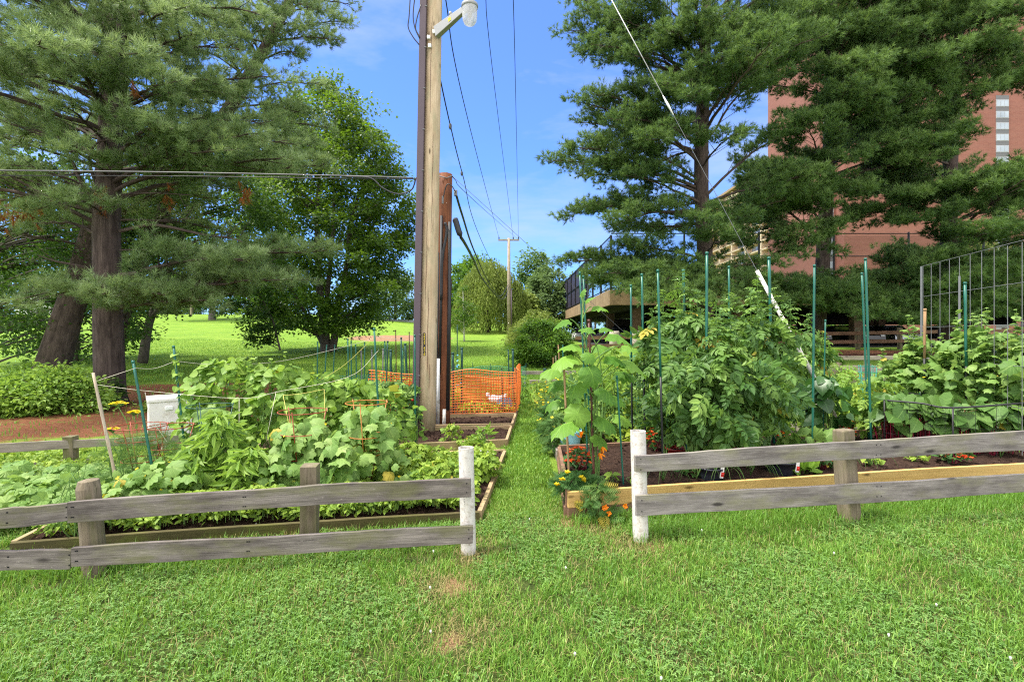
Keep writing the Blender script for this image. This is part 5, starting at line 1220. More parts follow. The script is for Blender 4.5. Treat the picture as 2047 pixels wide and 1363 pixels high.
def cars():
    proto = car_proto(); first = True
    for x, y, a, mat, lab in ((21.5, 37.5, 100, 'car_black', 'black car nose out in the dark bay left of the tan column'), (25.2, 37.2, 95, 'car_black', 'black car parked right of the tan column in the lower deck'), (28.4, 37.8, 85, 'car_silver', 'silver car seen below the rightmost pine boughs'),
                              (16.5, 38.2, 90, 'car_silver', 'grey car half hidden behind the tomato tops'), (8.9, 41, 92, 'car_black', 'dark car behind the round concrete planters'), (7.8, 58, 90, 'car_white', 'white car glimpsed between the squash leaves and deck corner'),
                              (10.4, 62, 88, 'car_white', 'second white car deeper inside the deck behind the squash vine'), (33.0, 37.4, 90, 'car_grey', 'dark grey car at the right edge behind the cucumber trellis'), (19.0, 38, 95, 'car_black', 'black car beside the middle pine trunk')):
        c = proto if first else copy_tree(proto); first = False
        c.location = (x, y, .765); c.rotation_euler = (0, 0, R(a - 180)); c['label'] = lab; c['category'] = 'car'; c['group'] = 'cars parked in the lower deck'
        for ch in [q for q in bpy.data.objects if q.parent == c and q.name.startswith('body')]:
            if mat != 'car_black': ch.data = ch.data.copy(); ch.data.materials[0] = M[mat]
cars()
for px, Y, lab in ((1228, 31.2, 'round tan concrete planter left of its twin below the deck corner'), (1272, 31.2, 'round tan concrete planter right of its twin below the deck corner')):
    c = W(px, 0, Y); c[2] = .7; mb = MB(); mb.lathe(c, [(.27, 0), (.30, .05), (.31, .35), (.31, .60), (.29, .63), (.31, .66), (.31, 1.0), (.27, 1.04), (.24, .98)], 18); tag(mb.build('planter', M['concrete'], None, True), lab, 'planter', 'round concrete planters')

def towers():
    # brick tower
    Y = 125.0; x0, x1 = 83.0, 170.0; zt = 88.0
    f = empty('apartment_tower', (110, Y, .5), 'tall red brick apartment tower behind the right pines', 'building')
    mb = MB(); mb.box(((x0 + x1) / 2, Y + 14, zt / 2), (x1 - x0, 28, zt)); mb.box((x0 - 2.1, Y + 16, zt / 2), (4.2, 26, zt - .2)); mb.build('wall', M['brick'], f)
    mb = MB(); mb.box(((x0 + x1) / 2, Y + 14, zt + .5), (x1 - x0 + .8, 28.8, 1.0)); mb.build('roof', M['cream'], f)
    for k in range(28):
        z = 2.0 + 2.85 * k
        if z > 60: break
        for xc, w, yy in ((80.9, 2.7, Y + 3), (122.5, 3.2, Y)):
            mb = MB(); mb.box((xc, yy - .03, z + .2), (w, .14, 1.75)); fr = mb.build('window', M['window_frame'], f)
            mb = MB()
            for i in (-1, 0, 1): mb.box((xc + i * w * .31, yy - .09, z + .2), (w * .27, .10, 1.5))
            mb.build('pane', M['window_glass'], fr)
            mb = MB(); mb.box((xc, yy - .02, z + 1.62), (w, .1, 1.05)); mb.build('spandrel', M['spandrel'], fr)
    # balcony wing
    f = empty('apartment_building', (82, 160, .5), 'cream balcony block with dark windows behind the middle pine', 'building')
    X = 80.7; ya, yb = 128.5, 205.0; top = 54.0
    mb = MB(); mb.box((X + 9, (ya + yb) / 2, top / 2), (15, yb - ya, top)); mb.build('wall', M['cream'], f)
    mb = MB(); mb.box((X + 8, (ya + yb) / 2, top + .4), (18, yb - ya + 1, .8)); mb.build('roof', M['fascia'], f)
    for y in np.arange(ya + .6, yb, 10.8):
        mb = MB(); mb.box((X + .6, y, top / 2 - .2), (2.0, .9, top - .4)); mb.build('pier', M['cream'], f)
    for k in range(18):
        z = 3.0 + 2.85 * k
        mb = MB(); mb.box((X + .55, (ya + yb) / 2, z), (1.9, yb - ya - .5, .26)); mb.box((X - .37, (ya + yb) / 2, z + .2), (.10, yb - ya - .6, .2)); b = mb.build('balcony', M['cream'], f)
        mb = MB(); mb.box((X - .36, (ya + yb) / 2, z + 1.05), (.05, yb - ya - .7, .06)); mb.sticks([(X - .36, y, z + .3) for y in np.arange(ya + 1, yb - 1, .9)], [(X - .36, y, z + 1.03) for y in np.arange(ya + 1, yb - 1, .9)], .025, .025)
        mb.build('railing', M['spandrel'], b)
        if k < 17:
            for y in np.arange(ya + 6, min(yb, ya + 58), 10.8):
                mb = MB(); mb.box((X + 1.46, y, z + 1.4), (.1, 8.2, 2.2)); w = mb.build('window', M['spandrel'], f)
                mb = MB()
                for d in (-2.9, -1.0, 1.0, 2.9): mb.box((X + 1.39, y + d, z + 1.4), (.08, 1.6, 2.0))
                mb.build('pane', M['window_glass'], w)
towers()

def small_far():
    # sign and lamp post on the crest, grey wall behind the maple, white van sliver
    Y = 66; b = G(353, 634); b = W(353, 634, Y); b[2] = float(ground(b[0], b[1]))
    f = empty('sign_post', b, 'small white sign on the hill crest', 'sign'); t = b + [0, 0, .5]
    mb = MB(); mb.sticks([b], [t + [0, 0, 1.0]], .04, .04); mb.build('pole_shaft', M['galv'], f); mb = MB(); mb.box(t + [0, -.06, 1.1], (.5, .04, .8)); mb.build('board', M['sign_white'], f, False, .01)
    b = W(382, 634, 70); b[2] = float(ground(b[0], b[1])); f = empty('lamp_post', b, 'pale wooden post on the hill crest right of the white sign', 'post')
    mb = MB(); mb.tube([b - [0, 0, .2], b + [0, 0, 2.4], b + [0, 0, 2.6]], [.14, .13, .09], 8); mb.build('shaft', M['far_pole_wood'], f); mb = MB(); mb.lathe(b + [0, 0, 2.6], [(.16, 0), (.2, .1), (.12, .25)], 8); mb.build('cap', M['sign_white'], f)
    mb = MB(); y = 72; a = W(752, 640, y); c = W(880, 640, y); mb.board((a[0], y, 2.6), (c[0], y, 2.4), 2.2, .4, seg=8); tag(mb.build('retaining_wall', M['grey_wall'], None), 'low grey wall behind the lawn right of the maple', 'wall')
    f = empty('farm_building', W(100, 640, 100), 'white building glimpsed between the left tree trunks', 'building'); c = W(95, 612, 100)
    mb = MB(); mb.box(c, (7, 6, 4)); mb.build('wall', M['sign_white'], f); mb = MB(); mb.box(c + [0, 0, 2.2], (7.4, 6.4, .4)); mb.build('roof', M['grey_wall'], f)
    # utility box on its concrete pad
    pc = W(345, 925, 6.35); pc[2] = .12; yaw = R(38); ax = np.array([[math.cos(yaw), math.sin(yaw), 0], [-math.sin(yaw), math.cos(yaw), 0], [0, 0, 1]])
    pc = np.array([(345 - CX) / F * 6.45, 6.50, .11]); mb = MB(); mb.box(pc + [.06, .0, 0], (.42, .42, .26), ax); tag(mb.build('concrete_pad', M['concrete'], None, False, .02), 'tan concrete block under the white utility box', 'concrete block')
    bc = np.array([(334 - CX) / F * 6.5, 6.55, .50]); f = empty('utility_box', bc - [0, 0, .25], 'white metal utility cabinet on a concrete block by the pine', 'utility box')
    mb = MB(); mb.box(bc + [0, 0, -.025], (.46, .42, .43), ax); mb.build('body', M['white_metal'], f, False, .012)
    mb = MB(); mb.box(bc + [0, 0, .215], (.49, .45, .055), ax); mb.build('lid', M['white_metal'], f, False, .015)
    fr = -ax[1]; mb = MB(); mb.box(bc + fr * .215 + ax[0] * -.02 + [0, 0, .11], (.09, .03, .05), ax); mb.build('latch', M['porcelain'], f, False, .008)
    mb = MB(); mb.box(bc + fr * .2015 + ax[0] * .12 + [0, 0, .05], (.03, .003, .12), ax); st = mb.build('warning_sticker', M['sticker_yellow'], f)
    mb = MB(); mb.box(bc + fr * .2035 + ax[0] * .12 + [0, 0, .03], (.02, .003, .03), ax); mb.build('sticker_mark', M['sticker_black'], st)
small_far()
# ------------------------------------------------------------------ stakes, cages, nets, strings
def XY(px, Y, z=0.0): return np.array([(px - CX) / F * Y, Y, z])
def ZP(py, Y): return H - (py - HY) / F * Y

def stake(pt, pb, Y, zb, mat, label, r=.009, name='garden_stake', group='garden stakes', low=None, cap=True):
    """stake from pixel top pt=(px, py) down to px column pb at height zb"""
    t = XY(pt[0], Y, ZP(pt[1], Y)); b = XY(pb, Y, zb - .06)
    n = 9; P = [b + (t - b) * s for s in np.linspace(0, 1, n)]
    if name == 'bamboo_stake': rad = np.full(n, r); rad[[2, 4, 6]] *= 1.25
    else: rad = np.full(n, r)
    mb = MB()
    if low:
        k = int(low * (n - 1)); mb.tube(P[:k + 1], rad[:k + 1], 8, m=1); mb.tube(P[k:], rad[k:], 8, m=0); mats = [M[mat], M['stake_black']]
    else: mb.tube(P, rad, 8); mats = [M[mat]]
    if cap: mb.lathe(t, [(r * 1.25, -.02), (r * 1.3, 0), (r * .9, .008)], 8)
    return tag(mb.build(name, mats, None, True), label, 'stake', group)
G_, K_, B_ = 'stake_green', 'stake_black', 'stake_brown'
for a in [
    # right bed
    ((1159, 545), 1176, 5.0, .2, G_, 'green stake just behind the climbing squash vine, reaching above it'),
    ((1166, 552), 1183, 5.05, .2, G_, 'second green stake tied close beside the squash vine stake'),
    ((1177, 640), 1188, 4.62, .2, B_, 'dark brown stake supporting the squash vine', .011),
    ((1127, 727), 1139, 4.52, .2, 'stake_wood', 'short brown wooden stake above the red begonias in the bed corner', .010),
    ((1233, 752), 1247, 4.50, .2, G_, 'slim green stake left of the white pipe post with no plant on it', .008),
    ((1261, 570), 1264, 6.1, .2, G_, 'green stake with black lower half straight above the white pipe post', .012, 'garden_stake', 'garden stakes', .55),
    ((1283, 548), 1290, 6.0, .2, G_, 'tall green stake with long black lower half left of the tomatoes', .013, 'garden_stake', 'garden stakes', .62),
    ((1315, 540), 1326, 4.72, .2, G_, 'nearest tall green stake in front of the left tomato plants', .011, 'garden_stake', 'garden stakes', .55),
    ((1366, 540), 1374, 5.5, .2, G_, 'green stake rising between the two leftmost tomato tops', .014),
    ((1413, 505), 1412, 5.1, .2, G_, 'tallest green stake at the centre of the tomato plants', .014),
    ((1457, 533), 1461, 5.9, .2, G_, 'green stake right of the tallest tomato stake, mostly in leaves', .012),
    ((1537, 515), 1547, 6.3, .2, G_, 'thick green stake beside the white guy wire guard', .018),
    ((1628, 530), 1624, 5.4, .2, G_, 'green stake with rusty top in front of the middle pine trunk', .012),
    ((1650, 640), 1645, 6.6, .2, G_, 'low green stake hidden among pepper leaves', .009),
    ((1730, 517), 1742, 6.2, .2, G_, 'taller of the two leaning green stakes left of the cucumbers', .014),
    ((1723, 546), 1737, 6.5, .2, G_, 'shorter of the two leaning green stakes left of the cucumbers', .013),
    ((1929, 565), 1934, 6.1, .2, G_, 'green stake inside the galvanized wire trellis', .015, 'garden_stake', 'garden stakes', .5),
    ((1849, 618), 1846, 6.6, .2, 'stake_wood', 'dark stake with a light wooden top at the left end of the cucumbers', .016, 'garden_stake', 'garden stakes', .72),
    ((1106, 715), 1106, 17.0, .3, 'stake_wood', 'thin pale stick before the rounded shrub, leftmost of four', .02),
    ((1111, 712), 1112, 16.8, .3, 'far_pole_wood', 'thin pale stick before the rounded shrub, second of four', .02),
    ((1116, 690), 1119, 16.5, .3, 'stake_wood', 'thin pale stick before the rounded shrub, third of four', .02),
    ((1125, 690), 1126, 16.2, .3, G_, 'green stick before the rounded shrub, rightmost of four', .02),
    ((1790, 735), 1791, 7.6, .15, G_, 'short green stake in the blue green netting of the right rows', .014),
    ((1089, 737), 1090, 10.5, .1, 'post_green', 'short thick green post by the yellow dill flowers', .03),
    # left bed
    ((266, 722), 318, 4.55, .05, G_, 'green stake leaning left in front of the utility box', .011),
    ((347, 692), 377, 5.2, .05, G_, 'green stake with bean leaves curling up it right of the utility box', .011),
    ((748, 657), 763, 5.5, .05, 'stake_green', 'grey green stake tied with string at the right end of the beans', .011),
    ((829, 670), 831, 6.6, .05, G_, 'pale green stake directly in front of the dark pole conduit', .011),
    ((802, 675), 803, 7.4, .05, 'post_green', 'dark green stake left of the pole conduit', .011),
    ((775, 682), 770, 8.0, .05, 'post_green', 'dark stake rising out of the dark tomato bush left of the pole', .012),
]: stake(*a)
stake((186, 745), 246, 4.4, .05, 'bamboo', 'pale bamboo cane leaning left in front of the near pine', .011, 'bamboo_stake', None, None, False)
far_st = [(635, 683, 10.5, 0), (653, 690, 10.2, 0), (669, 690, 11, 0), (695, 677, 9.6, 0), (702, 682, 10, 0), (711, 689, 10.4, 0), (722, 702, 11, 2), (729, 684, 10.2, 0), (743, 700, 11, 2), (766, 698, 10, 2), (769, 682, 10.6, 0), (781, 700, 9.4, 1), (791, 660, 11.6, 3), (805, 697, 10.2, 0), (810, 687, 9.5, 1), (818, 664, 11.5, 3)]
names = ['leftmost', 'second', 'third', 'fourth', 'fifth', 'sixth', 'seventh', 'eighth', 'ninth', 'tenth', 'eleventh', 'twelfth', 'thirteenth', 'fourteenth', 'fifteenth', 'sixteenth']
for (px, py, Y, kd), w in zip(far_st, names):
    stake((px, py), px + (rng.normal(0, 3) if px not in (810,) else 7), Y, .05, ['stake_green', 'post_green', 'galv', 'stake_brown'][kd], f'{w} from the left among the {["green stakes", "thick green stakes", "grey stakes", "brown stakes"][kd]} beyond the beans' if w == 'leftmost' else f'{w} stake from the left beyond the beans, {["green", "thick dark green", "grey metal", "thin brown"][kd]}', [.013, .022, .014, .011][kd], group='stakes in the rows beyond the beans')
for px, pb, py, Y, r, lab in ((905, 906, 705, 9.45, .024, 'thick green post at the left end of the orange mesh right of the poles'), (914, 914, 650, 12.5, .012, 'very thin tall stake between the two thick posts behind the orange mesh'), (923, 924, 696, 10.7, .024, 'taller thick green post behind the orange mesh near the poles'),
                          (1016, 1019, 699, 10.9, .014, 'slim green stake at the right end of the orange mesh'), (1025, 1027, 698, 10.8, .022, 'thick green post at the right corner of the orange mesh'), (1003, 1006, 736, 9.35, .010, 'short dark stick holding the front of the orange mesh')):
    stake((px, py), pb, Y, .05, 'post_green', lab, r)

def ring(mb, c, r, w, n=22, m=0):
    a = np.linspace(0, 2 * math.pi, n + 1); mb.tube(np.stack([c[0] + r * np.cos(a), c[1] + r * np.sin(a), np.full(n + 1, c[2])], 1), w, 5, False, m)
def cage(label, px, Y, z0, rings, mat, lean=(0, 0), legs=3, w=.0045):
    b = XY(px, Y, z0); f = empty('tomato_cage', b, label, 'plant cage', 'conical wire cages')
    for h, r in rings:
        mb = MB(); ring(mb, b + [lean[0] * h, lean[1] * h, h], r, w); mb.build('hoop', M[mat], f, True)
    ht = max(h for h, r in rings)
    for i in range(legs):
        mb = MB(); a = 2 * math.pi * i / legs + .5; top = [(h, r) for h, r in rings if h == ht][0]
        mb.tube([b + [.03 * math.cos(a), .03 * math.sin(a), -.05], b + [lean[0] * top[0] + top[1] * math.cos(a), lean[1] * top[0] + top[1] * math.sin(a), top[0] + .02]], w, 5)
        mb.build('leg', M[mat], f, True)
cage('rust red wire cage in the centre of the cucumbers, leaning slightly', 602, 4.75, .1, [(.28, .13), (.52, .20), (.72, .22)], 'cage_red', (.02, 0))
cage('orange wire cage at the right end of the cucumbers', 733, 4.9, .1, [(.28, .14), (.46, .17), (.78, .20)], 'cage_orange')
cage('red wire cage left of the concrete block in the weeds', 285, 4.8, .05, [(.3, .16), (.5, .2), (.62, .22)], 'cage_red', (-.03, 0))
cage('small red wire cage in front of the concrete block', 340, 4.9, .05, [(.2, .12), (.4, .16), (.6, .2)], 'cage_red')
cage('dark green wire cage round the leafy plant right of the utility box', 420, 4.9, .05, [(.25, .14), (.5, .18), (.8, .2)], 'post_green')
cage('tall green wire cage left of the tomato plants', 1287, 6.9, .15, [(.2, .16), (.5, .17), (.8, .18), (1.1, .19)], 'net_green', legs=8, w=.0035)
cage('green wire cage on the right beside the leaning stakes', 1735, 7.6, .15, [(z, .12) for z in np.arange(.1, .95, .09)], 'net_green', legs=9, w=.004)

def string(label, pts, mat='string', r=.0019, n=24):
    mb = MB(); mb.tube(smooth_path([W(*p) for p in pts], n) if len(pts) > 2 else np.array([W(*pts[0]), W(*pts[1])]), r, 5)
    return tag(mb.build('string', M[mat], None, True), label, 'string', 'strings tied between the garden stakes')
string('string from the bamboo cane up to the leaning green stake', [(192, 762, 4.4), (270, 736, 4.5)])
string('long string from the bamboo cane across the front of the beans', [(194, 769, 4.4), (300, 782, 4.6), (480, 796, 4.9), (560, 782, 5.1), (700, 752, 5.4), (757, 700, 5.5)])
string('string sagging from the leaning green stake to the bean covered stake', [(270, 736, 4.5), (310, 736, 4.8), (350, 722, 5.2)])
string('string along the back of the beans toward the maple', [(352, 722, 5.2), (430, 728, 5.6), (560, 722, 6.2), (700, 690, 7.0), (760, 672, 7.5)])
string('string from the grey green stake right to the pole conduit stake', [(750, 672, 5.5), (829, 683, 6.6)])
string('sloping string tied at the grey green stake running down into the beans', [(750, 672, 5.5), (690, 728, 5.6), (640, 760, 5.6)], 'string_yellow')
string('yellowish string frame hanging in front of the cucumbers', [(566, 790, 5.0), (600, 787, 5.0), (648, 778, 5.0)], 'string_yellow')
string('slanting yellow string dropping left through the red cage', [(566, 790, 5.0), (585, 890, 4.8)], 'string_yellow')
string('yellow string dropping from the frame right of the red cage', [(648, 778, 5.0), (650, 890, 4.9)], 'string_yellow')
string('pale string dropping through the left of the bean leaves', [(478, 797, 4.9), (478, 900, 4.8)])
string('pale string hanging slanted in the middle of the beans', [(552, 782, 5.1), (532, 880, 4.9)])
string('pale string falling from the leaning stake toward the red cages', [(290, 784, 4.6), (300, 830, 4.6), (335, 885, 4.7)])

def mesh_panel(mb, a, b, z0, z1, cell, w, sag=.02, zt=None):
    """flat plastic mesh from a to b, square cells"""
    a = np.asarray(a, float); b = np.asarray(b, float); L = np.linalg.norm(b - a); nx = int(L / cell); nz = int((z1 - z0) / cell)
    ph = rng.random() * 6
    def pt(i, k):
        s = i / nx; q = a + (b - a) * s; zz = z0 + (z1 - z0) * (k / nz) * (1 + .05 * math.sin(s * 9 + ph)) - sag * math.sin(s * math.pi * 3) ** 2 * (k / nz)
        n = nrm(np.array([-(b - a)[1], (b - a)[0], 0])); q = q + n * .025 * math.sin(s * 13 + ph + k * .35)
        return np.array([q[0], q[1], zz])
    grid = np.array([[pt(i, k) for k in range(nz + 1)] for i in range(nx + 1)])
    mb.sticks(grid[:-1].reshape(-1, 3), grid[1:].reshape(-1, 3), w, w, n=4); mb.sticks(grid[:, :-1].reshape(-1, 3), grid[:, 1:].reshape(-1, 3), w * .8, w * .8, n=4)
def orange_fence():
    a, b, c, d = np.array([-2.5, 8.72, 0]), np.array([.075, 9.20, 0]), np.array([.17, 10.9, 0]), np.array([-2.5, 10.7, 0])
    f = empty('mesh_fence', (a + b) / 2, 'orange plastic mesh fence round the yellow flower bed', 'fence')
    for p, q, z0, z1, cl, wd in ((a, b, .12, .88, .046, .0075), (b, c, .12, .90, .046, .0075), (d, c, .10, .64, .036, .0085)):
        mb = MB(); mesh_panel(mb, p, q, z0, z1, cl, wd); mb.build('net', M['net_orange'], f)
    for q in (a, b, c, d, (a + b) / 2):
        mb = MB(); mb.sticks([q - [0, 0, .05]], [q + [0, 0, .92]], .008, .008, n=6); mb.build('stick', M['post_green'], f)
orange_fence()
def green_fence(label, a, b, z0, z1, cell=.05):
    f = empty('mesh_fence', ((a[0] + b[0]) / 2, (a[1] + b[1]) / 2, 0), label, 'fence'); mb = MB(); mesh_panel(mb, (*a, 0), (*b, 0), z0, z1, cell, .005); mb.build('net', M['net_green'], f)
    for s in np.linspace(0, 1, 5):
        q = np.array([a[0] + (b[0] - a[0]) * s, a[1] + (b[1] - a[1]) * s, 0]); mb = MB(); mb.sticks([q], [q + [0, 0, z1 + .08 + .12 * (s % .5)]], .008, .008, n=6); mb.build('stick', M['post_green'], f)
green_fence('low green plastic mesh fence beyond the orange mesh', (-1.4, 12.2), (.35, 12.5), .25, .75)
green_fence('low green plastic mesh fence left of the poles beyond the beans', (-4.3, 11.4), (-2.3, 11.8), .1, .62)
green_fence('green plastic mesh fence in the far right rows behind the cucumbers', (5.6, 7.6), (8.6, 7.9), .25, .75)

def trellis():
    a = W(1845, 532, 7.4); b = W(2075, 468, 5.15); zt = a[2]; b[2] = zt - .02
    f = empty('wire_trellis', (a[0], a[1], .2), 'galvanized wire grid trellis standing over the cucumbers', 'trellis'); mb = MB()
    for s in np.linspace(0, 1, 11): q = a + (b - a) * s; mb.sticks([[q[0], q[1], .25]], [q], .0034, .0034, n=5)
    for z in np.linspace(zt, .3, 6): mb.sticks([[a[0], a[1], z]], [[b[0], b[1], z]], .003, .003, n=5)
    mb.build('grid', M['galv'], f)
    for s in (.0, .42): 
        q = a + (b - a) * s; mb = MB(); mb.sticks([[q[0], q[1] + .03, .1]], [[q[0], q[1] + .03, zt - .3 * s * 2]], .012, .012, n=6); mb.build('upright', M['galv'], f)
trellis()
def tunnel():
    f = empty('net_frame', XY(1900, 6.0, .2), 'low black pipe frame with dark netting over the beet leaves', 'plant frame')
    A = [W(1750, 793, 6.5), W(1815, 786, 6.6), W(1905, 801, 6.4), W(2080, 806, 5.9)]; B = [W(1768, 800, 6.1), W(1840, 806, 5.8), W(1905, 815, 5.6), W(2080, 803, 5.4)]
    mb = MB(); mb.tube(smooth_path(A, 20), .011, 7); mb.tube(smooth_path(B, 20), .011, 7)
    for q in (A[0], A[2], B[0], B[2], B[3]): mb.tube([[q[0], q[1], .15], q], .010, 7)
    mb.build('pipe', M['cable_black'], f, True)
    PA, PB = smooth_path(A, 14), smooth_path(B, 14); mb = MB()
    mb.sticks(PA, PB, .002, .002, n=3)
    lo = PB.copy(); lo[:, 2] = .2; mb.sticks(lo, PB, .0022, .0022, n=3)
    for z in (.35, .5, .65): l2 = PB.copy(); l2[:, 2] = z; mb.sticks(l2[:-1], l2[1:], .0018, .0018, n=3)
    mb.build('netting', M['fence_black'], f)
tunnel()

# ------------------------------------------------------------------ pots, tub, ornament
def pot(label, px, Y, z0, r, h, mat, tagged, plant_tag_side=.6):
    c = XY(px, Y, z0); f = empty('plant_pot', c, label, 'pot', 'pots set in the soil')
    mb = MB(); mb.lathe(c, [(r * .82, -.05), (r * .9, h * .4), (r * .98, h - .02), (r * 1.04, h - .018), (r * 1.05, h), (r * .98, h), (r * .94, h - .03), (r * .9, h * .5)], 26, cap=False); mb.build('body', M[mat], f, True)
    mb = MB(); mb.lathe(c, [(0.001, h * .5), (r * .9, h * .48)], 20, cap=False); mb.build('soil', M['soil'], f)
    if tagged:
        q = c + [r * plant_tag_side, -r * .85, h * .55]; ax = nrm(np.array([[1, 0, -.12], [0, 1, 0], [.12, 0, 1]]))
        mb = MB(); mb.box(q + [0, 0, .03], (.034, .002, .13), ax); t = mb.build('plant_tag', M['tag_white'], f)
        mb = MB(); mb.box(q + [.003, -.002, .0], (.028, .002, .042), ax); mb.box(q + [-.006, -.002, .088], (.034, .002, .014), ax); mb.lathe(q + [.003, -.0032, .0], [(.001, -.012), (.012, 0), (.001, .012)], 8); mb.build('tomato_print', M['tag_red'], t)
pot('black pot ring with red and white tag near the pipe post', 1420, 4.78, .18, .125, .11, 'pot_black', True, .55)
pot('black pot ring beside the lettuce', 1560, 4.98, .18, .14, .12, 'pot_black', True, .75)
pot('dark red pot ring at the left foot of the tomatoes', 1352, 5.75, .18, .12, .07, 'pot_red', False)
pot('dark red pot ring behind the central tomato stem', 1470, 5.95, .18, .11, .08, 'pot_red', False)
c = XY(1140, 6.3, .1); mb = MB(); mb.lathe(c, [(.11, 0), (.14, .22), (.15, .24), (.135, .23), (.10, .02)], 22, cap=False)
a = np.linspace(0, math.pi, 12); mb.tube(np.stack([c[0] + .145 * np.cos(a), np.full(12, c[1]), c[2] + .22 + .12 * np.sin(a)], 1), .006, 6)
tag(mb.build('bucket', M['blue_tub'], None, True), 'pale blue bucket with arched handle behind the red begonias in the corner', 'bucket')
def ornament():
    c = XY(993, 9.55, .24); f = empty('garden_ornament', c, 'white and blue bird ornament behind the orange mesh', 'ornament')
    mb = MB(); mb.tube([c + [-.16, 0, .10], c + [-.10, 0, .08], c + [0, 0, .05], c + [.12, 0, .08], c + [.19, 0, .17]], [.02, .075, .09, .07, .015], 10); mb.tube([c + [-.15, 0, .10], c + [-.18, 0, .17], c + [-.19, 0, .19]], [.03, .04, .015], 8); mb.build('body', M['toy_white'], f, True)
    mb = MB(); mb.scatter(BROAD, np.array([c + [.06, -.08, .10], c + [.16, -.03, .08]]), np.array([[.5, -.1, -.9], [.6, 0, -.8]]), np.array([[0, -1, .2], [.1, -1, .2]]), .22); mb.build('wing', M['toy_blue'], f)
    mb = MB(); mb.sticks([c + [-.02, 0, -.2], c + [.03, 0, -.2]], [c + [-.02, 0, .02], c + [.03, 0, .02]], .007, .007); mb.build('leg', M['stake_brown'], f)
ornament()

# ------------------------------------------------------------------ plants
def bushy(name, label, cat, base, rx, ry, z0, z1, n, tmpl, ls, mat, top=.4, shell=.45, droop=.35, up=.75, nst=6, stem='stem_green', fl=None, fr=None, group=None, prof=None, lean=(0, 0), sw=.005, pet=.3, leafname='leaves', face=.15, tilt=.4, rag=.2, shoots=()):
    f = empty(name, base, label, cat, group); b = np.asarray(base, float)
    u = rng.random(n) ** .85; a = rng.random(n) * 2 * np.pi
    pf = prof or ([0, .3, .75, 1], [.55, 1, .85, top]); rr = np.interp(u, *pf) * (shell + (1 - shell) * rng.random(n) ** .5) * (1 + rag * np.sin(a * 3 + u * 8 + b[0] * 5) + rag * .8 * np.sin(a * 5 - u * 15 + b[0] * 9))
    out = np.stack([np.cos(a), np.sin(a), np.zeros(n)], 1)
    P = np.stack([b[0] + rx * rr * np.cos(a) + lean[0] * u, b[1] + ry * rr * np.sin(a) + lean[1] * u, z0 + (z1 - z0) * u], 1)
    N = UP * up + out * .45 + np.array([0, -face, 0]) + rng.normal(0, tilt, (n, 3)); D = out + rng.normal(0, .5, (n, 3)); D[:, 2] -= droop
    D = nrm(D); N = nrm(N); sc = np.ones(n)
    for dx, dy, h0, h1, k in shoots:
        us = np.linspace(0, 1, k); aa = np.arange(k) * 2.4 + rng.random() * 6; o2 = np.stack([np.cos(aa), np.sin(aa), 0 * aa], 1); r2 = (.10 - .07 * us) * (ls / .2)
        P2 = np.stack([b[0] + dx + r2 * np.cos(aa) + .05 * us * dx, b[1] + dy + r2 * np.sin(aa), h0 + (h1 - h0) * us], 1)
        P = np.concatenate([P, P2]); out = np.concatenate([out, o2]); D = np.concatenate([D, nrm(o2 + UP * (.5 * us[:, None] - .25) + rng.normal(0, .2, (k, 3)))]); N = np.concatenate([N, nrm(UP + o2 * .2 + rng.normal(0, .3, (k, 3)))])
        u = np.concatenate([u, .8 + .5 * us]); sc = np.concatenate([sc, .95 - .55 * us])
    n = len(P)
    # stems and petioles
    mb = MB(); tips = []
    for i in range(nst):
        k = rng.integers(0, n); e = np.array([b[0] + (P[k, 0] - b[0]) * .45, b[1] + (P[k, 1] - b[1]) * .45, z0 + (z1 - z0) * (.7 + .28 * rng.random())])
        q = smooth_path([b + rng.normal(0, .015, 3) * [1, 1, 0] - [0, 0, .03], (b + e) / 2 + rng.normal(0, .04, 3), e], 10); mb.tube(q, np.linspace(sw, sw * .5, 10), 5, False); tips.append(q)
    for dx, dy, h0, h1, k in shoots:
        q = smooth_path([b + [dx * .3, dy * .3, .1], b + [dx, dy, h0 - b[2]], b + [dx * 1.05, dy, h1 - b[2]]], 12); mb.tube(q, np.linspace(sw, sw * .4, 12), 5, False); tips.append(q)
    T_ = np.concatenate(tips); idx = np.arange(0, n, 2)
    near = T_[np.argmin(np.abs(T_[None, :, 2] - (P[idx, 2] - .06)[:, None]) + .3 * np.linalg.norm(T_[None, :, :2] - P[idx, None, :2], axis=2), axis=1)]
    mb.sticks(near, P[idx], sw * .4, sw * .25, n=3); mb.build('stem', M[stem], f, True)
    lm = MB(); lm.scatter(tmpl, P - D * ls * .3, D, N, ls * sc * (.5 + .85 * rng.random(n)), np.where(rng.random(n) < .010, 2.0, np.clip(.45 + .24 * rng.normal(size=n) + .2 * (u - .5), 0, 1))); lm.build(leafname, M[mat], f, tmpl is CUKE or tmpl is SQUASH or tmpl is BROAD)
    if fl:
        tm, k, s, m = fl; i = rng.choice(n, k); fm = MB(); fm.scatter(tm, P[i] + out[i] * .01 + UP * ls * .35, rng.normal(0, 1, (k, 3)) * [1, 1, .3], N[i] + UP * .6, s * (.7 + .6 * rng.random(k))); fm.build('flowers', M[m], f)
    if fr:
        k, r, m = fr; i = rng.choice(n, k); fm = MB()
        for j in i: fm.lathe(P[j] - UP * .05, [(.002, -r), (r * .7, -r * .7), (r, 0), (r * .7, r * .7), (.002, r)], 8)
        fm.build('fruit', M[m], f, True)
    return f

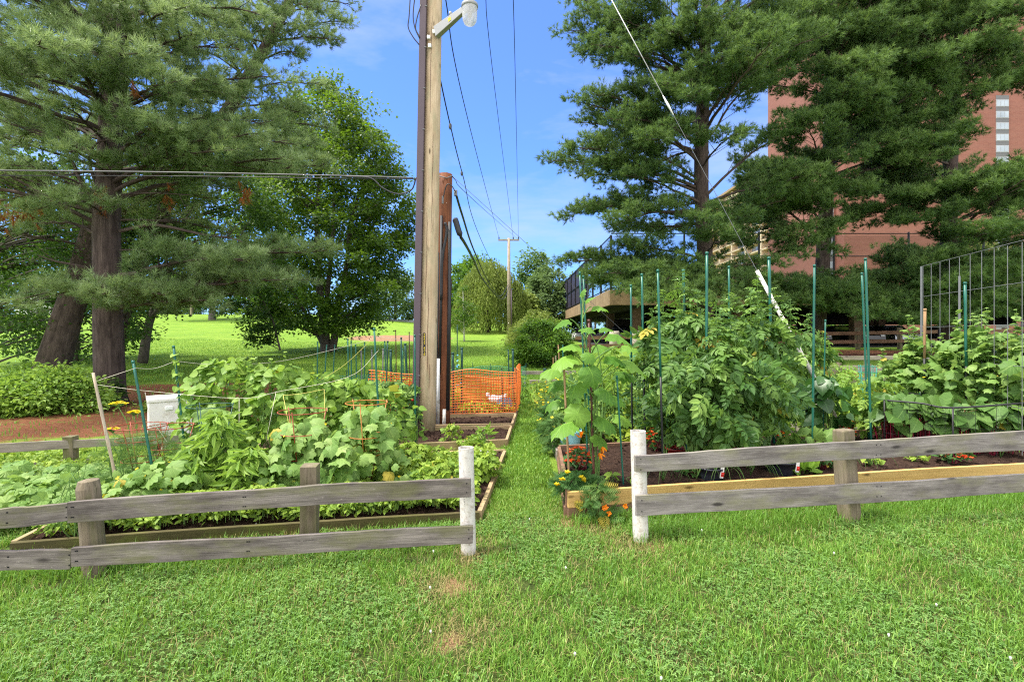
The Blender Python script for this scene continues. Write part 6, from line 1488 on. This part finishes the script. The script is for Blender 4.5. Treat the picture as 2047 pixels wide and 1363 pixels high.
# --- left bed
for px, Y, rx, zt, n, lab in ((398, 5.6, .20, .98, 110, 'thin bean vine just right of the utility box'), (455, 5.7, .42, 1.27, 300, 'tallest bean vine, its tips curling above the string'), (545, 5.6, .42, 1.20, 300, 'bright bean vine in the middle of the trellis row'),
                              (630, 5.7, .40, 1.10, 280, 'bean vine behind the hanging yellow string frame'), (710, 5.8, .36, 1.02, 240, 'bean vine at the foot of the grey green stake'), (775, 6.0, .26, .90, 120, 'rightmost bean vine beside the bare dark soil')):
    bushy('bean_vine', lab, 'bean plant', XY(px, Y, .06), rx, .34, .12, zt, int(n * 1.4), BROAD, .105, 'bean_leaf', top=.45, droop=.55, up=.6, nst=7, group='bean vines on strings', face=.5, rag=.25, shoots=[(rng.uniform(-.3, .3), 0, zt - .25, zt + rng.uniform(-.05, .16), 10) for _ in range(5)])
stk = [W(350 + 2 * i, 720 + 20 * i, 5.2) for i in range(8)]; f = empty('bean_vine', XY(372, 5.15, .06), 'single bean shoot twining up the green stake right of the box', 'bean plant', 'bean vines on strings')
mb = MB(); t_ = np.linspace(0, 1, 40); q0 = XY(377, 5.2, .06); q1 = W(350, 700, 5.2); P = q0 + (q1 - q0) * t_[:, None] + np.stack([.02 * np.cos(t_ * 40), .02 * np.sin(t_ * 40), 0 * t_], 1); mb.tube(P, .004, 5); mb.build('stem', M['stem_green'], f, True)
k = 34; i = rng.integers(6, 40, k); D = rng.normal(0, 1, (k, 3)); D[:, 2] = -.5; mb = MB(); mb.scatter(BROAD, P[i], D, UP + rng.normal(0, .5, (k, 3)) + [0, -.5, 0], .09 * (.6 + .6 * rng.random(k))); mb.build('leaves', M['bean_leaf'], f)
for px, Y, rx, z0, zt, n, ls, lab in ((605, 4.75, .30, .2, .72, 120, .13, 'cucumber plant growing through the rust red cage'), (735, 4.95, .28, .2, .82, 90, .15, 'cucumber plant with large pale leaves in the orange cage'), (670, 4.65, .26, .15, .58, 80, .14, 'cucumber plant between the red and orange cages'),
                                  (548, 4.6, .22, .12, .45, 60, .11, 'low cucumber plant left of the square fence post'), (790, 4.9, .16, .1, .42, 26, .14, 'cucumber leaves trailing toward the white pipe post'), (330, 4.35, .32, .1, .42, 60, .13, 'cucumber vine with yellow flowers among the red cages'), (255, 4.15, .25, .1, .36, 60, .10, 'cucumber vine at the foot of the bamboo cane')):
    bushy('cucumber_plant', lab, 'cucumber plant', XY(px, Y, .06), rx, .25, z0, zt, int(n * 1.15), CUKE, ls, 'cuke_leaf', droop=.5, up=.55, nst=5, face=.6, fl=(FLOWER, 7, .018, 'yellow_petal'), group='cucumber plants in the left bed')
bushy('squash_plant', 'blue green squash with two broad raised leaves behind the leafy plant', 'squash plant', XY(425, 5.2, .06), .2, .2, .3, .75, 12, SQUASH, .26, 'cuke_leaf', face=.2, nst=4)
for px, Y, rx, zt, n, lab in ((440, 4.65, .22, .80, 190, 'upright leafy plant in the dark green cage'), (500, 4.5, .2, .52, 130, 'leafy plant right of the caged one with small pale blossoms'), (395, 4.5, .18, .55, 100, 'leafy plant left of the caged one')):
    bushy('pepper_plant', lab, 'pepper plant', XY(px, Y, .06), rx, .2, .12, zt, int(n * 1.5), LANCE, .15, 'bean_leaf', droop=.3, nst=7, face=.3, group='leafy plants in the left bed')
for px, Y, rx, z0, zt, n, lab in ((300, 4.75, .28, .1, .62, 260, 'feathery dill clump around the leaning green stake'), (235, 4.6, .2, .1, .6, 150, 'feathery dill clump beside the bamboo cane'), (158, 3.65, .12, .15, .62, 70, 'thin dill sprig rising behind the rounded fence post'), (375, 4.8, .2, .1, .6, 110, 'dill tuft in front of the concrete block'), (620, 4.35, .2, .08, .36, 110, 'fine dill near the square fence post')):
    bushy('dill_plant', lab, 'dill plant', XY(px, Y, .05), rx, rx, z0, zt, n, DILL, .15, 'dill_leaf', droop=-.5, up=.3, nst=9, sw=.004, group='feathery dill plants')
f = empty('dill_plant', XY(262, 5.0, .05), 'flowering dill with two flat yellow umbels beside the pine trunk', 'dill plant', 'feathery dill plants'); st = MB(); fl = MB()
for px, py, r in ((237, 803, .075), (268, 821, .06), (225, 855, .05)):
    t = W(px, py, 5.0); st.tube(smooth_path([XY(270, 5.0, .03), (XY(268, 5, .3) + t) / 2 + [.03, 0, 0], t - [0, 0, .05]], 12), .0045, 5)
    k = 60; a = rng.random(k) * 6.28; q = r * np.sqrt(rng.random(k)); P = np.stack([t[0] + q * np.cos(a), t[1] + q * np.sin(a), t[2] - 1.5 * q ** 2 / r * .2], 1); st.sticks(np.tile(t - [0, 0, .05], (k, 1)), P, .0015, .001, n=3)
    fl.scatter(FLOWER, P, rng.normal(0, 1, (k, 3)) * [1, 1, .1], UP + rng.normal(0, .2, (k, 3)), .016)
st.build('stem', M['stem_green'], f, True); fl.build('flowers', M['yellow_petal'], f)
for px, Y, rx, zt, n, lab in ((820, 5.4, .24, .36, 200, 'curly parsley clump behind the left end of the fence rail'), (885, 4.75, .3, .34, 240, 'bright parsley clump left of the white pipe post'), (965, 5.15, .2, .34, 150, 'parsley clump with white blossoms right of the white pipe post'), (850, 4.5, .25, .22, 160, 'low parsley just behind the upper rail')):
    bushy('parsley_plant', lab, 'parsley', XY(px, Y, .06), rx, .24, .08, zt, int(n * 1.6), TRIFOL, .07, 'herb_leaf', droop=.2, nst=10, sw=.003, fl=(FLOWER, 14, .009, 'pale_petal') if px == 965 else None, group='parsley clumps')
bushy('leafy_sprout', 'tall light green sprout at the corner of the pole bed', 'young plant', XY(967, 6.55, .06), .12, .12, .1, .34, 30, LANCE, .18, 'bean_leaf', droop=-.4, up=.5, nst=4)
bushy('bean_vine', 'young bean climbing the pale stake before the dark pole conduit', 'bean plant', XY(833, 6.5, .06), .11, .08, .1, .62, 34, BROAD, .10, 'bean_leaf', nst=3, face=.4)
bushy('tomato_plant', 'dark tomato bush left of the utility pole before the orange mesh', 'tomato plant', XY(785, 7.45, .08), .34, .25, .12, .85, 150, TOMATO, .22, 'tomato_leaf', nst=7, fr=(4, .025, 'tag_red'), face=.3)
for px, Y, rx, zt, n, lab in ((770, 6.75, .3, .22, 120, 'low weeds in the left half of the pole bed'), (720, 6.6, .3, .25, 120, 'greens at the left end of the pole bed'), (905, 6.95, .14, .3, 60, 'tufty weed between the pipes at the pole foot'), (935, 6.75, .15, .15, 50, 'small weed in the bare soil right of the pole')):
    bushy('weed_clump', lab, 'weeds', XY(px, Y, .06), rx, .2, .07, zt, n, TRIFOL, .07, 'herb_leaf', nst=5, sw=.003, group='weeds in the pole bed')
# border of low herbs behind the mossy front board, and the leafy patch on the far left (too many to count)
def cover(name, label, mat, tmpl, poly, n, hz, ls, up=.8, face=.35):
    A, B, C_, D_ = [np.array(p, float) for p in poly]; u, v = rng.random(n), rng.random(n)
    q = (1 - u)[:, None] * (1 - v)[:, None] * A + u[:, None] * (1 - v)[:, None] * B + u[:, None] * v[:, None] * C_ + (1 - u)[:, None] * v[:, None] * D_
    hm = hz[0] + (hz[1] - hz[0]) * (.5 + .5 * lump(q[:, 0], q[:, 1], 4.3, 2.0)); z = .05 + hm * (.25 + .75 * rng.random(n) ** .6)
    P = np.stack([q[:, 0], q[:, 1], z], 1); mb = MB(); a = rng.random(n) * 6.28
    mb.scatter(tmpl, P, np.stack([np.cos(a), np.sin(a), -.3 + .3 * rng.normal(size=n)], 1), UP * up + [0, -face, 0] + rng.normal(0, .4, (n, 3)), ls * (.6 + .7 * rng.random(n)), np.clip(.45 + .22 * rng.normal(size=n) + .5 * (z - .05 - hm * .6) / hm.clip(.05), 0, 1))
    mb.sticks(P[::7] * [1, 1, .35] + [0, 0, .03], P[::7], .0018, .001, m=1, n=3)
    o = mb.build(name, [M[mat], M['stem_green']]); return tag(o, label, 'ground cover', None, 'stuff')
cover('herb_foliage', 'low leafy herbs spilling over the mossy front board', 'herb_leaf', OVAL, [(-3.45, 3.62), (-.33, 4.22), (-.3, 4.62), (-3.5, 4.1)], 6200, (.10, .26), .055)
cover('squash_foliage', 'patch of pale broad leaves at the far left of the bed', 'cuke_leaf', CUKE, [(-5.6, 3.4), (-2.75, 4.1), (-3.0, 5.2), (-6.2, 4.9)], 1500, (.12, .30), .13, face=.2)
cover('weed_foliage', 'mixed low weeds between the vegetables of the left bed', 'herb_leaf', TRIFOL, [(-3.4, 4.2), (-.35, 4.65), (-.2, 6.2), (-3.8, 5.8)], 3600, (.08, .22), .06)
cover('strawberry_foliage', 'low weeds along the light brown board fence on the left', 'herb_leaf', TRIFOL, [(-6.4, 4.9), (-3.9, 5.2), (-3.9, 6.4), (-7, 6.2)], 1500, (.05, .14), .06)
cover('bed_foliage', 'mixed greens in the rows left of the utility poles', 'tomato_leaf', TRIFOL, [(-4.6, 8.0), (-1.9, 8.4), (-2.2, 12.5), (-5.2, 12.2)], 2600, (.15, .5), .11)
# --- orange mesh bed
for px, Y, rx, zt, n, lab in ((905, 9.9, .12, .62, 60, 'yellow leaved plant at the left post of the orange mesh'), (955, 9.45, .35, .26, 130, 'yellow flowering row inside the orange mesh, left half'), (1005, 9.5, .25, .24, 90, 'yellow flowering row below the bird ornament'), (805, 9.4, .3, .75, 120, 'yellowing plant behind the mesh left of the pole'), (770, 9.7, .3, .8, 110, 'yellow green plant at the far left of the orange mesh')):
    bushy('marigold_plant', lab, 'flowers', XY(px, Y, .08), rx, .25, .1, zt, n, OVAL, .10, 'yellow_green', nst=6, fl=(FLOWER, 10, .03, 'yellow_petal'), group='yellow plants in the orange mesh bed')
# --- right bed
def squash_vine():
    f = empty('squash_vine', XY(1187, 4.66, .18), 'climbing squash vine with big bright leaves at the corner of the yellow board bed', 'squash plant')
    st = MB(); lv = MB(); q = smooth_path([XY(1192, 4.7, .16), W(1180, 880, 4.68), W(1190, 800, 4.64), W(1178, 720, 4.68), W(1165, 660, 4.7), W(1166, 590, 4.75)], 60); st.tube(q, np.linspace(.012, .005, 60), 7)
    q2 = smooth_path([XY(1196, 4.75, .16), W(1200, 880, 4.75), W(1205, 790, 4.8), W(1195, 700, 4.8), W(1170, 650, 4.8)], 50); st.tube(q2, np.linspace(.010, .004, 50), 7)
    for px, py, Y, s, dx, dz, tl in ((1128, 640, 4.55, .17, -1, -.2, .2), (1192, 612, 4.7, .15, 1, .1, .3), (1228, 668, 4.5, .24, 1, -.1, .1), (1205, 655, 4.9, .14, 1, .2, .3), (1148, 688, 4.5, .2, -1, .15, .1), (1130, 712, 4.45, .24, -1, -.3, .7), (1178, 735, 4.3, .2, .2, -.4, .8), (1222, 712, 4.5, .22, 1, -.05, .3), (1258, 722, 4.55, .26, 1, -.25, .2), (1240, 742, 4.7, .22, 1, 0, .6),
        (1108, 735, 4.7, .22, -1, -.1, .3), (1118, 760, 4.8, .2, -1, -.3, .6), (1155, 765, 4.5, .2, -.5, -.4, .8), (1205, 775, 4.4, .2, .5, -.3, .8), (1130, 845, 4.35, .24, -1, -.25, .5), (1158, 815, 4.4, .22, -.3, -.5, 1.0), (1206, 835, 4.45, .22, .8, -.4, .9), (1225, 790, 4.8, .2, 1, -.3, .6), (1160, 590, 4.75, .09, .2, .6, .6), (1172, 600, 4.7, .1, .5, .5, .5), (1174, 705, 4.35, .13, .3, -.4, .9),
        (1195, 870, 4.6, .18, .6, -.4, .8), (1145, 790, 4.7, .2, -.8, -.2, .6), (1180, 655, 4.5, .14, -.4, .1, .7), (1190, 690, 4.95, .2, .8, .2, .4), (1240, 830, 4.95, .2, 1, -.3, .7), (1250, 690, 4.9, .18, .9, 0, .4), (1110, 800, 4.9, .18, -.8, -.3, .6)):
        c = W(px, py, Y); lv.scatter(SQUASH, [c - np.array([dx, 0, dz]) * s * .3], [[dx, -.45 + .5 * rng.random(), dz - .1]], [[.15 * dx + .2 * rng.normal(), -tl * .5, 1]], s * 1.02)
        k = np.argmin(np.abs(q[:, 2] - (c[2] - s * .9))); a = bez(q[k], c - np.array([dx, 0, dz]) * s * .3, .06, 7); st.tube(a, np.linspace(.007, .0045, 7), 6, False)
    for px, py in ((1170, 880), (1185, 900), (1210, 895), (1215, 870), (1195, 840), (1165, 860)):
        st.tube(bez(XY(1192, 4.68, .2), W(px, py - 80, 4.6), .1, 8), .006, 6, False)
    st.build('stem', M['stem_green'], f, True); lv.build('leaves', M['squash_leaf'], f, True)
    for px, py in ((1198, 905), (1162, 875), (1204, 892)): fm = MB(); fm.scatter(LANCE, np.tile([W(px, py, 4.5)], (6, 1)), rng.normal(0, .5, (6, 3)) + [0, 0, -.9 if py > 880 else .9], rng.normal(0, 1, (6, 3)), .07); fm.build('flower', M['orange_petal'], f)
squash_vine()
TP = ([0, .2, .55, .8, 1], [.35, .85, 1, .75, .35])
for px, Y, rx, ry, z0, zt, n, ls, lab, sh in (
    (1335, 5.75, .33, .32, .55, 1.72, 210, .24, 'leftmost tomato plant of the tall cluster, behind the near green stake', [(-.05, 0, 1.5, 2.06, 26), (.16, .1, 1.5, 2.2, 30), (-.2, -.1, 1.3, 1.85, 20)]),
    (1385, 5.4, .34, .34, .55, 1.78, 240, .24, 'tallest tomato plant with bright tips below the sky', [(-.1, 0, 1.6, 2.22, 32), (.08, .1, 1.6, 2.05, 26), (.2, -.1, 1.5, 1.92, 22)]),
    (1432, 5.0, .36, .30, .50, 1.45, 230, .24, 'front tomato plant with hanging oval green fruit', [(0, 0, 1.3, 1.75, 20), (.18, 0, 1.3, 1.68, 16)]),
    (1478, 5.6, .36, .34, .5, 1.72, 250, .24, 'tomato plant right of the tallest stake with light tips', [(-.1, 0, 1.5, 2.02, 28), (.12, 0, 1.5, 2.05, 28), (.28, .1, 1.4, 1.9, 22)]),
    (1535, 6.1, .33, .32, .5, 1.70, 200, .23, 'tomato plant winding round the thick stake and wire guard', [(-.12, 0, 1.5, 2.28, 36), (.08, 0, 1.6, 2.12, 26), (.26, 0, 1.5, 1.98, 24)]),
    (1608, 7.25, .40, .30, .3, 1.50, 210, .23, 'lower tomato plant at the right end of the cluster', [(.05, 0, 1.3, 1.85, 24), (.25, 0, 1.2, 1.6, 18)]),
    (1500, 5.15, .32, .26, .5, 1.25, 170, .23, 'bushy low tomato plant above the second black pot', []),
    (1305, 6.3, .26, .24, .35, 1.4, 120, .23, 'shaded tomato plant behind the tall stakes at left', [(0, 0, 1.2, 1.7, 20)]),
    (1385, 4.95, .26, .2, .55, 1.30, 120, .23, 'front left tomato plant with dark drooping leaves', [])):
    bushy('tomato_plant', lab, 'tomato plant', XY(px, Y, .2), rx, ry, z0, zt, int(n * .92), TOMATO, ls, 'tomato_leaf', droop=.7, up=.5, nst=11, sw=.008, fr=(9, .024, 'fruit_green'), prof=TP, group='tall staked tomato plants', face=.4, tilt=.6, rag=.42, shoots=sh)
bushy('pepper_plant', 'pepper plant with large dark glossy leaves right of the tomatoes', 'pepper plant', XY(1655, 6.4, .2), .28, .26, .35, .98, 70, BROAD, .2, 'pepper_leaf', droop=.9, up=.35, nst=6, face=.7)
bushy('young_squash', 'young squash plant with pale leaves at the foot of the pepper plant', 'squash plant', XY(1620, 5.5, .2), .22, .2, .25, .52, 30, SQUASH, .15, 'cuke_leaf', nst=5, face=.4)
def begonia(px, Y, rx, h, lab, z0=.19, mat='red_petal', n=70):
    bushy('begonia', lab, 'flowers', XY(px, Y, z0), rx, rx * .8, z0 + .02, z0 + h, n, BROAD, .055, 'marigold_leaf', nst=6, fl=(FLOWER, int(n * .9), .022, mat), stem='stem_red', sw=.004, group='red begonias')
begonia(1158, 5.05, .15, .20, 'red begonias in the left corner of the yellow board bed', n=110)
begonia(1382, 4.82, .11, .17, 'red begonia beside the black pot near the pipe post')
begonia(1312, 5.9, .12, .24, 'red begonia peeking out behind the top of the white pipe post')
begonia(1648, 5.08, .13, .19, 'red begonia left of the thick square fence post, below the rail', n=90)
begonia(1692, 6.5, .12, .24, 'red begonia directly above the thick square fence post')
begonia(1905, 5.35, .17, .17, 'red begonia right of the fence post between the two rails', n=120)
begonia(1495, 6.25, .15, .34, 'orange red begonia glowing in the shade under the tomatoes', mat='orange_petal')
begonia(1555, 6.3, .12, .26, 'orange red begonia in the shade below the wire guard', mat='orange_petal')
f = bushy('marigold', 'yellow marigold mound hanging over the corner of the yellow board bed', 'flowers', XY(1150, 4.38, .19), .19, .14, .18, .34, 150, FERN, .12, 'marigold_leaf', nst=8, droop=.3, face=.3)
for px, py in ((1134, 945), (1124, 959), (1113, 970), (1163, 955), (1167, 961)):
    mb = MB(); c = W(px, py, 4.26); k = 26; a = rng.random(k) * 6.28; r_ = rng.random(k); mb.scatter(OVAL, np.tile(c, (k, 1)) + rng.normal(0, .004, (k, 3)), np.stack([np.cos(a), np.sin(a), .2 + r_], 1), np.stack([-np.cos(a), -np.sin(a), .8 + 0 * a], 1), .030)
    mb.build('flower', M['yellow_petal'], f)
f = bushy('marigold', 'feathery orange marigold growing in the grass against the yellow boards', 'flowers', XY(1195, 4.13, .0), .14, .07, .02, .30, 60, FERN, .13, 'dill_leaf', nst=6, droop=-.2, up=.3, face=.5)
for px, py in ((1211, 1013), (1217, 1026), (1250, 1011), (1208, 1015)):
    mb = MB(); c = W(px, py, 4.05); k = 18; a = rng.random(k) * 6.28; mb.scatter(OVAL, np.tile(c, (k, 1)), np.stack([np.cos(a), -.3 + 0 * a, np.sin(a)], 1), np.tile([[0, -1, .3]], (k, 1)), .024)
    mb.build('flower', M['orange_petal'], f)
bushy('lettuce', 'bright light green lettuce beside the second black pot', 'lettuce', XY(1605, 4.98, .19), .11, .09, .19, .32, 26, BROAD, .15, 'lettuce_leaf', droop=-.5, up=.5, nst=3, face=.4)
for px, Y, lab in ((1745, 5.22, 'small green seedlings right of the thick square fence post'), (1835, 5.35, 'small green seedlings left of the right hand begonia'), (1225, 4.6, 'tiny seedling in the soil beside the squash vine'), (1270, 4.55, 'tiny seedling at the yellow board left of the pipe post')):
    bushy('seedling', lab, 'seedlings', XY(px, Y, .19), .09 if px > 1500 else .05, .08, .2, .27, 26 if px > 1500 else 10, BROAD, .06, 'herb_leaf', nst=4, sw=.003, group='seedlings in the yellow board bed')
def onion(px, Y, lab, n=7, s=1.0):
    b = XY(px, Y, .19); f = empty('onion_plant', b, lab, 'onion plant', 'onions along the yellow boards'); mb = MB()
    for i in range(n):
        a = rng.random() * 6.28; L = (.14 + .10 * rng.random()) * s; d = np.array([math.cos(a), math.sin(a) * .6 - .35, 0]); q = smooth_path([b, b + d * L * .35 + [0, 0, L * .8], b + d * L * .9 + [0, 0, L * .65], b + d * L * 1.2 + [0, 0, L * .05]], 10); mb.tube(q, np.linspace(.0038, .0012, 10), 5, rnd=rng.random())
    mb.build('leaves', M['dill_leaf'], f, True)
for a in ((1325, 4.62, 'onion bending over the yellow boards right of the pipe post'), (1392, 4.7, 'wispy onion between begonia and black pot'), (1445, 4.72, 'onion flopping over the yellow boards right of the tagged black pot', 9), (1500, 4.82, 'onion with one looped leaf left of the second black pot', 8), (1660, 5.05, 'pale dry onion tips touching the thick square fence post', 8), (1738, 5.15, 'onion just right of the thick square fence post', 6), (2000, 5.5, 'tall onion near the right edge between the rails', 6, 1.4)): onion(*a)
# cucumbers on the trellis, beets
for px, Y, rx, zt, n, lab in ((1815, 7.0, .30, 1.25, 120, 'pale cucumber vine left of the trellis with curling tips'), (1862, 6.7, .36, 1.48, 170, 'cucumber vine at the left end of the wire trellis'), (1935, 6.3, .40, 1.55, 210, 'cucumber vine round the stake inside the trellis'), (2005, 5.95, .42, 1.55, 210, 'cucumber vine climbing the right part of the trellis'), (2085, 5.6, .36, 1.5, 150, 'cucumber vine at the right edge of the view')):
    bushy('cucumber_vine', lab, 'cucumber plant', XY(px, Y, .2), rx, .32, .35, zt, int(n * .95), CUKE, .155, 'cuke_leaf', droop=.5, up=.65, nst=7, sw=.005, fl=(FLOWER, 6, .02, 'yellow_petal'), group='cucumber vines on the wire trellis', face=.45, rag=.3, tilt=.55, shoots=[(rng.uniform(-.3, .3), rng.uniform(-.2, .2), zt - .45, zt + rng.uniform(.05, .34), 20) for _ in range(6)])
for px, Y, lab in ((1790, 6.2, 'beet clump with bare red stems left of the others under the net frame'), (1850, 5.95, 'beet clump with red stems second from the left under the net frame'), (1915, 5.8, 'beet clump third from the left under the net frame'), (1985, 5.75, 'beet clump behind the right end of the upper rail'), (2060, 5.7, 'beet clump at the right edge behind the rail')):
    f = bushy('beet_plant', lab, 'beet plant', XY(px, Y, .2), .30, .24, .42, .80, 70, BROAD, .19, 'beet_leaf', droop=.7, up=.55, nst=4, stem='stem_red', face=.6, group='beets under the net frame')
    k = 46; a = rng.random(k) * 6.28; r_ = rng.random(k); c = XY(px, Y, .2); mb = MB(); mb.sticks(np.stack([c[0] + .2 * r_ * np.cos(a), c[1] + .14 * r_ * np.sin(a), np.full(k, .17)], 1), np.stack([c[0] + .27 * r_ * np.cos(a), c[1] + .2 * r_ * np.sin(a), .42 + .2 * rng.random(k)], 1), .006, .004, n=5); mb.build('stalks', M['stem_red'], f)
bushy('tomato_plant', 'small light tomato plant behind the leaning green stakes', 'tomato plant', XY(1755, 6.4, .2), .22, .2, .3, .95, 60, TOMATO, .2, 'bean_leaf', nst=5, face=.4)
# --- rows behind the right bed
for nm, px, Y, rx, z0, zt, n, tm, ls, mat, lab, fl in (
    ('dill_plant', 1100, 7.6, .22, .1, .85, 150, DILL, .16, 'dill_leaf', 'dill with yellow flower heads beside the grass path', (FLOWER, 90, .022, 'yellow_petal')),
    ('herb_plant', 1092, 8.3, .20, .1, .62, 110, OVAL, .09, 'herb_leaf', 'pale greens hanging over the right edge of the grass path', None),
    ('herb_plant', 1112, 6.35, .2, .1, .55, 130, FERN, .13, 'dill_leaf', 'ferny bush by the notched bed corner on the right of the path', (FLOWER, 8, .025, 'yellow_petal')),
    ('herb_plant', 1150, 6.6, .28, .1, .75, 170, BROAD, .12, 'bean_leaf', 'broad leaved greens just behind the squash vine', None),
    ('herb_plant', 1190, 7.9, .3, .1, .85, 150, TRIFOL, .12, 'herb_leaf', 'bright greens behind the brown squash stake', None),
    ('dill_plant', 1118, 6.9, .28, .1, .66, 240, FERN, .14, 'marigold_leaf', 'dark ferny marigold bush left of the squash vine', (FLOWER, 6, .025, 'yellow_petal')),
    ('tomato_plant', 1150, 7.6, .3, .1, .8, 110, TOMATO, .22, 'tomato_leaf', 'tomato bush seen between path and squash vine', None),
    ('herb_plant', 1215, 7.0, .3, .1, .72, 240, OVAL, .08, 'tomato_leaf', 'fine leaved green bush right of the squash vine', None),
    ('herb_plant', 1235, 8.0, .35, .1, .95, 200, LANCE, .14, 'herb_leaf', 'pale bush behind the slim green stake', None),
    ('pepper_plant', 1228, 7.0, .16, .7, 1.38, 60, LANCE, .2, 'bean_leaf', 'tall plant with pointed star shaped leaves right of the squash top', None),
    ('herb_plant', 1270, 7.4, .3, .1, .8, 180, TRIFOL, .11, 'herb_leaf', 'light green bush behind the white pipe post', None),
    ('lettuce', 1285, 6.35, .2, .12, .36, 60, OVAL, .12, 'yellow_green', 'yellow green lettuce row behind the pipe post', None),
    ('lettuce', 1420, 6.6, .3, .12, .42, 90, OVAL, .12, 'yellow_green', 'yellow green lettuce glowing under the tomatoes', None),
    ('herb_plant', 1690, 8.2, .35, .12, .48, 170, TRIFOL, .10, 'herb_leaf', 'bright low bush right of the pepper plant', None),
    ('herb_plant', 1725, 9.2, .35, .12, .55, 130, TRIFOL, .11, 'herb_leaf', 'low greens further back left of the green wire cage', None),
    ('tomato_plant', 1700, 10.2, .35, .15, .75, 60, TOMATO, .22, 'bean_leaf', 'small pale tomato plant before the low board fence', None),
    ('tomato_plant', 1655, 11.0, .5, .2, 1.0, 70, TOMATO, .24, 'bean_leaf', 'light green plant behind the rusty topped stake', None),
    ('herb_plant', 1790, 8.0, .4, .15, 1.0, 170, LANCE, .16, 'tomato_leaf', 'dark green bush in the netting left of the cucumbers', None),
    ('herb_plant', 1850, 8.6, .5, .15, 1.0, 200, LANCE, .16, 'bean_leaf', 'green bush behind the cucumbers at left', None),
    ('herb_plant', 1960, 8.2, .6, .15, 1.05, 240, BROAD, .14, 'bean_leaf', 'green bush behind the cucumbers at right', None),
    ('herb_plant', 1075, 10.2, .2, .1, .6, 80, OVAL, .1, 'herb_leaf', 'greens beside the far end of the grass path', None),
    ('herb_plant', 1130, 10.3, .5, .1, .75, 200, OVAL, .11, 'bean_leaf', 'bright bush before the four pale sticks', None),
    ('herb_plant', 1042, 11.2, .18, .1, .62, 70, LANCE, .14, 'bean_leaf', 'leafy plant at the right end of the orange mesh', None),
    ('herb_plant', 908, 10.6, .2, .3, 1.1, 60, OVAL, .08, 'tomato_leaf', 'blue flowering stem behind the orange mesh', (FLOWER, 22, .03, 'toy_blue'))):
    bushy(nm, lab, {'dill_plant': 'dill plant', 'tomato_plant': 'tomato plant', 'herb_plant': 'green bush', 'pepper_plant': 'pepper plant', 'lettuce': 'lettuce'}[nm], XY(px, Y, .1), rx, rx * .8, z0, zt, int(n * 1.25), tm, ls, mat, nst=7, face=.35, fl=fl, droop=-.4 if tm is DILL else .35)
cover('row_foliage', 'mixed low greens in the rows right of the grass path', 'herb_leaf', TRIFOL, [(.7, 6.4), (4.0, 7.0), (4.0, 11.4), (.8, 11.2)], 2600, (.1, .4), .10)
cover('row_foliage', 'mixed low greens in the far right rows', 'herb_leaf', TRIFOL, [(4.2, 7.2), (8.5, 8.2), (8.6, 11.2), (4.2, 10.6)], 2200, (.08, .32), .10)
